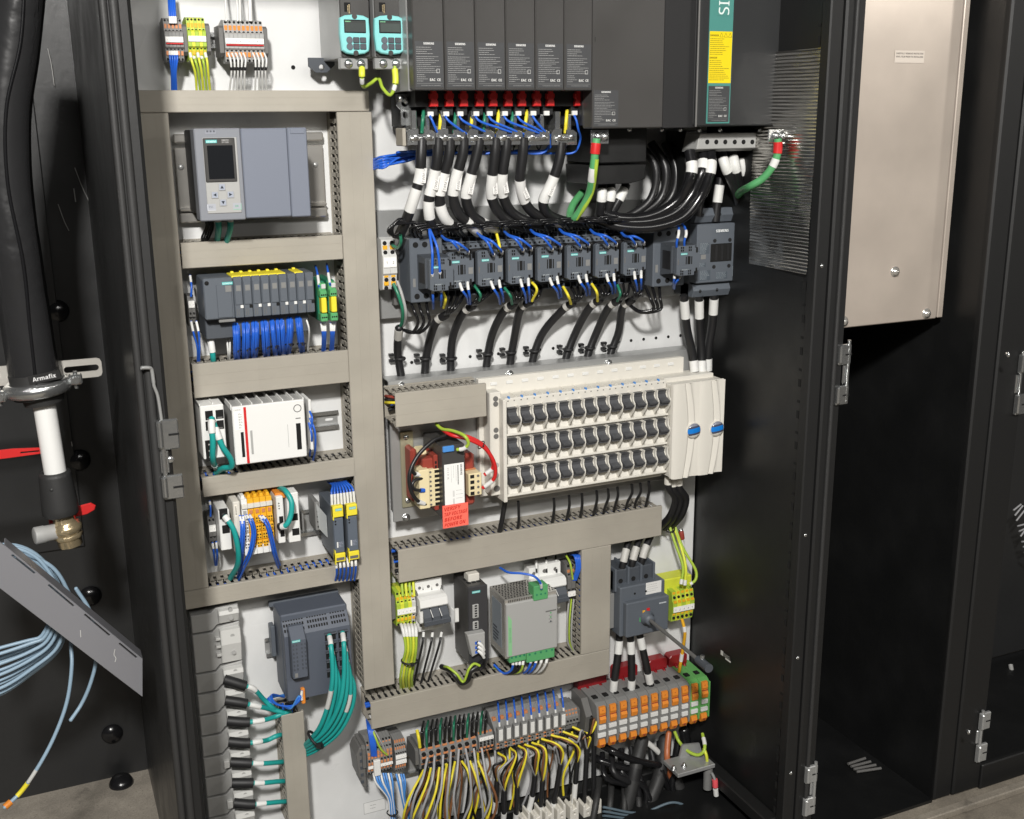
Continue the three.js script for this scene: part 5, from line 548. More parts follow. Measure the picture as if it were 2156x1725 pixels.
// ---------- contactor row ----------
{ const a = rect(796, 446, 1440, 470, 0.03), b = rect(800, 606, 1440, 622, 0.03), z0 = at(1400, 452, 0.03); solo('adapter_rail', 'upper grey steel rail behind the contactors', 'rail', [cb(a.x0, atX(1450, 430, a.x1).x, a.y0 - 0.012, a.y1, 0.001, 0.02, 0.001)], MT.galv); solo('adapter_rail', 'lower grey steel rail behind the contactors', 'rail', [cb(b.x0, b.x1, b.y0, b.y1 + 0.006, 0.001, 0.02, 0.001)], MT.galv); const c = rect(822, 478, 862, 640, 0.03); solo('cover_plate', 'dark grey plate between beige terminals and first contactor', 'plate', [cb(c.x0, c.x1 + 0.03, c.y0, c.y1, 0.021, 0.035, 0.001)], MT.mgrey); }
const contactorFace = (g, x0, x1, y0, y1, z, qr) => { const w = x1 - x0, h = y1 - y0, f = (u) => x0 + w * u, k = (v) => y1 - h * v;
  part(g, 'front_block', [plateShape([[x0, y0 + h * 0.06], [f(0.12), y0], [f(0.78), y0], [f(0.78), y0 + h * 0.12], [x1, y0 + h * 0.16], [x1, y1 - h * 0.2], [f(0.93), y1 - h * 0.24], [f(0.93), y1 - h * 0.08], [f(0.78), y1 - h * 0.08], [f(0.78), y1], [f(0.1), y1], [x0, y1 - h * 0.05]], z - 0.010, z, [], 0.0008)], MT.slate); part(g, 'inner_block', [cb(x0 + 0.0015, x1 - 0.004, y0 + 0.002, y1 - 0.003, z - 0.045, z - 0.0095, 0.001)], MT.dark);
  const hl = []; for (const v of [0.06, 0.15, 0.84, 0.93]) for (const u of [0.18, 0.26, 0.52, 0.60]) hl.push(bx(f(u) - w * 0.025, f(u) + w * 0.025, k(v) - 0.0016, k(v) + 0.0016, z - 0.001, z + 0.0004)); for (const v of [0.12, 0.2, 0.8, 0.88]) hl.push(bx(f(0.82), f(0.9), k(v) - 0.0022, k(v) + 0.0022, z - 0.012, z + 0.0002)); part(g, 'terminal_openings', hl, MT.hole, 'stuff');
  part(g, 'window', [bx(f(0.38), f(0.42), k(0.62), k(0.36), z - 0.001, z + 0.0004)], MT.hole); part(g, 'window', [bx(f(0.46), f(0.58), k(0.62), k(0.35), z - 0.001, z + 0.0004)], MT.hole); part(g, 'window', [bx(f(0.62), f(0.66), k(0.62), k(0.36), z - 0.001, z + 0.0004)], MT.hole);
  tealTag(g, f(0.15), f(0.44), k(0.3), k(0.235), z + 0.0005); part(g, 'latch_field', [cb(f(0.18), f(0.62), k(0.78), k(0.68), z - 0.001, z + 0.0006, 0.0003)], MT.slate); dec(g, f(0.2), f(0.6), k(0.815), k(0.775), z + 0.0005, (x, W, H) => { fill(x, W, H, '#596066'); lines(x, 2, H * 0.3, W * 0.9, 2, H * 0.35, '#aeb4b8', 2); }, { key: 'ctxt' });
  if (qr) part(g, 'code_field', [bx(f(0.78), f(0.95), k(0.62), k(0.44), z - 0.001, z + 0.0004)], MT.grey); part(g, 'grey_strip', [bx(f(0.03), f(0.07), k(0.62), k(0.44), z - 0.001, z + 0.0004)], MT.mgrey); };
{ const z = 0.108, C = [[969, 566.5], [1031, 563], [1094, 559.5], [1156, 555.5], [1217.5, 554], [1277, 551], [1335.5, 547]].map((q) => at(q[0], q[1], z)); const ym = C.reduce((s, p) => s + p.y, 0) / 7; let first;
  C.forEach((c, i) => { const l = 'small slate grey contactor, ' + ORD[i] + ' from the left of the seven between the two big ones', w = 0.0405, h = 0.0525; const bw = 0.0445, p = V(c.x, ym - 0.044, 0.02);
    if (!first) { const g = first = thing('contactor', l, 'contactor', p, 'small contactors in a row'), X0 = c.x - bw / 2, X1 = c.x + bw / 2; part(g, 'base', [cb(X0, X1, ym - 0.044, ym + 0.045, 0.02, 0.066, 0.001)], MT.dark); 
      const lat = []; for (const s of [-1, 1]) for (let j = 0; j < 4; j++) { const x = X0 + bw * (j + 0.5) / 4; lat.push(bx(x - 0.0006, x + 0.0006, s > 0 ? ym + 0.025 : ym - 0.043, s > 0 ? ym + 0.044 : ym - 0.025, 0.066, 0.072)); } for (const y of [ym + 0.0435, ym + 0.036, ym - 0.0425, ym - 0.034]) lat.push(bx(X0, X1, y - 0.0007, y + 0.0007, 0.066, 0.0715)); part(g, 'terminal_lattice', lat, MT.slate, 'stuff');
      part(g, 'middle_block', [cb(X0 + 0.004, X1 - 0.0005, ym - 0.0265, ym + 0.027, 0.06, 0.084, 0.0012)], MT.dark); part(g, 'terminal_step', [cb(X0 + 0.0025, X1 - 0.004, ym + 0.0255, ym + 0.0345, 0.06, 0.080, 0.001)], MT.slate); part(g, 'terminal_step', [cb(X0 + 0.0025, X1 - 0.002, ym - 0.0305, ym - 0.0255, 0.06, 0.082, 0.001)], MT.slate); const hl = []; for (let j = 0; j < 5; j++) hl.push(peg(X0 + 0.004 + j * 0.0078, ym + 0.0305, 0.0796, 0.0016, 0.0012, 8)); part(g, 'screw_openings', hl, MT.hole, 'stuff'); contactorFace(g, c.x - w / 2 + 0.0015, c.x + w / 2 + 0.0015, ym - h / 2, ym + h / 2, z, 1); } else copyTo(first, V(c.x, p.y, 0.02), l); });
  // the two larger ones
  for (const [i, a, b, c, d] of [[0, 861.5, 503, 934.5, 633.5], [1, 1377, 481, 1440, 600]]) { const r = rect(a, b, c, d, 0.085), g = thing('contactor', 'larger slate grey contactor ' + ['at the left end of the row beside the beige terminals', 'at the right end of the row beside the large contactor'][i], 'contactor', V(r.cx, r.y0, 0.02)); part(g, 'base', [cb(r.x0, r.x1, r.y0, r.y1, 0.02, 0.085, 0.0014)], MT.slate); for (const v of [0.1, 0.9]) for (const u of [0.18, 0.46, 0.75]) part(g, 'terminal_hole', [peg(r.x0 + r.w * u, r.y1 - r.h * v, 0.0842, 0.0042, 0.0012, 16)], MT.hole); part(g, 'neck', [prof([[0.08, r.y0 + r.h * 0.2], [0.118, r.y0 + r.h * 0.27], [0.118, r.y1 - r.h * 0.27], [0.08, r.y1 - r.h * 0.24]], r.x0 + r.w * 0.22, r.x1 - r.w * 0.02)], MT.slate2); part(g, 'side_window', [bx(r.x0 + r.w * 0.215, r.x0 + r.w * 0.225, r.y0 + r.h * 0.33, r.y1 - r.h * 0.36, 0.092, 0.115)], MT.dark); part(g, 'grey_label', [bx(r.x0 + r.w * 0.07, r.x0 + r.w * 0.15, r.y0 + r.h * 0.25, r.y0 + r.h * 0.38, 0.0845, 0.0854)], MT.grey); contactorFace(g, r.x0 + r.w * 0.27, r.x1 - 0.001, r.y0 + r.h * 0.235, r.y1 - r.h * 0.265, 0.13, 0); }
  // large contactor
  const L = rect(1470, 441, 1562, 620, 0.085), g = thing('contactor', 'very large grey power contactor beside the silver foil', 'contactor', V(L.cx, L.y0, 0.02)), f = (u) => L.x0 + L.w * u, k = (v) => L.y1 - L.h * v; part(g, 'base', [cb(L.x0, L.x1, L.y0, L.y1, 0.015, 0.065, 0.0015)], MT.slate2); for (const [v0, v1] of [[0, 0.155], [0.85, 1]]) part(g, 'terminal_cover', [prof([[0.04, k(v1)], [0.075, k(v1)], [0.080, (k(v0) + k(v1)) / 2], [0.075, k(v0)], [0.04, k(v0)]], L.x0, L.x1, 0.0006)], MT.slate); part(g, 'front', [cb(f(0.005), f(0.995), k(0.835), k(0.17), 0.05, 0.085, 0.0015)], MT.slate);
  for (const v of [0.07, 0.93]) for (const u of [0.14, 0.5, 0.86]) part(g, 'screw_hole', [peg(f(u), k(v), 0.0775, 0.0026, 0.0024, 12)], MT.hole); for (const [u, v] of [[0.37, 0.36], [0.69, 0.36], [0.37, 0.655], [0.69, 0.655]]) part(g, 'front_screw', [peg(f(u), k(v), 0.0845, 0.0032, 0.0012, 12)], MT.dark); part(g, 'window', [cb(f(0.29), f(0.74), k(0.6), k(0.395), 0.084, 0.0856, 0.0004)], MT.hole); part(g, 'window_bar', [0.38, 0.5, 0.63].map((u) => bx(f(u), f(u + 0.05), k(0.585), k(0.41), 0.0856, 0.0862)), MT.dark, 'stuff');
  dec(g, f(0.38), f(0.66), k(0.275), k(0.23), 0.0855, (x, W, H) => { fill(x, W, H, '#4c545c'); txt(x, 'SIEMENS', W / 2, H / 2, H * 0.85, '#f2f4f4', { bold: 1, align: 'center', maxW: W * 0.98 }); }, { name: 'maker_label', res: 6000 }); for (const [u0, u1, v0, v1] of [[0.06, 0.26, 0.38, 0.5], [0.78, 0.97, 0.38, 0.52], [0.08, 0.3, 0.69, 0.8], [0.42, 0.66, 0.72, 0.8], [0.76, 0.96, 0.66, 0.78], [0.05, 0.2, 0.6, 0.65]]) dec(g, f(u0), f(u1), k(v1), k(v0), 0.0854, (x, W, H) => { fill(x, W, H, '#4b535b'); lines(x, 2, 3, W * 0.9, Math.floor(H / 7), 7, '#9aa2a8', 2); }, { name: 'print_field' }); part(g, 'code_field', [bx(f(0.09), f(0.19), k(0.56), k(0.51), 0.0845, 0.0854)], MT.grey); }
strip('beige feed through terminals with orange levers left of the contactors', 804, 502, 838, 613, 0.07, 2, { z0: 0.035, mat: MT.pale, lever: MT.amber, ends: [], marks: [[0.55, 0.2]], rows: [[0.9, 0], [0.82, 1], [0.73, 0], [0.3, 1], [0.22, 0], [0.15, 1], [0.06, 0]] });
// control wires of the contactors
{ const zt = 0.115, A = [[[903, 505], [924, 555]], [[962, 527], [982, 531]], [[1036, 536], [1053, 531]], [[1098, 527], [1115, 524]], [[1159, 525], [1177, 520]], [[1219, 521], [1236, 517]], [[1277, 518], [1294, 515]], [[1335, 516], [1352, 512]], [[1425, 517], [1441, 514]]];
  const st = [[904, 486], [930, 503], [1005, 497], [1062, 494], [1117, 490], [1178, 489], [1243, 490], [1308, 496], [1420, 474]];
  A.forEach((q, i) => q.forEach((e, j) => { let [sx, sy] = st[i], m = [(sx + e[0]) / 2 + 6, (sy + e[1]) / 2 - 6]; if (i === 0) { e = [[910, 578], [926, 574]][j]; m = [[910, 530], [920, 520]][j]; } if (i === 8) { m = [e[0] + 4, 492]; sx = [1420, 1429][j]; } wire('blue_wire', 'blue control wire entering the top of the ' + ORD[i] + ' contactor from the left', 'wire', 'blue wires into the top of contactor ' + (i + 1), PX([[sx, sy - 6, 0.10], [sx + 8 * (i > 0 ? 1 : 0) + j * 3, sy + 2, 0.118], [m[0], m[1], 0.135], [e[0], e[1] - 6, 0.132], [e[0] + (i === 0 || i === 8 ? 0 : 4), e[1] + 3, i === 0 || i === 8 ? 0.128 : 0.106]]), 0.0019, MT.blue, { sleeves: [[i === 8 ? 0.42 : 0.86, i === 8 ? 0.62 : 1]] }); }));
  const B = [[911, 604, 912, 650], [929, 602, 929, 645], [967, 598, 986, 640], [984, 596, 990, 640], [1032, 594, 1053, 640], [1050, 592, 1060, 635], [1095, 590, 1108, 637], [1112, 588, 1115, 634], [1156, 587, 1177, 628], [1172, 584, 1182, 625], [1216, 582, 1235, 622], [1233, 580, 1242, 620], [1276, 579, 1290, 618], [1292, 578, 1296, 616], [1335, 574, 1342, 616], [1350, 572, 1350, 612], [1421, 573, 1418, 606], [1435, 573, 1420, 608]];
  B.forEach((q, i) => wire('blue_wire', 'white sleeved blue wire under the ' + ORD[Math.floor(i / 2)] + ' contactor from the left', 'wire', 'blue wires out of the bottom of contactor ' + (Math.floor(i / 2) + 1), PX([[q[0], q[1] - 5, 0.104], [q[0] + (q[2] - q[0]) * 0.3, q[1] + 12, 0.115], [q[0] + (q[2] - q[0]) * 0.75, (q[1] * 0.4 + q[3] * 0.6), 0.11], [q[2], q[3], 0.075]]), 0.0019, MT.blue, { sleeves: [[0.08, 0.38]] }));
  const Y = [[1045, 490, 1052, 520, 1050, 532, 'yellow', 'above'], [930, 610, 938, 628, 934, 648, 'yellow', 'below'], [1115, 590, 1130, 608, 1120, 634, 'yellow', 'below'], [1186, 604, 1196, 622, 1202, 640, 'yellow', 'below'], [1246, 598, 1256, 614, 1258, 634, 'yellow', 'below']];
  Y.forEach((q, i) => wire('yellow_wire', 'yellow wire ' + q[7] + ' the contactors, ' + ORD[i] + ' yellow one', 'wire', null, PX([[q[0], q[1], 0.085], [q[2], q[3], 0.10], [q[4], q[5], 0.08]]), 0.0022, MT.yellow));
  [[998, 600, 1011, 620, 1008, 636], [1062, 606, 1074, 622, 1078, 640], [1300, 600, 1306, 618, 1300, 634]].forEach((q, i) => wire('green_wire', 'green wire below the contactors, ' + ORD[i] + ' from the left', 'wire', null, PX([[q[0], q[1], 0.09], [q[2], q[3], 0.10], [q[4], q[5], 0.08]]), 0.0022, MT.dgreen));
  for (let i = 0; i < 11; i++) for (let j = 0; j < 3; j++) { const x = 875 + i * 44; wire('black_wire', 'thin black core arching over the tops of the contactors', 'wire', 'black cores above the contactors', PX([[x + 8 * j - 24 + 30, 510 - i * 3, 0.06], [x + 10 * j - 10, 480 - i * 2.4 + j * 3, 0.10 + 0.006 * j], [x + 36 + j * 6, 472 - i * 1.6 + j * 4, 0.105], [x + 64 + j * 7, 482 - i * 2 + j * 2, 0.085], [x + 70 + j * 6, 502 - i * 3, 0.06]]), 0.0019, MT.gloss); }
  for (let i = 0; i < 4; i++) wire('black_wire', 'black core looping over the beige terminals at the left', 'wire', 'black cores left of the contactors', PX([[880 + i * 18 - 30, 492, 0.07], [870 + i * 14 - 20, 466 + i * 2, 0.10], [840 - i * 4, 462 + i * 4, 0.11], [826 - i * 3, 480 + i * 2, 0.11], [830, 500 - i, 0.10], [842, 492, 0.11]]), 0.0022, MT.gloss);
  wire('green_wire', 'green wire curving down from the beige terminals', 'wire', null, PX([[828, 597, 0.072], [838, 620, 0.08], [847, 650, 0.08], [846, 680, 0.06], [840, 692, 0.045]]), 0.0026, MT.dgreen); wire('grey_wire', 'pale grey wire curving down beside the green one from the beige terminals', 'wire', null, PX([[836, 592, 0.07], [846, 620, 0.08], [854, 655, 0.08], [852, 680, 0.06], [843, 692, 0.045]]), 0.0024, MT.lgrey); wire('earth_wire', 'green wire from the first thick cable into the beige terminals', 'wire', null, PX([[843, 495, 0.11], [844, 510, 0.105], [836, 522, 0.085], [826, 516, 0.072]]), 0.0024, MT.dgreen);
  for (let i = 0; i < 3; i++) wire('black_wire', 'black core bending from the first contactor into the leftmost lower cable', 'wire', 'black cores at the leftmost lower cable', PX([[864 + i * 17, 636, 0.07], [872 + i * 14, 655, 0.085], [880 + i * 12, 680, 0.085], [868 + i * 8, 700, 0.075], [846, 694, 0.05]]), 0.0024, MT.gloss);
  for (let i = 0; i < 3; i++) wire('black_wire', 'black core bending from the last big contactor into the rightmost lower cable', 'wire', 'black cores at the rightmost lower cable', PX([[1358 + i * 15, 602, 0.07], [1370 + i * 10, 630, 0.09], [1376 + i * 8, 650, 0.09], [1350, 656 + i, 0.08], [1322, 640, 0.055]]), 0.0026, MT.gloss);
}
// lower black cables with pale ends
{ const Kx = [[[840, 692], [837, 740], [845, 805]], [[920, 676], [900, 735], [893, 800]], [[978, 656], [953, 712], [948, 795]], [[1064, 652], [1036, 705], [1022, 785]], [[1098, 648], [1083, 710], [1072, 780]], [[1188, 650], [1140, 706], [1118, 775]], [[1245, 644], [1212, 700], [1188, 768]], [[1284, 645], [1256, 700], [1234, 762]], [[1313, 644], [1302, 700], [1282, 757]]];
  Kx.forEach((q, i) => { const a = q[0], z = 0.05, e = i ? [[a[0] + 18, a[1] - 12, 0.065]] : []; const g = wire('motor_cable', 'black cable with pale shrink end below the contactors, ' + ORD[i] + ' from the left', 'cable', 'lower black cables', PX([...e, [a[0], a[1], z], [q[1][0], q[1][1], 0.022], [q[2][0], q[2][1], 0.018], [q[2][0] - 4, q[2][1] + 45, 0.018]]), 0.0063, MT.cable, { seg: 40, rad: 14, caps: 1, sleeves: [i ? [0.13, 0.22, MT.shrink, 1.1, 'shrink_end'] : [0.0, 0.14, MT.shrink, 1.1, 'shrink_end']] });
    const t = at(q[2][0] + (q[1][0] - q[2][0]) * 0.35, 755 - (i > 2 ? i * 3.2 : 0), 0.02); part(g, 'cable_tie', [(() => { const k = new THREE.TorusGeometry(0.0074, 0.0017, 6, 18); k.rotateX(Math.PI / 2); k.scale(1, 1.4, 1); k.translate(t.x, t.y, t.z); return ni(k); })(), bx(t.x - 0.0135, t.x - 0.006, t.y - 0.006, t.y - 0.003, 0.004, 0.012), bx(t.x - 0.0135, t.x - 0.006, t.y + 0.003, t.y + 0.006, 0.004, 0.012)], MT.dark);
    for (let j = 0; j < 3; j++) if (i) wire('black_wire', 'black core bending into the shrink end of the ' + ORD[i] + ' lower cable', 'wire', 'black cores of lower cable ' + (i + 1), PX([[a[0] + 14 + 14 * j + (i < 3 ? 20 : 0), 618 - i * 3, 0.07], [a[0] + 24 + 6 * j, a[1] - 24, 0.085], [a[0] + 12, a[1] - 8, 0.06]]), 0.0023, MT.gloss); }); }
[[[1440, 622, .07], [1446, 690, .06], [1458, 745, .06], [1463, 786, .065]], [[1472, 622, .07], [1473, 690, .06], [1477, 745, .06], [1478, 786, .065]], [[1504, 620, .07], [1500, 680, .06], [1491, 740, .055], [1490, 784, .055]]].forEach((p, i) => wire('supply_cable', 'black cable with two white markers between large contactor and fuse block, ' + ORD[i] + ' of three', 'cable', null, PX(p), 0.0072, MT.cable, { seg: 26, rad: 14, sleeves: [[0.05, 0.23, MT.tag, 1.08], [0.78, 0.97, MT.tag, 1.1]] }));
// ---------- sub plate, fuse block, transformer ----------
const zp = 0.046;
{ const r = rect(817, 803, 1468, 1010, zp), g = thing('sub_plate', 'grey galvanised sub plate carrying transformer and fuse block', 'sub plate', V(r.cx, r.y0, 0.03)); const yb = at(827, 1101, zp).y; part(g, 'sheet', [cb(r.x0, r.x1, yb, r.y1, zp - 0.003, zp, 0.001), bx(r.x0, r.x1, r.y1 - 0.0012, r.y1, 0.012, zp - 0.002)], MT.galv); part(g, 'standoff', [cb(r.x0 + 0.01, r.x0 + 0.03, yb + 0.005, r.y1 - 0.005, 0.001, zp - 0.0032)], MT.grey); part(g, 'standoff', [cb(r.x1 - 0.03, r.x1 - 0.01, yb + 0.005, r.y1 - 0.005, 0.001, zp - 0.0032)], MT.grey);
  for (const [px, py] of [[846, 813], [1073, 788], [1281, 765], [853, 920], [857, 1053], [855, 1090]]) { const p = at(px, py, zp); part(g, 'bolt', [lathe(V(p.x, p.y, zp), [[0.0066, 0], [0.0066, 0.001], [0.0046, 0.0012], [0.0044, 0.0045], [0.0001, 0.0052]], V(0, 0, 1), 14)], MT.zinc); } }
{ const z = 0.105, A = at(1069, 840, z), B = at(1069, 1052, z), C = at(1412, 807, z), x0 = A.x, x1 = C.x, y1 = (A.y + C.y) / 2, y0 = (B.y + at(1412, 1005, z).y) / 2, H = y1 - y0, W = x1 - x0; const g = thing('fuse_block', 'white fuse block with three rows of dark grey levers', 'fuse block', V((x0 + x1) / 2, y0, zp));
  const fl = rect(1007, 799, 1440, 752, zp + 0.012); part(g, 'back_panel', [cb(fl.x0, C.x + 0.055, y0 - 0.004, fl.y1, zp + 0.001, zp + 0.012, 0.001)], MT.ivory); for (let i = 0; i < 13; i++) { const x = fl.x0 + 0.02 + i * (C.x + 0.03 - fl.x0) / 13; part(g, 'number_tag', [cb(x, x + 0.011, fl.y1 - 0.012, fl.y1 - 0.007, zp + 0.0115, zp + 0.0135, 0.0004)], MT.tag); }
  part(g, 'housing', [cb(x0, x1, y0, y1, zp + 0.012, z - 0.012, 0.0015)], MT.ivory);
  const n = 13, w = W / n, cellH = H / 3.27; const first = [];
  for (let i = 0; i < n; i++) { const xa = x0 + i * w; part(g, 'top_rib', [cb(xa + w * 0.93, xa + w * 1.0, y1 - 0.0005, y1 + 0.0016, zp + 0.014, z - 0.016, 0.0004)], MT.ivory); part(g, 'blue_tab', [cb(xa + w * 0.3, xa + w * 0.42, y1 - 0.0015, y1 + 0.0025, z - 0.018, z - 0.0125, 0.0004)], MT.lblue); part(g, 'number_mark', [bx(xa + w * 0.2, xa + w * 0.3, y1 - H * 0.03, y1 - H * 0.02, z - 0.013, z - 0.0116), bx(xa + w * 0.68, xa + w * 0.76, y1 - H * 0.03, y1 - H * 0.02, z - 0.013, z - 0.0116)], MT.mgrey, 'stuff'); }
  for (let k = 0; k < 3; k++) { const yt = y1 - H * 0.078 - k * cellH; part(g, 'row_ledge', [cb(x0, x1, yt - cellH * 0.92, yt - cellH * 0.85, z - 0.014, z - 0.004, 0.0008)], MT.ivory);
    for (let i = 0; i < n; i++) { const xa = x0 + i * w + w * 0.1;
      if (!first.length) { const q = (a, b) => [z + a, yt - cellH * b];
        const lv = part(g, 'fuse_lever', [prof([q(-0.012, 0.02), q(-0.002, 0.015), q(-0.0045, 0.08), q(-0.0055, 0.17), q(-0.002, 0.27), q(0.008, 0.345), q(0.0075, 0.42), q(0.0035, 0.44), q(0.003, 0.52), q(-0.012, 0.53)], xa, xa + w * 0.68, 0.0006), prof([q(-0.006, 0.335), q(0.0088, 0.345), q(0.0086, 0.385), q(-0.006, 0.385)], xa - 0.0002, xa + w * 0.70, 0.0003)], mk(lin(0.07, 0.072, 0.078), 0.42));
        const wg = part(g, 'white_wing', [prof([q(-0.013, -0.02), q(0.002, -0.02), q(0.0005, 0.1), q(0.0015, 0.22), q(0.0062, 0.32), q(0.0066, 0.42), q(0.0045, 0.54), q(0.0005, 0.66), q(-0.0045, 0.78), q(-0.009, 0.88), q(-0.013, 0.88)], xa + w * 0.73, xa + w * 0.83, 0.0004), prof([q(-0.013, 0.0), q(-0.004, 0.0), q(-0.006, 0.16), q(-0.002, 0.28), q(-0.0125, 0.3)], xa + w * 0.64, xa + w * 0.73, 0.0003)], MT.ivory);
        const pk = part(g, 'pocket', [prof([q(-0.013, 0.58), q(-0.0115, 0.58), q(-0.0105, 0.72), q(-0.007, 0.84), q(-0.004, 0.88), q(-0.013, 0.9)], xa + w * 0.12, xa + w * 0.75)], MT.ivory), pl = part(g, 'pocket_side', [prof([q(-0.013, 0.6), q(-0.006, 0.6), q(-0.0055, 0.75), q(-0.004, 0.9), q(-0.013, 0.9)], xa - w * 0.02, xa + w * 0.10)], MT.ivory); first.push(lv, wg, pk, pl); lv.userData.o = 0; delete lv.userData.o;
      } else for (const m of first) { const c = m.clone(); c.position.set(i * w, -k * cellH, 0); g.add(c); } } }
  part(g, 'left_frame', [cb(x0 - 0.0065, x0 - 0.0003, y0 - 0.003, y1 + 0.001, zp + 0.012, z - 0.003, 0.001)], MT.ivory);
  const e = rect(1031, 828, 1058, 1042, 0.085); part(g, 'end_carrier', [cb(e.x0, e.x1, e.y0, e.y1, zp + 0.001, 0.085, 0.0014)], MT.ivory); for (const v of [0.06, 0.11, 0.36, 0.42, 0.70, 0.8, 0.93]) part(g, 'carrier_hole', [peg(e.cx, e.y1 - e.h * v, 0.0846, v === 0.93 ? 0.0052 : 0.0042, 0.001, 14)], v > 0.6 && v < 0.9 ? MT.lgrey : MT.mgrey); for (const v of [0.1, 0.4, 0.72]) part(g, 'carrier_hook', [cb(e.x1 + 0.001, e.x1 + 0.008, e.y1 - e.h * v - 0.012, e.y1 - e.h * v, 0.06, 0.075, 0.001)], MT.ivory);
  part(g, 'lower_tray', [cb(x0 - 0.004, x1, y0 - 0.006, y0 - 0.0005, zp + 0.002, z - 0.02, 0.001)], MT.ivory);
  // two bowed covers with blue lens discs
  const zf = 0.112, c0 = at(1418, 807, zf).x, c1 = at(1527, 797, zf).x, ct = (at(1434, 808, zf).y + at(1522, 800, zf).y) / 2, cbm = (at(1420, 1007, zf).y + at(1525, 993, zf).y) / 2; const s = thing('supply_module', 'white twin supply cover with two blue lens discs right of the fuse levers', 'supply module', V((c0 + c1) / 2, cbm, zp)); const cw = (c1 - c0) / 2;
  part(s, 'housing', [cb(c0, c1, cbm + 0.001, ct - 0.001, zp + 0.003, zf - 0.004, 0.0015), cb(c0 - 0.002, c1 - 0.006, ct - 0.002, ct + 0.006, zp + 0.003, zf - 0.025, 0.001)], MT.ivory);
  for (let i = 0; i < 2; i++) { const a = c0 + i * cw + 0.0003, b = a + cw - 0.0006, N = 24; const us = (wv) => { const gr = 0.42 + 0.16 * wv, ed = 0.60 + 0.22 * wv; return [[0, 0], [gr * 0.15, 0.003], [gr * 0.5, 0.0042], [gr - 0.05, 0.0045], [gr - 0.02, 0.0042], [gr + 0.01, 0.0018], [gr + 0.04, 0.0016], [ed - 0.05, 0.0046], [ed - 0.01, 0.0052], [ed + 0.015, 0.004], [ed + 0.05, -0.0015], [ed + (1 - ed) * 0.5, -0.0006], [1, 0.0012]]; };
    const P = new THREE.PlaneGeometry(1, 1, 12, N), p = P.attributes.position; for (let k = 0; k < p.count; k++) { const ci = k % 13, v = p.getY(k) + 0.5, q = us(Math.sin(Math.PI * v))[ci]; p.setXYZ(k, a + (b - a) * q[0], cbm + (ct - cbm) * v, zf + q[1]); } P.computeVertexNormals(); const c = part(s, 'bowed_cover', [ni(P)], MT.ivory); part(s, 'cover_edge', [bx(a, b, cbm, ct, zf - 0.006, zf - 0.0036)], MT.ivory);
    const q = at([1461, 1510][i], [907, 902.5][i], zf + 0.0058), m = new THREE.Matrix4().makeRotationZ(0.12).setPosition(q.x, q.y, q.z); part(s, 'lens_disc', [lathe(q, [[0.0134, -0.005], [0.0134, 0.0002], [0.0126, 0.0006], [0.0001, 0.0006]], V(0, 0, 1), 32)], MT.ivory);
    const slice = (v0, v1, mat, nm) => { const t = new THREE.SphereGeometry(0.0126, 28, 16, 0, Math.PI * 2, Math.PI * v0, Math.PI * (v1 - v0)); t.scale(1, 1, 0.36); t.applyMatrix4(m); part(s, nm, [ni(t)], mat); };
    slice(0.02, 0.28, mk(lin(0.20, 0.21, 0.26), 0.15), 'grey_band'); slice(0.28, 0.37, mk(lin(0.06, 0.07, 0.11), 0.15), 'grey_band'); slice(0.37, 0.58, mk(lin(0.01, 0.19, 0.62), 0.2), 'blue_band'); slice(0.58, 0.68, mk(lin(0.06, 0.07, 0.11), 0.2), 'grey_band'); slice(0.68, 0.98, MT.ivory, 'pale_band'); }
  for (const [px, py] of [[1408, 1010], [1430, 1012], [1418, 1014]]) { const p = at(px, py, 0.08); wire('fuse_cable', 'black cable with pale end leaving under the supply cover, ' + { 1408: 'left', 1418: 'middle', 1430: 'right' }[px] + ' one', 'cable', null, [p.clone().add(V(0, 0.01, 0)), p.clone().add(V(0, -0.012, 0)), ...PX([[px + 14, 1050, 0.075], [px + 4, 1085, 0.06], [px - 20, 1112, 0.03]])], 0.0064, MT.cable, { seg: 30, rad: 12, sleeves: [[0.05, 0.2, MT.ivory, 1.1, 'pale_sleeve']] }); }
  for (const [i, q] of [[1063, 1030, 1052, 1110], [1091, 1056, 1090, 1100], [1166, 1050, 1162, 1092], [1198, 1044, 1193, 1084], [1225, 1040, 1222, 1076], [1256, 1034, 1250, 1074], [1280, 1030, 1272, 1068], [1300, 1026, 1294, 1062], [1330, 1020, 1320, 1056], [1348, 1018, 1338, 1054], [1366, 1014, 1360, 1056]].entries()) wire('fuse_wire', 'thin black wire from the fuse block into the duct below, ' + ORD[i] + ' from the left', 'wire', null, PX([[q[0], q[1], 0.075], [q[0] + 1, q[1] + 18, 0.07], [q[2] + 2, q[3], 0.06], [q[2] - 4, q[3] + 25, 0.03]]), i ? 0.0024 : 0.0042, MT.cable);
}
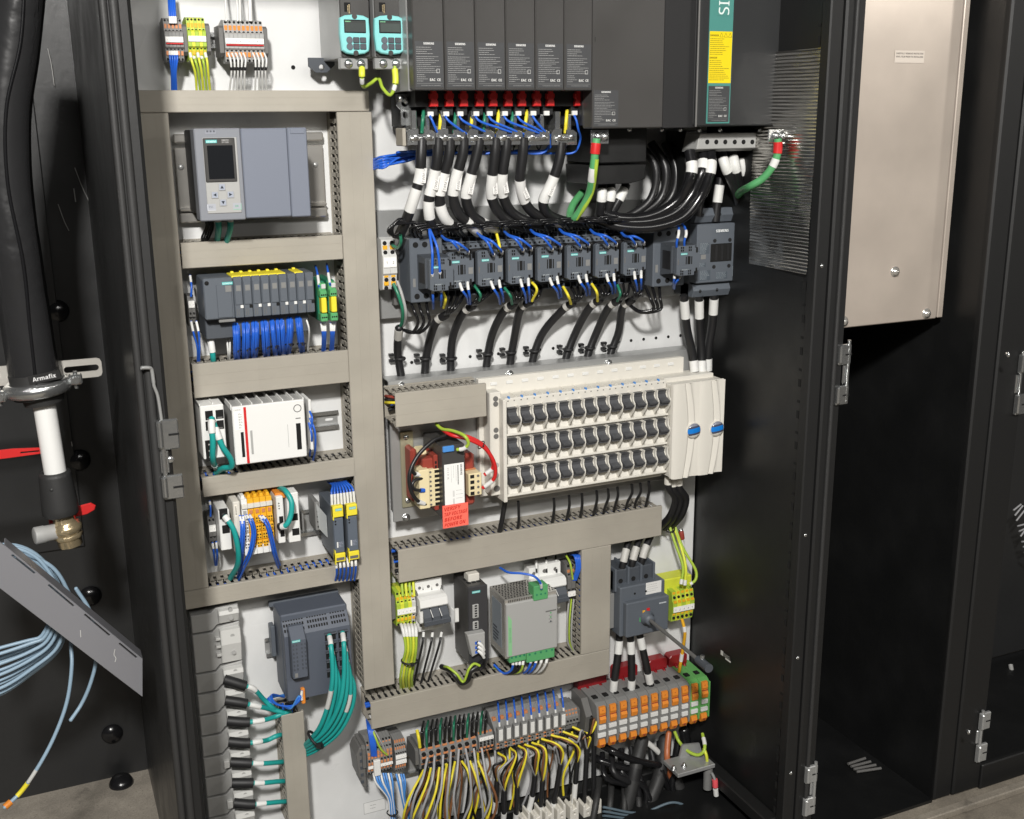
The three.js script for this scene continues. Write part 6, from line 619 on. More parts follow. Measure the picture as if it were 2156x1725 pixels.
{ // transformer
  const z1 = 0.095, bp = rect(842, 911, 875, 1066, zp + 0.004); const g = thing('transformer', 'control transformer with red coil frames and a white rating label', 'transformer', at(950, 1070, zp)); part(g, 'foot_plate', [cb(bp.x0, bp.x1, bp.y0, bp.y1, zp + 0.0005, zp + 0.004, 0.0008)], mk(lin(0.42, 0.40, 0.28), 0.4, { metalness: 0.5 }));
  const core = rect(930, 940, 981, 1072, 0.135); part(g, 'iron_core', [cb(core.x0, core.x1, core.y0 - 0.012, core.y1, zp + 0.005, 0.135, 0.0014)], MT.anth);
  const Lf = rect(861, 944, 930, 1046, 0.075); part(g, 'coil_frame', [cb(Lf.x0, Lf.x0 + 0.010, Lf.y0, Lf.y1, zp + 0.006, 0.082, 0.003)], MT.dred); part(g, 'winding', [(() => { const q = new THREE.CylinderGeometry(0.032, 0.032, 0.04, 26, 1); q.rotateX(Math.PI / 2); q.scale(0.8, 1.05, 1); q.translate(Lf.x0 + 0.032, (Lf.y0 + Lf.y1) / 2, 0.076); return ni(q); })(), cb(Lf.x0 + 0.012, core.x0, Lf.y0 + 0.006, Lf.y1 - 0.004, zp + 0.006, 0.088, 0.004)], MT.cream);
  const lf2 = rect(893, 970, 930, 1000, 0.118); part(g, 'coil_frame', [cb(lf2.x0, core.x0 - 0.0004, lf2.y0 - 0.045, lf2.y1, 0.08, 0.112, 0.002), cb(core.x0 - 0.007, core.x0 - 0.0002, lf2.y0 - 0.055, lf2.y1 + 0.006, 0.078, 0.118, 0.001)], MT.dred); part(g, 'frame_slot', [0.2, 0.5, 0.8].map((f) => bx(core.x0 - 0.0055, core.x0 - 0.0025, lf2.y1 - 0.003 - f * 0.022, lf2.y1 + 0.001 - f * 0.022, 0.117, 0.1184)), MT.hole, 'stuff');
  const rf = rect(982, 958, 1004, 1060, 0.105); part(g, 'coil_frame', [cb(core.x1 + 0.0004, rf.x1, rf.y0 - 0.004, rf.y1, zp + 0.006, 0.10, 0.004), cb(core.x1 + 0.0002, core.x1 + 0.006, rf.y0 - 0.016, rf.y1 - 0.004, 0.08, 0.118, 0.001)], MT.dred); part(g, 'frame_slot', [0.3, 0.38, 0.46].map((f) => cb(core.x1 + 0.006, rf.x1 + 0.0005, rf.y1 - rf.h * f - 0.0014, rf.y1 - rf.h * f, 0.095, 0.103, 0.0004)), MT.salmon, 'stuff');
  for (const [a, b, c, d, n, fl] of [[889, 992, 931, 1064, 8, 0], [986.5, 999, 1015, 1042, 4, 1]]) { const t = rect(a, b, c, d, 0.12), k = part(g, 'terminal_block', [cb(t.x0, t.x1, t.y0, t.y1, 0.09, 0.12, 0.0012)], MT.cream), e = [], h = []; for (let i = 0; i < n; i++) { const y = t.y1 - t.h * (i + 0.5) / n; const u = fl ? [0.12, 0.42, 0.72] : [0.64, 0.94, 0.42]; e.push(bx(t.x0 + t.w * u[0], t.x0 + t.w * u[1], y - t.h * 0.3 / n, y + t.h * 0.3 / n, 0.1195, 0.1204)); h.push(peg(t.x0 + t.w * u[2], y, 0.1195, t.h * 0.24 / n, 0.001, 8)); } part(k, 'slots', e, MT.hole, 'stuff'); part(k, 'screw_openings', h, MT.mgrey, 'stuff'); if (!fl) part(k, 'ledge', [cb(t.x0 - 0.006, t.x0 + t.w * 0.35, t.y0 - 0.001, t.y1 + 0.002, 0.095, 0.1225, 0.0012)], MT.cream); }
  const lb = rect(934.5, 979, 978, 1064, 0.1355), cut = (lb.x1 - lb.x0); dec(g, lb.x0, lb.x1, lb.y0, lb.y1, 0.1362, (x, W, H) => { fill(x, W, H, '#ebebe8'); x.save(); x.translate(W * 0.86, H * 0.03); x.rotate(Math.PI / 2); txt(x, 'SIEMENS', 0, 0, W * 0.13, '#333', { bold: 1 }); x.restore(); for (let i = 0; i < 4; i++) { x.save(); x.translate(W * (0.72 - i * 0.12), H * 0.05); x.rotate(Math.PI / 2); lines(x, 0, 0, H * (0.7 - i * 0.1), 1, 1, i === 0 ? '#666' : '#9a9a98', i === 0 ? W * 0.05 : 3); x.restore(); } x.save(); x.translate(W * 0.2, H * 0.08); x.rotate(Math.PI / 2); txt(x, 'C C  n  O   UL', 0, 0, W * 0.1, '#555'); x.restore(); x.fillStyle = '#777'; x.fillRect(W * 0.42, H * 0.62, 3, H * 0.14); x.fillRect(W * 0.47, H * 0.62, 3, H * 0.14); x.fillRect(W * 0.42, H * 0.8, 3, H * 0.14); x.fillRect(W * 0.47, H * 0.8, 3, H * 0.14); lines(x, W * 0.58, H * 0.62, W * 0.36, 3, H * 0.09, '#a8a8a6', 4); }, { name: 'rating_label', res: 7000 });
  const bl = at(942, 946, 0.136); part(g, 'blue_tab', [cb(bl.x - 0.008, bl.x + 0.010, bl.y - 0.004, bl.y + 0.005, 0.135, 0.139, 0.001)], MT.lblue);
  const tg = rect(931.5, 1066, 986.5, 1105, 0.1375); const t = thing('red_tag', 'red paper tag with handwriting stuck under the transformer label', 'tag', V(tg.cx, tg.y0, 0.1365)); part(t, 'paper', [bx(tg.x0, tg.x1, tg.y0, tg.y1, 0.1366, 0.1372)], MT.fuchsia); dec(t, tg.x0, tg.x1, tg.y0, tg.y1, 0.1375, (x, W, H) => { fill(x, W, H, '#f2705f'); x.strokeStyle = '#e12018'; x.lineWidth = 5; x.strokeRect(0, 0, W, H); x.font = 'bold ' + H * 0.21 + 'px sans-serif'; ['VERIFY', 'TAP VOLTAGE', 'BEFORE', 'POWER ON'].forEach((s, i) => { x.save(); x.translate(W * 0.06, H * (0.18 + 0.23 * i)); x.rotate(-0.05); x.transform(1, 0, -0.22, 1, 0, 0); txt(x, s, 0, 0, H * 0.22, '#c4150f', { bold: 1, maxW: W * (s.length > 8 ? 0.9 : s.length > 7 ? 0.82 : 0.7) }); x.restore(); }); }, { name: 'handwriting', res: 8000 });
  wire('earth_wire', 'yellow green wire arching over the transformer to its blue tab', 'wire', null, PX([[918, 893, 0.09], [930, 903, 0.105], [955, 908, 0.13], [980, 920, 0.155], [986, 935, 0.155], [976, 945, 0.15], [962, 947, 0.143]]), 0.0026, MT.gnye, { seg: 40, sleeves: [[0.76, 0.93]] });
  for (const [i, a] of [[0, [[950, 913, 0.12], [985, 920, 0.13], [1018, 938, 0.13], [1035, 965, 0.13], [1038, 985, 0.128], [1020, 1000, 0.122]]], [1, [[950, 916, 0.125], [985, 925, 0.135], [1022, 945, 0.135], [1042, 980, 0.135], [1040, 1008, 0.13], [1016, 1028, 0.12]]]]) wire('red_wire', ['inner', 'outer'][i] + ' red wire bowing from the duct to the right transformer terminals', 'wire', null, PX([[925, 900, 0.09], ...a]), 0.003, MT.red, { seg: 50, sleeves: [[0.86, 0.97]] }); tieAt('black cable tie round the two red transformer wires', 1013, 937, 0.13, V(0.7, -0.6, 0), 0.0066);
  for (const [i, a] of [[0, [[880, 960, 0.12], [868, 985, 0.125], [872, 997, 0.122], [888, 1000, 0.118]]], [1, [[878, 962, 0.125], [862, 1000, 0.13], [866, 1035, 0.13], [880, 1055, 0.126], [896, 1062, 0.12]]]]) wire('black_wire', ['shorter', 'longer'][i] + ' black wire bowing to the left transformer terminals', 'wire', null, PX([[925, 898, 0.09], [946, 912, 0.11], [912, 928, 0.12], ...a]), 0.003, MT.cable, { seg: 50, sleeves: [[0.87, 0.97]] }); wire('black_wire', 'small black loop with blue tip at the left transformer terminals', 'wire', null, PX([[889, 1007, 0.12], [873, 1012, 0.126], [868, 1022, 0.128], [874, 1031, 0.126], [893, 1033, 0.122]]), 0.0026, MT.cable, { seg: 30, sleeves: [[0.9, 1, MT.blue, 1.3, 'blue_tip']] });
  for (const [i, m] of [[0, MT.dred], [1, MT.cable], [2, MT.yellow]]) wire('duct_wire', ['red brown', 'black', 'yellow'][i] + ' wire at the open left end of the short duct', 'wire', null, PX([[812, 834 + i * 7, 0.05], [824, 836 + i * 6, 0.075], [842, 838 + i * 5, 0.085]]), 0.0024, m);
}
// ---------- lower middle compartment ----------
strip('earth terminal strip left of the white circuit breaker', 834, 1249, 877, 1316, 0.06, 5, { mat: [MT.gnye, MT.lime, MT.gnye, MT.lime, MT.pale], lever: MT.amber, ends: [0, 1], marks: [[0.45, 0.16]] });
for (let i = 0; i < 5; i++) { wire('earth_wire', 'white sleeved yellow green wire hanging under the earth terminals, ' + ORD[i] + ' from the left', 'wire', 'earth wires under the terminal strip', PX([[843 + 7.5 * i, 1312, 0.056], [848 + 7 * i, 1326, 0.075], [854 + 5.5 * i, 1365, 0.08], [848 + 6 * i, 1395, 0.07], [843 + 6 * i, 1425, 0.06], [844 + 6 * i, 1450, 0.03]]), 0.0022, i % 2 ? MT.lime : MT.gnye, { sleeves: [[0.06, 0.28]] }); if (i < 4) wire('earth_wire', 'yellow green wire above the earth terminals, ' + ORD[i] + ' from the left', 'wire', 'earth wires over the terminal strip', PX([[846 + 7 * i, 1205, 0.03], [846 + 8 * i, 1230, 0.05], [848 + 8 * i, 1256, 0.058]]), 0.0023, i % 2 ? MT.lime : MT.gnye); }
tieAt('black cable tie round the earth wires under the terminal strip', 862, 1392, 0.072, V(0.1, 1, 0), 0.0125);
function breaker(label, a, b, c, d, z, n, o = {}) { const r = rect(a, b, c, d, z), g = thing('circuit_breaker', label, 'circuit breaker', V(r.cx, r.y0, 0.01)), w = r.w / n, k = (v) => r.y1 - r.h * v;
  part(g, 'housing', [prof([[0.01, k(1)], [z * 0.62, k(1)], [z * 0.62, k(0.76)], [z * 0.86, k(0.74)], [z * 0.9, k(0.3)], [z * 0.62, k(0.27)], [z * 0.62, k(0)], [0.01, k(0)]], r.x0, r.x1, 0.0008), prof([[z * 0.6, k(0.42)], [z * 0.97, k(0.43)], [z, k(0.4)], [z * 0.97, k(0.27)], [z * 0.86, k(0.24)], [z * 0.6, k(0.24)]], r.x0 - 0.001, r.x1 + 0.001, 0.0006)], MT.white);
  for (let i = 0; i < n; i++) { const x = r.x0 + w * (i + 0.5); part(g, 'screw_opening', [peg(x, k(0.14), z * 0.62 - 0.0005, w * 0.17, 0.0012, 14)], MT.mgrey); part(g, 'screw_opening', [peg(x, k(0.88), z * 0.62 - 0.0005, w * 0.17, 0.0012, 14)], MT.mgrey); part(g, 'toggle', [prof([[z * 0.8, k(0.44)], [z * 1.0, k(0.44)], [z * 1.13, k(0.56)], [z * 1.15, k(0.68)], [z * 1.08, k(0.7)], [z * 0.9, k(0.62)], [z * 0.8, k(0.6)]], r.x0 + w * i + w * 0.08, r.x0 + w * (i + 1) - w * 0.02, 0.0008)], MT.slate2); if (i) part(g, 'divider', [cyl(V(r.x0 + w * i, k(0.45), z * 1.02), V(r.x0 + w * i + w * 0.1, k(0.57), z * 1.14), 0.0006, 0.0006, 6)], MT.white); }
  part(g, 'toggle_bar', [cb(r.x0 + w * 0.1, r.x1 + 0.0015, k(0.72), k(0.62), z * 1.04, z * 1.16, 0.001)], MT.slate2); return r; }
const BK = breaker('three pole white circuit breaker with black toggles', 885, 1238, 944, 1335, 0.07, 3); { const g = thing('label_clip', 'pair of white label clips beside the white circuit breaker toggles', 'label clip', V(BK.cx, BK.y0, 0.07)); for (const [a, b, c, d] of [[883, 1290, 892, 1313], [957, 1283, 967, 1310]]) { const q = rect(a, b, c, d, 0.085); part(g, 'clip', [cb(q.x0, q.x1, q.y0, q.y1, 0.082, 0.085, 0.0008)], MT.pale); part(g, 'insert', [bx(q.x0 + 0.001, q.x1 - 0.001, q.y0 + 0.002, q.y1 - 0.002, 0.0848, 0.0855)], MT.tag); } part(g, 'stalk', [cyl(at(951, 1280, 0.075), at(958, 1288, 0.083), 0.001, 0.001, 6)], MT.tag); }
for (let i = 0; i < 3; i++) { wire('black_wire', 'black wire under the white circuit breaker, ' + ORD[i] + ' from the left', 'wire', null, PX([[892 + 19 * i, 1330, 0.04], [890 + 18 * i, 1352, 0.05], [880 + 16 * i, 1400, 0.04], [872 + 14 * i, 1440, 0.03]]), 0.002, MT.cable, { sleeves: [[0.03, 0.2, MT.tag]] }); wire('black_wire', 'white sleeved black wire on top of the circuit breaker, ' + ORD[i] + ' from the left', 'wire', null, PX([[888 + 19 * i, 1205, 0.03], [889 + 19 * i, 1222, 0.04], [890 + 18.5 * i, 1242, 0.042]]), 0.0018, MT.cable, { sleeves: [[0.3, 0.75]] }); }
{ const z = 0.085, r = rect(985, 1238, 1029, 1393, z), g = thing('drive_controller', 'narrow dark grey device with small pale connectors', 'device', V(r.cx, r.y0, 0.02)); part(g, 'housing', [cb(r.x0, r.x1 - 0.0006, r.y0, r.y1, 0.02, z - 0.002, 0.0014)], MT.anth); part(g, 'front', [cb(r.x0 + 0.0004, r.x1, r.y0 + 0.001, r.y1 - 0.0006, z - 0.004, z, 0.001)], mk(lin(0.04, 0.04, 0.043), 0.42)); const f = (u) => r.x0 + r.w * u, k = (v) => r.y1 - r.h * v; tealTag(g, f(0.2), f(0.62), k(0.085), k(0.055), z + 0.0005);
  part(g, 'connector', [cb(f(0.2), f(0.52), k(0.4), k(0.225), z - 0.001, z + 0.002, 0.001)], MT.lgrey); part(g, 'pin_row', [0, 1, 2, 3, 4].map((i) => bx(f(0.3), f(0.42), k(0.378 - i * 0.032), k(0.36 - i * 0.032), z + 0.0015, z + 0.0024)), MT.hole, 'stuff'); part(g, 'connector', [cb(f(0.2), f(0.5), k(0.545), k(0.44), z - 0.001, z + 0.002, 0.001)], MT.lgrey); part(g, 'pin_row', [0, 1, 2].map((i) => bx(f(0.29), f(0.41), k(0.525 - i * 0.028), k(0.507 - i * 0.028), z + 0.0015, z + 0.0024)), MT.hole, 'stuff'); const v = []; for (let i = 0; i < 3; i++) for (let j = 0; j < 2; j++) v.push(bx(f(0.15 + i * 0.25), f(0.33 + i * 0.25), r.y1 - 0.0003, r.y1 + 0.0004, z - 0.022 - j * 0.014, z - 0.013 - j * 0.014)); part(g, 'top_vent', v, MT.hole, 'stuff');
  const q = rect(984, 1338, 1022, 1378, z + 0.014); part(g, 'power_plug', [plateShape([[q.x0, q.y1], [q.x1, q.y1 - 0.001], [q.x1, q.y0 + 0.008], [q.x0 + 0.008, q.y0]], z, z + 0.014, [], 0.001)], MT.lgrey); for (let i = 0; i < 3; i++) part(g, 'plug_opening', [cb(q.x0 + q.w * 0.42, q.x0 + q.w * 0.72, q.y1 - q.h * (0.48 + i * 0.2), q.y1 - q.h * (0.36 + i * 0.2), z + 0.0135, z + 0.0148, 0.0003)], MT.blue); const t = rect(986, 1211, 1010, 1230, z - 0.02); part(g, 'top_plug', [cb(t.x0, t.x1, t.y0, t.y1, z - 0.04, z - 0.02, 0.001)], MT.ivory); part(g, 'foot_tab', [cb(f(0.1), f(1.0), r.y0 - 0.014, r.y0 + 0.002, z - 0.02, z - 0.017, 0.0008)], MT.steel); }
for (let i = 0; i < 3; i++) wire('black_wire', 'white sleeved black wire out of the pale power plug, ' + ORD[i] + ' from the top', 'wire', null, PX([[1004, 1352 + i * 8, 0.1], [1014, 1359 + i * 9, 0.104], [1020, 1375 + i * 7, 0.1], [1018, 1400 + i * 3, 0.09], [1000, 1408 + i * 2, 0.085]]), 0.0021, MT.cable, { sleeves: [[0.05, 0.42]] });
wire('black_cable', 'black cable with green yellow core looping over the lowest duct', 'cable', null, PX([[1014, 1395, 0.09], [1004, 1404, 0.095], [990, 1415, 0.095], [985, 1432, 0.09], [972, 1438, 0.085], [960, 1425, 0.08], [948, 1412, 0.07], [930, 1404, 0.05]]), 0.0044, MT.cable, { seg: 50, rad: 10, caps: 1 }); wire('earth_wire', 'bright green wire beside the looping black cable on the lowest duct', 'wire', null, PX([[1010, 1402, 0.098], [998, 1398, 0.098], [988, 1408, 0.1], [975, 1436, 0.093], [962, 1420, 0.088], [944, 1406, 0.075], [936, 1404, 0.06]]), 0.0022, MT.gnye);
{ const z = 0.088, r = rect(1066, 1274, 1174, 1363, z), g = thing('power_supply', 'silver power supply with green plugs and a mesh top', 'power supply', V(r.cx, r.y0, 0.02)), f = (u) => r.x0 + r.w * u, k = (v) => r.y1 - r.h * v; part(g, 'housing', [cb(r.x0 - 0.001, r.x1 + 0.0004, r.y0 - 0.004, r.y1 + 0.006, 0.02, z - 0.004, 0.001)], MT.steel); part(g, 'front', [cb(r.x0, r.x1, r.y0, r.y1, z - 0.006, z, 0.0014)], MT.lgrey);
  const ms = []; for (let i = 0; i < 17; i++) for (let j = 0; j < 9; j++) ms.push(cyl(V(r.x0 + 0.004 + i * (r.w - 0.008) / 16 + (j % 2) * 0.002, r.y1 + 0.0055, 0.026 + j * 0.0064), V(r.x0 + 0.004 + i * (r.w - 0.008) / 16 + (j % 2) * 0.002, r.y1 + 0.0066, 0.026 + j * 0.0064), 0.0014, 0.0014, 6)); part(g, 'mesh_openings', ms, MT.hole, 'stuff'); const sl = []; for (let i = 0; i < 16; i++) sl.push(bx(f(0.06 + i * 0.034), f(0.075 + i * 0.034), r.y1 + 0.0006, r.y1 + 0.005, z - 0.0045, z - 0.0036)); part(g, 'vent_slots', sl, MT.hole, 'stuff');
  part(g, 'side_label', [bx(r.x0 - 0.0016, r.x0 - 0.0012, r.y0 + 0.01, r.y1 - 0.006, 0.032, z - 0.018)], mk(lin(0.25, 0.28, 0.31), 0.4)); const sp = []; for (let i = 0; i < 5; i++) sp.push(bx(r.x0 - 0.002, r.x0 - 0.0015, r.y0 + 0.014 + i * 0.006, r.y0 + 0.017 + i * 0.006, 0.036, 0.036 + rr(0.01, 0.026))); part(g, 'side_print', sp, MT.slate2, 'stuff');
  dec(g, f(0.03), f(0.1), k(0.97), k(0.2), z + 0.0004, (x, W, H) => { fill(x, W, H, '#a1a59e'); x.fillStyle = '#86bb8b'; x.beginPath(); x.moveTo(0, 0); x.lineTo(W, H * 0.14); x.lineTo(W, H); x.lineTo(0, H); x.fill(); x.save(); x.translate(W / 2, H * 0.5); x.rotate(-Math.PI / 2); txt(x, 'QUINT POWER', 0, 0, W * 0.6, '#5a8f66', { align: 'center' }); x.restore(); }, { name: 'maker_stripe', res: 5000 });
  dec(g, f(0.76), f(0.97), k(0.5), k(0.26), z + 0.0004, (x, W, H) => { fill(x, W, H, '#a3a3a1'); x.fillStyle = '#6b6b69'; x.fillRect(0, 0, W, H * 0.12); txt(x, 'DC OK', W * 0.3, H * 0.42, H * 0.1, '#444'); txt(x, 'Boost', W * 0.3, H * 0.68, H * 0.1, '#444'); txt(x, '24-28V', W * 0.28, H * 0.94, H * 0.1, '#444'); }, { name: 'front_print', res: 5000 }); for (const v of [0.31, 0.39, 0.47]) part(g, 'status_lamp', [peg(f(0.86), k(v), z, 0.0014, 0.0009, 10)], v > 0.45 ? MT.slate2 : MT.green);
  for (const [a, b, c, d, n] of [[1073, 1377, 1108, 1390, 4], [1109, 1366, 1168, 1384, 5]]) { const q = rect(a, b, c, d, z - 0.002); part(g, 'green_plug', [cb(q.x0, q.x1, q.y0, q.y1, z - 0.026, z - 0.002, 0.001)], MT.green); part(g, 'plug_openings', [...Array(n)].map((_, i) => peg(q.x0 + q.w * (i + 0.5) / n, q.y0 + q.h * 0.55, z - 0.0026, 0.0019, 0.0012, 8)), MT.dgreen, 'stuff'); } const q = rect(1124, 1236, 1154, 1256, z + 0.002); part(g, 'green_plug', [cb(q.x0, q.x1, q.y0 - 0.004, q.y1, z - 0.02, z + 0.002, 0.001)], MT.green); part(g, 'plug_openings', [0.2, 0.5, 0.8].map((u) => peg(q.x0 + q.w * u, q.y0 + q.h * 0.3, z + 0.0014, 0.0016, 0.0012, 8)), MT.dgreen, 'stuff'); }
wire('blue_wire', 'blue wire lying over the mesh top of the power supply', 'wire', null, PX([[1053, 1196, 0.05], [1072, 1206, 0.075], [1100, 1208, 0.09], [1125, 1214, 0.1], [1138, 1228, 0.1], [1140, 1240, 0.094]]), 0.002, MT.blue, { seg: 40, sleeves: [[0.82, 0.96]] });
for (let i = 0; i < 4; i++) wire('output_wire', 'white tipped wire under the left green plug of the power supply', 'wire', 'wires under the left green plug', PX([[1078 + 8 * i, 1386, 0.075], [1080 + 7 * i, 1398, 0.08], [1076 + 7 * i, 1412, 0.075], [1060 + 6 * i, 1418, 0.06], [1040, 1400 + i * 2, 0.04]]), 0.0021, [MT.blue, MT.cable, MT.cable, MT.gnye][i], { sleeves: [[0.05, 0.28]] });
for (let i = 0; i < 4; i++) wire('output_wire', ['blue', 'blue', 'pale', 'pale'][i] + ' wire under the right green plug of the power supply', 'wire', 'wires under the right green plug', PX([[1116 + 12 * i, 1380, 0.075], [1117 + 11 * i, 1395, 0.082], [1110 + 10 * i, 1412, 0.075], [1098 + 8 * i, 1420, 0.05]]), 0.0022, i < 2 ? MT.blue : MT.pale, { sleeves: [[0.1, 0.35]] });
{ const r = breaker('two pole white circuit breaker behind the power supply', 1146, 1200, 1192, 1290, 0.055, 2); breaker('single white breaker pole behind the power supply mesh top', 1124, 1206, 1144, 1290, 0.05, 1); for (let i = 0; i < 3; i++) wire('black_wire', 'black wire on top of the breakers behind the power supply, ' + ORD[i] + ' from the left', 'wire', null, PX([[1128 + 21 * i, 1170, 0.02], [1129 + 21 * i, 1185, 0.03], [1130 + 21 * i, 1206, 0.035]]), 0.0018, MT.cable, { sleeves: [[0.35, 0.8]] });
  strip('narrow grey terminals with orange levers right of the two pole breaker', 1195, 1190, 1212, 1264, 0.05, 2, { mat: MT.mgrey, ends: [], marks: [[0.2, 0.14]] }); for (let i = 0; i < 4; i++) wire('blue_wire', 'blue wire arching over the terminals right of the two pole breaker', 'wire', 'blue wires right of the two pole breaker', PX([[1200 + i * 5, 1168, 0.03], [1210 + i * 3.5, 1172, 0.05], [1214 + i * 2.5, 1195, 0.055], [1207 + i * 2, 1222, 0.05]]), 0.0018, MT.blue); wire('earth_wire', 'yellow green wire arching beside the blue wires right of the two pole breaker', 'wire', null, PX([[1192, 1170, 0.04], [1200, 1185, 0.055], [1206, 1220, 0.052]]), 0.0018, MT.gnye); for (let i = 0; i < 3; i++) wire('pale_wire', 'pale wire falling below the narrow terminals right of the power supply', 'wire', 'pale wires right of the power supply', PX([[1198 + i * 5, 1262, 0.048], [1194 + i * 5, 1310, 0.05], [1196 + i * 4, 1355, 0.04], [1210, 1375, 0.03]]), 0.0016, i === 1 ? MT.gnye : MT.lgrey); }
{ const bk = rect(1285, 1137, 1400, 1190, 0.01); const z = 0.075, r = rect(1296, 1215, 1400, 1322, z), g = thing('disconnect_switch', 'slate grey disconnect switch with a long shaft pointing forward', 'switch', V(r.cx, r.y0, 0.01)), f = (u) => r.x0 + r.w * u, k = (v) => r.y1 - r.h * v; part(g, 'housing', [cb(f(0.1), f(0.98), k(1), k(0.2), 0.01, z, 0.002)], MT.slate); part(g, 'terminal_row', [cb(f(0.06), f(0.86), k(0.34), k(-0.02), 0.01, z - 0.018, 0.0015)], MT.slate2); for (let i = 0; i < 4; i++) { part(g, 'barrier', [cb(f(0.06 + i * 0.25), f(0.1 + i * 0.25), k(0.3), k(-0.06), 0.012, z - 0.012, 0.0008)], MT.slate); if (i < 3) part(g, 'screw_opening', [peg(f(0.2 + i * 0.25), k(0.16), z - 0.0182, 0.0042, 0.001, 12)], MT.hole); } part(g, 'side_plate', [cb(f(-0.06), f(0.1), k(0.92), k(0.35), 0.01, z - 0.02, 0.001)], MT.grey);
  part(g, 'operator_block', [cb(f(0.16), f(1), k(0.98), k(0.42), z - 0.004, z + 0.012, 0.002)], MT.slate); const q = rect(1360, 1228, 1392, 1246, z); dec(g, q.x0, q.x1, q.y0, q.y1, z + 0.0004, (x, W, H) => { fill(x, W, H, '#dcdcd9'); lines(x, W * 0.1, H * 0.2, W * 0.7, 4, H * 0.18, '#999', 2); }, { name: 'white_sticker' }); const hub = at(1361, 1300, z + 0.012); part(g, 'red_mark', [cb(hub.x + 0.000, hub.x + 0.006, hub.y + 0.010, hub.y + 0.017, z + 0.0118, z + 0.0134, 0.0004)], MT.red); part(g, 'yellow_mark', [cb(hub.x - 0.008, hub.x - 0.003, hub.y + 0.008, hub.y + 0.014, z + 0.0118, z + 0.0132, 0.0004)], MT.amber); part(g, 'green_mark', [cb(hub.x - 0.014, hub.x - 0.011, hub.y - 0.006, hub.y + 0.002, z + 0.0118, z + 0.0132, 0.0004)], MT.green); dec(g, f(0.78), f(0.95), k(0.53), k(0.5), z + 0.0124, (x, W, H) => { fill(x, W, H, '#555d66'); txt(x, 'SIEMENS', W / 2, H / 2, H * 0.9, '#e6eaec', { bold: 1, align: 'center', maxW: W }); }, { name: 'maker_label', res: 7000 }); for (const u of [0.38, 0.6]) part(g, 'screw_opening', [peg(f(u), k(0.33), z - 0.0002, 0.002, 0.0008, 10)], MT.hole);
  const e = at(1493, 1408, 0.30), d = e.clone().sub(hub).normalize(); part(g, 'hub', [lathe(hub, [[0.013, -0.002], [0.0125, 0.006], [0.0085, 0.010], [0.0085, 0.016], [0.0001, 0.016]], V(0, 0, 1), 24), ball(hub.clone().add(V(-0.004, 0.0, 0.004)), 0.006)], MT.slate); part(g, 'shaft', [(() => { const m = cyl(hub, e.clone().addScaledVector(d, -0.02), 0.0042, 0.0042, 4); return m; })()], MT.mgrey); part(g, 'shaft_end', [cyl(e.clone().addScaledVector(d, -0.034), e, 0.0068, 0.0072, 18)], MT.slate2); part(g, 'set_screw', [cyl(e.clone().addScaledVector(d, -0.022).add(V(0, 0.006, 0)), e.clone().addScaledVector(d, -0.022).add(V(0.001, 0.0125, 0)), 0.0034, 0.0034, 10)], MT.zinc); }
for (let i = 0; i < 3; i++) { wire('supply_cable', 'black cable with pale marker above the disconnect switch, ' + ORD[i] + ' from the left', 'cable', null, PX([[1328 + 23 * i, 1125 - i * 2, 0.03], [1318 + 21 * i, 1160 - i * 4, 0.045], [1310 + 20 * i, 1195 - i * 4, 0.05], [1304 + 20 * i, 1225, 0.04]]), 0.0062, MT.cable, { seg: 20, rad: 12, sleeves: [[0.3, 0.55, MT.shrink, 1.1]] }); wire('supply_cable', 'black cable with white markers below the disconnect switch, ' + ORD[i] + ' from the left', 'cable', null, PX([[[1305, 1325, .045], [1302, 1370, .05], [1294, 1430, .055], [1290, 1470, .05]], [[1326, 1328, .05], [1329, 1370, .055], [1330, 1430, .06], [1328, 1462, .055]], [[1344, 1322, .055], [1352, 1360, .06], [1364, 1415, .065], [1372, 1452, .06]]][i]), 0.0066, MT.cable, { seg: 24, rad: 14, sleeves: [[0.18, 0.37, MT.tag, 1.1], [0.68, 0.86, MT.tag, 1.1]] }); }
strip('green and yellow earth terminal block right of the disconnect switch', 1418, 1248, 1461, 1305, 0.065, 5, { mat: [MT.gnye, MT.lime], lever: MT.amber, ends: [], marks: [[0.44, 0.17]], rows: [[0.92, 1], [0.8, 0], [0.68, 1], [0.28, 1], [0.16, 0]] });
{ const r = rect(1398, 1222, 1460, 1250, 0.05); solo('terminal_cover', 'translucent yellow green cover on top of the right earth terminals', 'cover', [cb(r.x0 + 0.004, r.x1, r.y0 - 0.004, r.y1 - 0.003, 0.012, 0.044, 0.002)], MT.lime); }
for (let i = 0; i < 3; i++) wire('earth_wire', 'yellow green wire falling into the right earth terminals, ' + ORD[i] + ' from the left', 'wire', null, PX([[[1404, 1090, .03], [1420, 1140, .05], [1438, 1195, .07], [1434, 1230, .075]], [[1410, 1088, .03], [1430, 1140, .05], [1444, 1195, .072], [1442, 1232, .075]], [[1414, 1086, .03], [1436, 1150, .055], [1466, 1205, .075], [1464, 1222, .078], [1454, 1230, .075]]][i]), 0.0026, i === 1 ? MT.lime : MT.gnye, { sleeves: [[0.9, 1]] });
tieAt('black cable tie round the earth wires beside the fuse cables', 1412, 1116, 0.042, V(0.3, -1, 0), 0.0075);
wire('ring_lug_wire', 'short wire with red crimped ring lug on the white plate', 'wire', null, PX([[1444, 1170, 0.02], [1438, 1145, 0.025], [1435, 1125, 0.025], [1433, 1114, 0.022]]), 0.0022, MT.tag, { sleeves: [[0.5, 0.85, MT.dred, 2.2, 'red_crimp'], [0.86, 1, MT.zinc, 1.9, 'ring_lug']] });
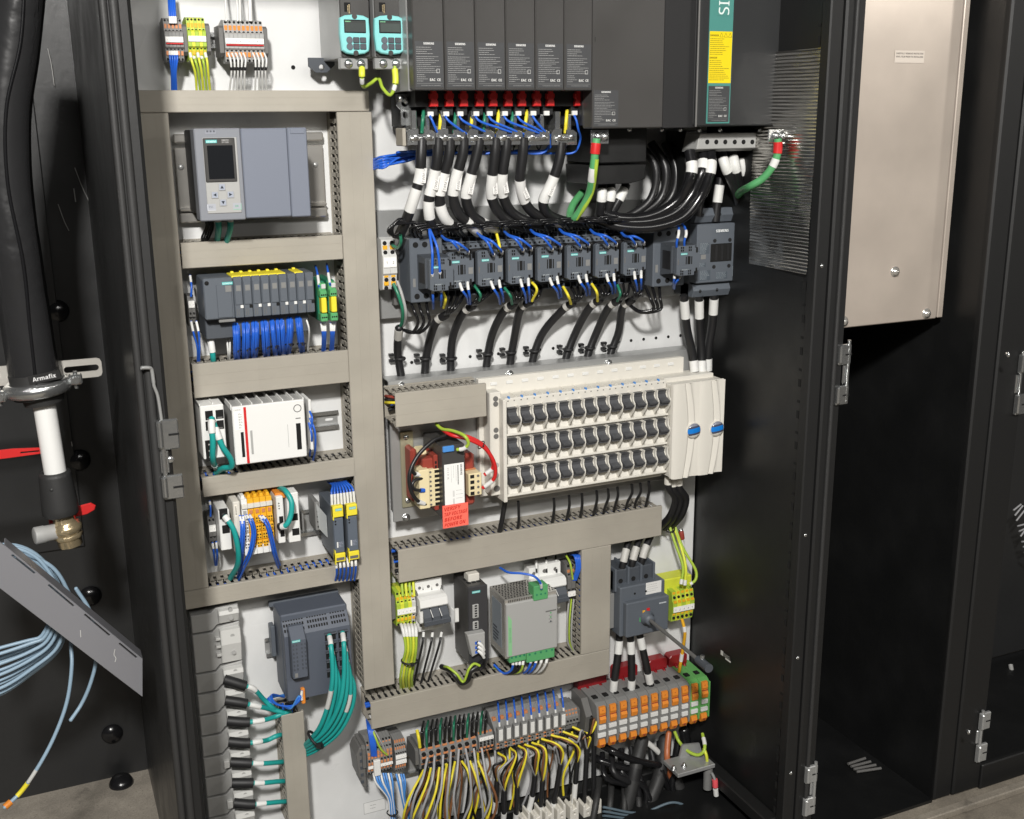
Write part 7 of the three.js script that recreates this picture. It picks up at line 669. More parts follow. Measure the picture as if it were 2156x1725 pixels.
wire('earth_wire', 'orange yellow wire with a marker falling from the right earth terminals', 'wire', null, PX([[1436, 1304, 0.065], [1442, 1330, 0.07], [1438, 1365, 0.06], [1430, 1415, 0.05]]), 0.003, MT.amber, { sleeves: [[0.2, 0.33], [0.75, 0.85]] });
// ---------- column of angled patch modules, bottom left ----------
{ const z = 0.045, ys = [1293, 1334, 1418.5, 1461, 1506, 1550.5, 1594.5, 1637, 1679, 1723, 1766]; const xl = (at(405, 1293, z).x + at(434, 1713, z).x) / 2, xr = (at(505, 1283, z).x + at(532.5, 1713, z).x) / 2, xm = xl + (xr - xl) * 0.5;
  const Y = ys.map((y, i) => at(420 + i * 3, y, z).y); const g = thing('patch_column', 'column of angled grey patch modules with black boots at the bottom left', 'patch panel', V((xl + xr) / 2, Y[10], 0.002));
  part(g, 'carrier', [bx(xl + 0.002, xr - 0.002, Y[10], Y[0], 0.001, 0.02)], MT.hole);
  for (let i = 0; i < 10; i++) { const y1 = Y[i] - 0.0014, y0 = Y[i + 1] + 0.0014, h = y1 - y0, d = 0.012;
    const m = part(g, 'patch_module', [plateShape([[xl, y0], [xm - 0.006, y0 - 0.0005], [xm + 0.002, y0 + d * 0.6], [xr - 0.006, y0 + d * 0.75], [xr, y0 + d], [xr, y1 + d * 0.85], [xr - 0.008, y1 + d * 0.7], [xm + 0.002, y1 + d * 0.5], [xm - 0.006, y1 - 0.001], [xl, y1]], 0.012, z, [], 0.0012)], MT.lgrey);
    part(m, 'raised_front', [prof([[z - 0.006, y0 + d * 0.9], [z + 0.004, y0 + d * 0.9], [z + 0.012, y0 + d + h * 0.5], [z + 0.010, y1 + d * 0.3], [z - 0.006, y1 + d * 0.4]], xm + 0.004, xr - 0.001, 0.001)], MT.pale); const rb = []; for (const f of i < 2 ? [0.25, 0.7] : [0.6]) rb.push(peg(xm + (xr - xm) * 0.62, y0 + d + h * f, z + 0.006, 0.0032, 0.005, 12)); part(m, 'round_recess', rb, MT.lgrey); if (i === 1) part(m, 'latch', [0.2, 0.42, 0.62].map((f) => cb(xm - 0.003, xm + 0.004, y0 + d + h * f, y0 + d + h * f + 0.004, z + 0.0, z + 0.009, 0.0006)), MT.pale, 'stuff'); if (i > 5 && i % 2 === 0) part(m, 'latch', [cb(xm - 0.006, xm + 0.003, y0 + h * 0.3, y0 + h * 0.7, z - 0.002, z + 0.006, 0.001)], MT.pale); } }
const BOOT = [[[472, 1431], [511, 1443], [532, 1450], [556, 1474], [576, 1492], [604, 1503]], [[474, 1475], [512, 1481], [540, 1487], [572, 1494], [600, 1502], [612, 1512]], [[478, 1518], [517, 1521], [548, 1518], [578, 1510], [604, 1500], [616, 1510]], [[481, 1562], [519, 1565], [545, 1562], [565, 1558], [582, 1550], [606, 1547]], [[485, 1605], [523, 1607], [550, 1608], [580, 1606], [612, 1603]], [[488, 1649], [527, 1649], [552, 1649], [585, 1646], [616, 1645]], [[492, 1691], [531, 1694], [556, 1692], [588, 1689], [620, 1687]]];
BOOT.forEach((q, i) => wire('patch_cable', 'teal patch cable with black boot, ' + ORD[i] + ' from the top of the patch column', 'cable', null, PX(q.map((k, j) => [k[0], k[1], j === 0 ? 0.062 : j < 3 ? 0.068 : j === q.length - 1 ? 0.03 : 0.055])), 0.0037, MT.teal, { seg: 44, rad: 10, sleeves: [[0, 0.2 + (i > 3 ? 0.1 : 0.05), MT.dark, 2.05, 'black_boot'], [0.25 + (i > 3 ? 0.08 : 0.04), 0.42 + (i > 3 ? 0.1 : 0.02), MT.tag, 1.15]] }));
// ---------- network switch ----------
{ const z = 0.085, r = rect(594, 1308, 744, 1449, z), f = (u) => r.x0 + r.w * u, k = (v) => r.y1 - r.h * v, g = thing('network_switch', 'large blue-grey network switch with two columns of ports', 'network switch', V(r.cx, r.y0, 0.01)); const sl = mk(lin(0.085, 0.098, 0.125), 0.5);
  part(g, 'housing', [cb(r.x0, r.x1, r.y0, r.y1 + 0.002, 0.016, z - 0.014, 0.002), prof([[0.03, r.y0], [z, r.y0 + 0.001], [z, k(0.2)], [z - 0.02, r.y1 + 0.0005], [0.03, r.y1]], r.x0 + 0.0008, r.x1, 0.001)], sl); part(g, 'back_flange', [cb(r.x0 - 0.006, r.x1 + 0.001, r.y1 - 0.004, r.y1 + 0.004, 0.012, 0.022, 0.001), cb(r.x0 - 0.008, r.x0 - 0.001, k(0.62), k(0.24), 0.012, 0.03, 0.001)], MT.slate);
  const sv = []; for (let i = 0; i < 24; i++) if (i % 9 !== 8) for (let j = 0; j < 3; j++) { const t = 0.25 + j * 0.24, zz = z - 0.02 * t, yy = k(0.2) + (r.y1 - k(0.2)) * t; const b = bx(-0.0012, 0.0012, -0.0022, 0.0022, -0.0004, 0.0005); b.rotateX(-0.55); b.translate(f(0.04 + i * 0.039), yy, zz); sv.push(b); } part(g, 'vent_slots', sv, MT.hole, 'stuff');
  const n = rect(612, 1346, 649, 1424, z + 0.02); part(g, 'display_nose', [prof([[z - 0.002, n.y0 - 0.008], [z + 0.02, n.y0], [z + 0.021, n.y1 - 0.004], [z + 0.004, n.y1 + 0.012], [z - 0.002, n.y1 + 0.012]], n.x0, n.x1, 0.001)], sl); const lt = []; for (let i = 0; i < 7; i++) for (let j = 0; j < 4; j++) lt.push(bx(n.x0 + n.w * (0.08 + j * 0.22 + (j > 1 ? 0.12 : 0)), n.x0 + n.w * (0.16 + j * 0.22 + (j > 1 ? 0.12 : 0)), n.y1 - n.h * (0.19 + i * 0.1), n.y1 - n.h * (0.15 + i * 0.1), z + 0.0205, z + 0.0215)); part(g, 'status_lamps', lt, MT.slate2, 'stuff'); tealTag(g, n.x0 + n.w * 0.05, n.x0 + n.w * 0.6, n.y1 - n.h * 0.1, n.y1 - n.h * 0.04, z + 0.0216); part(g, 'grey_mark', [bx(n.x0 + n.w * 0.12, n.x0 + n.w * 0.32, n.y0 + n.h * 0.03, n.y0 + n.h * 0.13, z + 0.0195, z + 0.021)], MT.grey);
  for (let c = 0; c < 2; c++) for (let i = 0; i < 5; i++) { const y = k(0.245 + 0.115 * i); part(g, 'port', [cb(f(0.61 + c * 0.2), f(0.775 + c * 0.17), y - r.h * 0.1, y, z - 0.002, z + 0.0005, 0.0006)], MT.hole); part(g, 'port_hood', [prof([[z - 0.002, y - 0.001], [z + 0.005, y - 0.0014], [z + 0.0045, y + 0.0004], [z - 0.002, y + 0.0006]], f(0.605 + c * 0.2), f(0.78 + c * 0.17))], MT.slate2); }
  const p = rect(632, 1448, 642, 1478, z); part(g, 'orange_plug', [cb(p.x0, p.x1, p.y0, p.y1, z - 0.006, z + 0.006, 0.001)], MT.orange); part(g, 'lower_body', [cb(r.x0 + 0.002, f(0.33), r.y0 - 0.006, r.y0 + 0.003, 0.02, z - 0.004, 0.001)], MT.dark); }
for (let i = 0; i < 8; i++) { const c = i >> 2, j = i & 3; wire('network_cable', 'teal cable from the ' + ORD[j] + ' port of the ' + ['left', 'right'][c] + ' column on the network switch', 'cable', 'teal cables of the network switch', PX([[693 + c * 28 + j * 2, 1338 - c * 6 + j * 23, 0.092], [697 + c * 27 + j * 4, 1362 - c * 6 + j * 21, 0.115 - j * 0.004], [700 + c * 24 + j * 7, 1425 + j * 6, 0.122 - j * 0.005 - c * 0.004], [692 + c * 24 + j * 8.5, 1478 + j * 3, 0.115 - j * 0.006], [674 + c * 17 + j * 7.5, 1530 + j * 4, 0.10 - j * 0.006], [654 + c * 5 + j * 2, 1557 + j * 6 + c * 5, 0.078 - j * 0.006], [636, 1574 + j * 5 + c * 4, 0.045]]), 0.0036, MT.teal, { seg: 50, rad: 10, sleeves: [[0.03, 0.15, MT.tag, 1.1], ...(i % 3 === 0 ? [[0.42, 0.54, MT.pale, 1.06]] : [])] }); }
tieAt('black cable tie round the teal cables beside the bottom left duct', 664, 1558, 0.086, V(-0.75, -0.6, -0.1), 0.0165);
for (let i = 0; i < 6; i++) wire('blue_wire', 'blue wire looping into the orange plug under the network switch', 'wire', 'blue wires under the network switch', PX([[598, 1468 - i, 0.03], [572 - i * 2, 1464 + i * 2, 0.05], [580 + i * 3, 1482 + i, 0.07], [612, 1487 + i, 0.085], [630, 1476 - i * 2, 0.092], [636, 1454 + i * 4, 0.092]]), 0.0016, i % 3 === 2 ? MT.lblue : MT.blue, { seg: 40, sleeves: [[0.93, 1]] });
// ---------- bottom terminal rows ----------
const S1 = strip('grey terminal block with orange levers at the left end of the bottom row', 772, 1566, 828, 1625, 0.06, 8, { mat: MT.grey, lever: MT.salmon, ends: [0], marks: [[0.28, 0.08]], rows: [[0.96, 0], [0.87, 1], [0.78, 0], [0.66, 1], [0.56, 1], [0.47, 0], [0.38, 1], [0.17, 1], [0.06, 0]] });
const S1b = strip('narrow grey terminal block with blank white markers in the bottom row', 831, 1562, 857, 1626, 0.06, 5, { mat: MT.grey, lever: MT.salmon, ends: [], marks: [[0.52, 0.12], [0.36, 0.12]], rows: [[0.93, 1], [0.83, 0], [0.74, 1], [0.64, 0], [0.2, 1], [0.08, 0]] });
{ const r = rect(749, 1578, 772, 1660, 0.05), g = thing('end_stop', 'stepped grey end stop at the left end of the bottom terminals', 'end stop', V(r.cx, r.y0, 0.01)); part(g, 'body', [plateShape([[r.x0, r.y1 - 0.012], [r.x0 + 0.006, r.y1], [r.x1, r.y1], [r.x1, r.y0], [r.x0 + 0.009, r.y0 + 0.004], [r.x0 + 0.007, r.y0 + 0.02], [r.x0 + 0.003, r.y0 + 0.022]], 0.01, 0.05, [], 0.001)], MT.mgrey); for (let i = 0; i < 5; i++) part(g, 'recess', [cb(r.x0 + 0.006, r.x0 + 0.011, r.y1 - r.h * (0.18 + i * 0.17), r.y1 - r.h * (0.1 + i * 0.17), 0.049, 0.0508, 0.0004)], MT.slate2); const w = rect(787, 1604, 803, 1642, 0.066); part(g, 'white_marker', [cb(w.x0, w.x1, w.y0 + 0.008, w.y1, 0.06, 0.066, 0.0008)], MT.tag); }
for (let i = 0; i < 5; i++) wire('blue_wire', 'blue wire dropping from the duct corner into the left bottom terminals', 'wire', 'blue wires at the left bottom terminals', PX([[772 + i * 1.5, 1516, 0.03], [775 + i * 2.2, 1535, 0.055], [780 + i * 2.4, 1565, 0.065], [783 + i * 2.2, 1592, 0.062]]), 0.0018, MT.blue); wire('green_wire', 'bright green wire beside the blue ones at the left bottom terminals', 'wire', null, PX([[782, 1530, 0.05], [790, 1552, 0.065], [802, 1578, 0.066], [815, 1590, 0.062]]), 0.0018, MT.gnye); wire('grey_wire', 'thin grey wire beside the bright green one at the left bottom terminals', 'wire', null, PX([[785, 1532, 0.045], [796, 1552, 0.06], [806, 1570, 0.062], [812, 1585, 0.06]]), 0.0012, MT.wgrey);
for (let i = 0; i < 12; i++) { const a = i < 8; const x = a ? 786 + i * 5.2 : 834 + (i - 8) * 5; wire('pair_wire', (i % 3 ? 'light blue' : 'white') + ' wire in the ' + (a ? 'left' : 'right') + ' bundle below the left bottom terminals', 'wire', (i % 3 ? 'light blue' : 'white') + ' wires in the ' + (a ? 'left' : 'right') + ' bundle', PX([[x, a ? 1628 : 1630, 0.058], [x + 4, 1646, 0.066], [a ? 816 + i * 1.7 : 846 + (i - 8) * 2, 1680, 0.064], [a ? 820 + i * 1.6 : 852 + (i - 8) * 3, 1710, 0.06], [a ? 822 + i * 1.7 : 858 + (i - 8) * 4, 1760, 0.05]]), 0.0017, i % 3 ? MT.lblue : MT.tag); }
tieAt('black cable tie round the light blue and white bundle at the bottom', 826, 1711, 0.06, V(0.05, 1, 0), 0.0088);
const S3 = strip('row of slim grey terminals with orange levers feeding yellow wires', 884, 1574, 1006, 1596, 0.06, 8, { mat: MT.grey, lever: MT.salmon, ends: [0], marks: [], rows: [[0.92, 0], [0.82, 1], [0.68, 0], [0.55, 1], [0.42, 0], [0.28, 1], [0.14, 0]] });
strip('wider grey terminal block with one white label in the bottom row', 1008, 1547, 1040, 1583, 0.06, 4, { mat: MT.grey, lever: MT.salmon, ends: [], marks: [[0.74, 0.16]], rows: [[0.95, 1], [0.58, 0], [0.45, 0], [0.33, 1], [0.2, 0], [0.08, 1]] });
{ const r = rect(1042, 1530, 1190, 1547, 0.058), n = 9, w = r.w / n; const g = thing('relay_terminals', 'row of nine slim terminals each with a white label holder', 'terminal strip', V(r.cx, r.y0, 0.01)); const hl = [], oi = []; for (let i = 0; i < n; i++) { const x = r.x0 + i * w; const t = part(g, 'terminal', [prof([[0.01, r.y0 + 0.004], [0.05, r.y0], [0.058, r.y0 + 0.004], [0.058, r.y1 - 0.012], [0.046, r.y1 - 0.002], [0.03, r.y1 + 0.012], [0.01, r.y1 + 0.012]], x + 0.0002, x + w - 0.0002)], MT.grey); part(t, 'holder', [cb(x + w * 0.16, x + w * 0.86, r.y0 + r.h * 0.42, r.y1 - r.h * 0.04, 0.056, 0.066, 0.001)], MT.grey); part(t, 'white_label', [cb(x + w * 0.26, x + w * 0.76, r.y0 + r.h * 0.5, r.y1 - r.h * 0.08, 0.0655, 0.0668, 0.0004)], MT.tag); for (const v of [0.08, 0.22]) { hl.push(peg(x + w * 0.38, r.y0 + r.h * v, 0.0574, w * 0.12, 0.0012, 8), peg(x + w * 0.72, r.y0 + r.h * v, 0.0574, w * 0.12, 0.0012, 8)); oi.push(cb(x + w * 0.15, x + w * 0.5, r.y0 + r.h * (v + 0.05), r.y0 + r.h * (v + 0.1), 0.0575, 0.059, 0.0003)); } oi.push(cb(x + w * 0.15, x + w * 0.6, r.y1 + 0.001, r.y1 + 0.006, 0.036, 0.044, 0.0004)); } part(g, 'wire_openings', hl, MT.hole, 'stuff'); part(g, 'release_levers', oi, MT.salmon, 'stuff');
  for (let i = 0; i < 9; i++) wire('blue_wire', 'thin blue wire falling from the lowest duct into labelled terminal number ' + (i + 1), 'wire', 'thin blue wires over the labelled terminals', PX([[1048 + i * 16.6, 1478 - i * 3.6, 0.03], [1050 + i * 16.8, 1502 - i * 3.8, 0.052], [1052 + i * 16.9, 1534 - i * 3.9, 0.058]]), 0.0016, MT.blue, { sleeves: [[0.8, 1]] }); }
strip('grey blank ended terminals right of the labelled ones', 1192, 1497, 1218, 1536, 0.058, 4, { mat: MT.grey, lever: MT.salmon, ends: [1], marks: [], rows: [[0.9, 1], [0.75, 1], [0.5, 0], [0.3, 0]] });
for (let i = 0; i < 15; i++) wire('core_wire', ['black', 'green', 'black'][i % 3] + ' core bending out of the lowest duct behind the yellow wire terminals', 'wire', ['black', 'green', 'black'][i % 3] + ' cores behind the yellow wire terminals', PX([[892 + i * 9.5, 1520 - i * 1.6, 0.02], [888 + i * 9.6, 1542 - i * 2.0, 0.062], [889 + i * 9.4, 1575 - i * 2.2, 0.055]]), 0.0021, i % 3 === 1 ? MT.dgreen : MT.gloss);
wire('yellow_wire', 'yellow wire at the back left end of the slim terminal row', 'wire', null, PX([[878, 1538, 0.05], [881, 1552, 0.06], [884, 1574, 0.058]]), 0.0028, MT.yellow);
{ const YW = [[[892, 1622], [878, 1648], [862, 1678], [852, 1708], [846, 1745]], [[907, 1618], [900, 1646], [886, 1682], [870, 1720], [862, 1750]], [[925, 1616], [918, 1664], [906, 1700], [894, 1730], [888, 1750]], [[941, 1610], [936, 1634], [928, 1690], [926, 1725], [924, 1750]], [[958, 1604], [951, 1638], [942, 1684], [944, 1725], [946, 1750]], [[972, 1603], [985, 1624], [993, 1690], [985, 1725], [978, 1750]], [[989, 1602], [1003, 1640], [1017, 1694], [1024, 1725], [1028, 1750]], [[1006, 1602], [1020, 1636], [1034, 1684], [1027, 1722], [1012, 1748]]];
  YW.forEach((q, i) => { const z = [0.062, 0.08, 0.085, 0.08, 0.06]; wire('yellow_wire', 'yellow wire under the slim terminals, ' + ORD[i] + ' from the left', 'wire', 'yellow wires under the slim terminals', PX(q.map((k, j) => [k[0], k[1], z[j]])), 0.0021, MT.yellow, { seg: 36 });
    wire('grey_wire', 'grey wire under the slim terminals, ' + ORD[i] + ' from the left', 'wire', 'grey wires under the slim terminals', PX(q.map((k, j) => [k[0] + 8 + (i > 4 ? -j * 5 : j * 2.5), k[1] - (j ? 4 : 26), z[j] + 0.006 + (j ? 0.008 : 0)])), 0.0021, MT.wgrey, { seg: 36 });
    wire('brown_wire', 'brown wire under the slim terminals, ' + ORD[i] + ' from the left', 'wire', 'brown wires under the slim terminals', PX(q.map((k, j) => [k[0] + 7 + Math.sin(i * 1.7 + j) * 7 - j, k[1] + 4, z[j] - 0.004])), 0.0023, MT.brown, { seg: 36 });
    if (i % 2) wire('black_wire', 'black wire under the slim terminals behind yellow wire number ' + (i + 1), 'wire', 'black wires under the slim terminals', PX(q.map((k, j) => [k[0] - 4 + Math.cos(i + j) * 4, k[1] + 2, z[j] - 0.022])), 0.0022, MT.gloss, { seg: 36 }); });
  const CB = [[1046, 1646, 1040], [1062, 1666, 1060], [1089, 1660, 1086], [1127, 1634, 1110], [1142, 1646, 1134], [1180, 1611, 1160], [1215, 1606, 1205], [1236, 1577, 1229], [1251, 1543, 1249]], TP = [[1049, 1590], [1075, 1580], [1092, 1575], [1105, 1572], [1120, 1568], [1140, 1560], [1160, 1552], [1185, 1545], [1205, 1535]];
  CB.forEach((q, i) => { wire('sensor_cable', 'thin black cable with white marker below the labelled terminals, ' + ORD[i] + ' from the left', 'cable', 'thin black cables at the bottom', PX([[q[0], q[1], 0.07], [(q[0] * 2 + q[2]) / 3, q[1] + 40, 0.07], [q[2], 1725, 0.065], [q[2] - 2, 1765, 0.06]]), 0.0045, MT.cable, { seg: 24, rad: 12, caps: 1, sleeves: i < 7 ? [[0.35 + (i % 3) * 0.08, 0.55 + (i % 3) * 0.08, MT.tag, 1.12]] : [[0, 0.1, MT.dark, 1.2, 'shrink_end']] });
    const t = TP[i]; for (const [j, m, n] of [[0, MT.yellow, 'yellow'], [1, MT.brown, 'brown'], [2, MT.gloss, 'black'], [3, MT.wgrey, 'grey']]) if (j < 3 || i % 2) wire(n + '_wire', n + ' core bending into the ' + ORD[i] + ' thin black cable at the bottom', 'wire', null, PX([[t[0] + j * 3, t[1] - 4 + j * 2, 0.058], [t[0] + 8 + (3 - j) * 3 + (q[0] - t[0]) * 0.45, t[1] + 9 + j * 3, 0.080 + j * 0.004], [q[0] + 6 - j * 6, q[1] - 24 - j * 5, 0.08 + j * 0.004], [q[0] - 2 + j, q[1] + 3, 0.07]]), j ? 0.0019 : 0.0021, m, { seg: 30 }); }); }
const mred = mk(lin(0.24, 0.01, 0.014), 0.35);
// ---------- big orange levered terminal block ----------
{ const z = 0.085, r = rect(1258, 1489, 1492, 1516, z), n = 11, w = r.w / n, H = r.h, k = (v) => r.y1 - H * v; const g = thing('power_terminals', 'large grey and green terminal block with bright orange levers', 'terminal block', V(r.cx, r.y0, 0.01)); const gn = mk(lin(0.12, 0.36, 0.10), 0.45);
  for (let i = 0; i < n; i++) { const x = r.x0 + i * w, m = i > 8 ? gn : MT.grey, t = part(g, 'terminal', [prof([[0.012, k(0.95)], [z - 0.012, k(1)], [z - 0.006, k(0.97)], [z, k(0.72)], [z, k(0.36)], [z - 0.004, k(0.02)], [z - 0.012, k(-0.02)], [0.012, k(-0.06)]], x + 0.0003, x + w - 0.0003, 0.0005)], m);
    part(t, 'rib', [cb(x + w * 0.84, x + w * 0.99, k(0.9), k(0.04), z - 0.006, z + 0.0022, 0.0004)], m);
    part(t, 'orange_lever', [prof([[z - 0.008, k(0.41)], [z + 0.003, k(0.4)], [z + 0.0045, k(0.3)], [z + 0.001, k(0.22)], [z + 0.0025, k(0.16)], [z + 0.0005, k(0.03)], [z - 0.012, k(0.03)]], x + w * 0.18, x + w * 0.76, 0.0006)], MT.orange); part(t, 'lever_hole', [peg(x + w * 0.46, k(0.12), z - 0.0005, w * 0.1, 0.0022, 10)], MT.dred); part(t, 'lever_gap', [bx(x + w * 0.18, x + w * 0.76, k(0.235), k(0.222), z, z + 0.0024)], MT.dred);
    part(t, 'orange_lever', [prof([[z - 0.014, k(1.02)], [z - 0.001, k(1.0)], [z + 0.0035, k(0.9)], [z + 0.001, k(0.8)], [z - 0.01, k(0.8)]], x + w * 0.18, x + w * 0.76, 0.0006)], MT.orange); part(t, 'lever_hole', [peg(x + w * 0.46, k(0.92), z + 0.001, w * 0.1, 0.0024, 10)], MT.dred);
    for (const v of [0.5, 0.68]) { const mm = part(t, 'white_marker', [cb(x + w * 0.1 + w * rr(-0.08, 0.12), x + w * 0.78, k(v + 0.05), k(v - 0.048), z - 0.001, z + 0.003, 0.0004)], MT.tag); } part(t, 'top_slot', [bx(x + w * 0.2, x + w * 0.62, k(-0.0) + 0.0005, k(-0.03) + 0.0022, z - 0.032, z - 0.022)], MT.hole); }
  part(g, 'end_bracket', [prof([[0.012, k(0.9)], [0.06, k(0.95)], [0.07, k(0.3)], [0.05, k(-0.02)], [0.012, k(-0.04)]], r.x0 - 0.014, r.x0 - 0.001, 0.0008)], MT.mgrey); }
for (const [i, q] of [[0, [1300, 1413, 1347, 1447]], [1, [1371, 1397, 1409, 1432]], [2, [1415, 1387, 1451, 1418]], [3, [1222, 1436, 1282, 1462]]]) { const r = rect(...q, 0.03), g = thing('red_insulator', 'red moulded insulator behind the orange levered terminals, ' + ['second', 'third', 'fourth', 'first and darkest'][i] + ' from the left', 'insulator', V(r.cx, r.y0, 0.002)); part(g, 'plate', [plateShape([[r.x0, r.y0], [r.x1, r.y0], [r.x1, r.y1 - 0.004], [r.x1 - 0.004, r.y1], [r.x0 + 0.004, r.y1], [r.x0, r.y1 - 0.004]], 0.002, 0.022, [], 0.001)], mred); for (const f of [0.25, 0.7]) part(g, 'rib', [lathe(V(r.x0 + r.w * f, r.cy - 0.006, 0.022), [[0.0001, 0], [0.0085, 0.0005], [0.009, 0.003], [0.0085, 0.0055], [0.0001, 0.006]], V(1, 0, 0), 20)], mred); }
// ---------- heavy cables and rails at the lower right ----------
const HC = (l, p, r, m, s) => wire('heavy_cable', l, 'cable', null, PX(p), r, m, { seg: 40, rad: 14, caps: 1, sleeves: s });
HC('thick matt black cable at the bottom, left of two under the orange levered terminals', [[1352, 1560, .05], [1340, 1608, .07], [1331, 1653, .08], [1313, 1725, .09], [1303, 1765, .09]], 0.0122, MT.rubber, [[0.3, 0.44, MT.dark, 1.08, 'shrink_sleeve']]);
HC('thick matt black cable at the bottom, right of two under the orange levered terminals', [[1400, 1560, .05], [1396, 1600, .065], [1387, 1640, .075], [1352, 1725, .09], [1338, 1765, .09]], 0.0125, MT.rubber, [[0.25, 0.38, MT.dark, 1.06, 'shrink_sleeve']]);
HC('thick matt black cable leaning right at the lower right', [[1424, 1648, .07], [1436, 1680, .08], [1453, 1725, .09], [1466, 1765, .09]], 0.0122, MT.rubber);
HC('glossy black cable sagging from the orange levered terminals, upper of two', [[1270, 1572, .05], [1290, 1582, .07], [1326, 1598, .075], [1370, 1608, .075], [1404, 1613, .07]], 0.0062, MT.gloss); HC('glossy black cable sagging from the orange levered terminals, lower of two', [[1248, 1592, .03], [1262, 1601, .05], [1300, 1614, .065], [1338, 1622, .07]], 0.0068, MT.gloss);
HC('copper brown cable under the orange levered terminals', [[1408, 1545, .06], [1405, 1575, .07], [1405, 1600, .078], [1414, 1645, .072]], 0.0056, MT.copper); HC('white cable crossing behind the copper brown one', [[1355, 1558, .05], [1380, 1578, .058], [1404, 1605, .06], [1424, 1640, .06]], 0.0052, MT.pale); HC('short black cable stub under the green terminals', [[1440, 1540, .045], [1444, 1575, .05], [1440, 1622, .055]], 0.0105, MT.gloss);
wire('earth_wire', 'yellow green wire sagging at the lower right to the earth bar', 'wire', null, PX([[1420, 1540, .06], [1430, 1562, .07], [1450, 1583, .095], [1470, 1590, .11], [1482, 1582, .115], [1484, 1570, .11], [1479, 1545, .09]]), 0.0031, MT.gnye, { seg: 40, sleeves: [[0.84, 0.94]] }); wire('earth_wire', 'short yellow green wire end on the earth bar at the lower right', 'wire', null, PX([[1482, 1576, .112], [1487, 1590, .12], [1490, 1612, .12]]), 0.0029, MT.lime);
{ const a = at(1428, 1632, 0.135), b = at(1506, 1617, 0.135), g = thing('earth_bar', 'grey steel earth bar on two dark insulators at the lower right', 'earth bar', V((a.x + b.x) / 2, b.y - 0.02, 0.05)); part(g, 'bar', [cb(a.x, b.x, a.y - 0.007, a.y + 0.001, 0.085, 0.135, 0.001)], MT.galv); part(g, 'bracket', [plateShape([[a.x + 0.03, a.y + 0.001], [b.x, a.y + 0.001], [b.x - 0.006, a.y + 0.02], [a.x + 0.036, a.y + 0.026]], 0.088, 0.092)], MT.galv); for (const [px, py] of [[1447, 1614], [1425, 1621]]) { const p = at(px, py, 0.13); part(g, 'bolt', [lathe(V(p.x, a.y + 0.001, 0.12), [[0.0055, 0], [0.0052, 0.004], [0.003, 0.0045], [0.003, 0.008], [0.0001, 0.0085]], V(0, 1, 0), 6)], MT.zinc); } const p = at(1490, 1648, 0.12); part(g, 'insulator', [cyl(V(p.x, p.y - 0.012, 0.12), V(p.x, a.y - 0.007, 0.12), 0.008, 0.0085, 16)], MT.grey); }
wire('red_lug', 'bright red crimp lug standing at the lower right by the black wall', 'cable lug', null, PX([[1499, 1628, .137], [1505, 1642, .142], [1506, 1655, .143], [1508, 1675, .143]]), 0.0028, MT.galv, { sleeves: [[0.32, 0.7, MT.fuchsia, 1.9, 'red_sleeve'], [0.78, 1, MT.tag, 1.7, 'lug_end']] });
for (const [i, q] of [[0, [[1262, 1672], [1400, 1636]]], [1, [[1262, 1700], [1400, 1662]]]]) { const a = at(...q[0], 0.03), b = at(...q[1], 0.03); solo('cross_rail', ['upper', 'lower'][i] + ' dark steel cross rail behind the heavy cables at the bottom', 'rail', [cb(a.x - 0.08, b.x + 0.09, (a.y + b.y) / 2 - 0.006, (a.y + b.y) / 2 + 0.005, 0.012, 0.03, 0.001)], MT.mgrey); }
{ const a = at(1100, 1672, 0.02); solo('cross_rail', 'wide black base rail across the bottom of the wiring bay', 'rail', [cb(0.14, 1.06, 0.0, 0.03, 0.02, 0.05, 0.002)], MT.black); solo('cross_rail', 'black base rail running forward along the right wall', 'rail', [cb(1.045, 1.071, 0.028, 0.052, 0.02, 0.284, 0.002)], MT.frame); }
for (let i = 0; i < 4; i++) wire('blue_cable', 'pale blue cable lying on the bay floor behind the heavy cables', 'cable', 'pale blue cables on the bay floor', PX([[1270, 1700 + i * 9, 0.1 + i * 0.01], [1350, 1712 + i * 6, 0.11], [1420, 1690 + i * 9, 0.12], [1480, 1720 + i * 8, 0.13]]), 0.0024, mk(lin(0.10, 0.14, 0.17), 0.45), { seg: 24 });
for (let i = 0; i < 6; i++) wire('heavy_cable', 'dark cable in the shade at the bottom under the cross rails', 'cable', 'dark cables in the shade under the cross rails', PX([[1262 + i * 26, 1640 + i * 2, 0.05], [1255 + i * 30, 1690, 0.09], [1240 + i * 36, 1770, 0.11]]), 0.006, MT.rubber, { seg: 20 });
[[1108, 1728], [1133, 1722], [1158, 1716], [1183, 1710], [1210, 1704], [1238, 1702], [1258, 1698]].forEach(([px, py], i) => { const p = at(px, py, 0.085), g = thing('cable_clip', 'ivory plastic cable clip at the bottom edge, ' + ORD[i] + ' from the left', 'cable clip', p); part(g, 'body', [plateShape([[p.x - 0.0085, p.y - 0.03], [p.x + 0.0085, p.y - 0.03], [p.x + 0.0085, p.y + 0.010], [p.x + 0.006, p.y + 0.014], [p.x + 0.0035, p.y + 0.012], [p.x + 0.0035, p.y + 0.001], [p.x - 0.0035, p.y - 0.002], [p.x - 0.0035, p.y + 0.006], [p.x - 0.0055, p.y + 0.008], [p.x - 0.0085, p.y + 0.004]], 0.06, 0.085, [[p.x, p.y - 0.009, 0.0022]], 0.0008)], MT.ivory); });
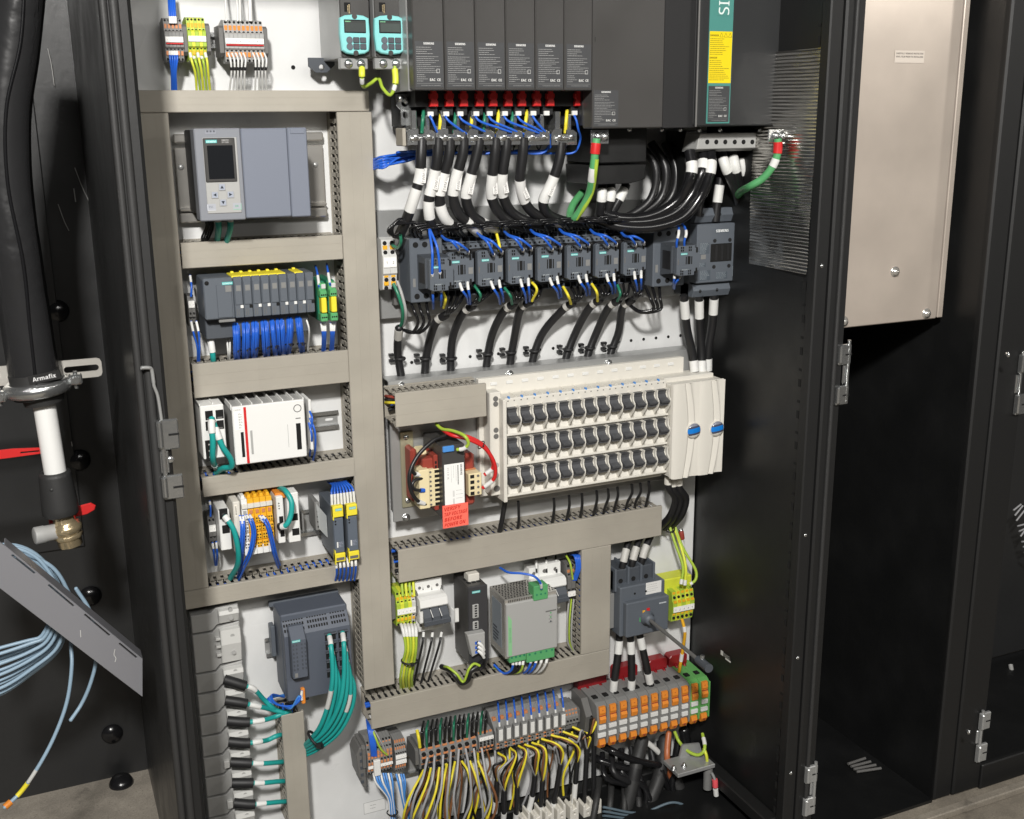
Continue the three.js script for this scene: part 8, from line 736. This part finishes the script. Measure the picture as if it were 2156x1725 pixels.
// ribbed strip on the floor of the dark right bay
{ const P = (px, py, y) => { const d = ray(px, py), t = (y - CY) / d.y; return V(d.x * t, y, CZ + d.z * t); }; const a = P(1796, 1607, 0.012), g = thing('floor_grille', 'small ribbed strip lying on the floor of the dark right bay', 'grille', a); for (let i = 0; i < 4; i++) { const u = P(1786 + i * 6, 1609 + i * 5.5, 0.012), v = P(1822 + i * 11, 1597 + i * 7, 0.012); part(g, 'slat', [cyl(u, v, 0.0028, 0.0028, 8)], MT.mgrey); } }
// more wires in the dense tangle at the bottom
for (let i = 0; i < 26; i++) { const x = 880 + i * 13.5 + rr(-5, 5), y = 1612 - (x - 880) * 0.2, m = i % 5, c = ['black', 'brown', 'grey', 'black', 'yellow'][m]; wire(c + '_wire', c + ' wire in the dense tangle behind the bottom cables', 'wire', c + ' wires in the bottom tangle', PX([[x, y - 6, 0.05], [x + rr(-4, 8), y + 30, 0.045 + rr(0, 0.02)], [x + rr(-22, 10), y + 85, 0.04 + rr(0, 0.02)], [x + rr(-30, 0), y + 170, 0.035]]), rr(0.0017, 0.0023), [MT.gloss, MT.brown, MT.wgrey, MT.gloss, MT.yellow][m], { seg: 26 }); }
for (let i = 0; i < 9; i++) wire('heavy_cable', 'glossy black cable snaking through the dark lower right corner', 'cable', 'black cables in the lower right corner', PX([[1268 + i * 20, 1585 - i * 4, 0.04], [1282 + i * 18 + rr(-10, 10), 1630 + rr(-8, 8), 0.06 + rr(0, 0.02)], [1330 + i * 12 + rr(-25, 25), 1668 + rr(-8, 8), 0.07 + rr(0, 0.02)], [1300 + i * 24 + rr(-30, 30), 1765, 0.08]]), rr(0.0045, 0.007), i % 2 ? MT.cable : MT.gloss, { seg: 30, rad: 10 });
// ---------- lamps ----------
for (const L of LAMPS) {
  const l = new THREE.RectAreaLight(lin(...L.c), L.i, L.s[0], L.s[1]); l.position.set(...L.p); l.lookAt(...L.t); l.name = 'lamp_light'; scene.add(l);
  const g = thing('hall_lamp', L.n, 'lamp', V(...L.p)); g.quaternion.copy(l.quaternion);
  const a = new THREE.Mesh(bx(-L.s[0] / 2, L.s[0] / 2, -L.s[1] / 2, L.s[1] / 2, 0.004, 0.01), new THREE.MeshStandardMaterial({ color: 0x222222, emissive: lin(...L.c), emissiveIntensity: 3 })); a.name = 'diffuser'; g.add(a);
  const b = new THREE.Mesh(cb(-L.s[0] / 2 - 0.02, L.s[0] / 2 + 0.02, -L.s[1] / 2 - 0.02, L.s[1] / 2 + 0.02, 0.012, 0.06), MT.lgrey); b.name = 'housing'; boxUV(b.geometry); g.add(b);
}
for (const s of SH) s.t.needsUpdate = true;
renderer.render(scene, camera);
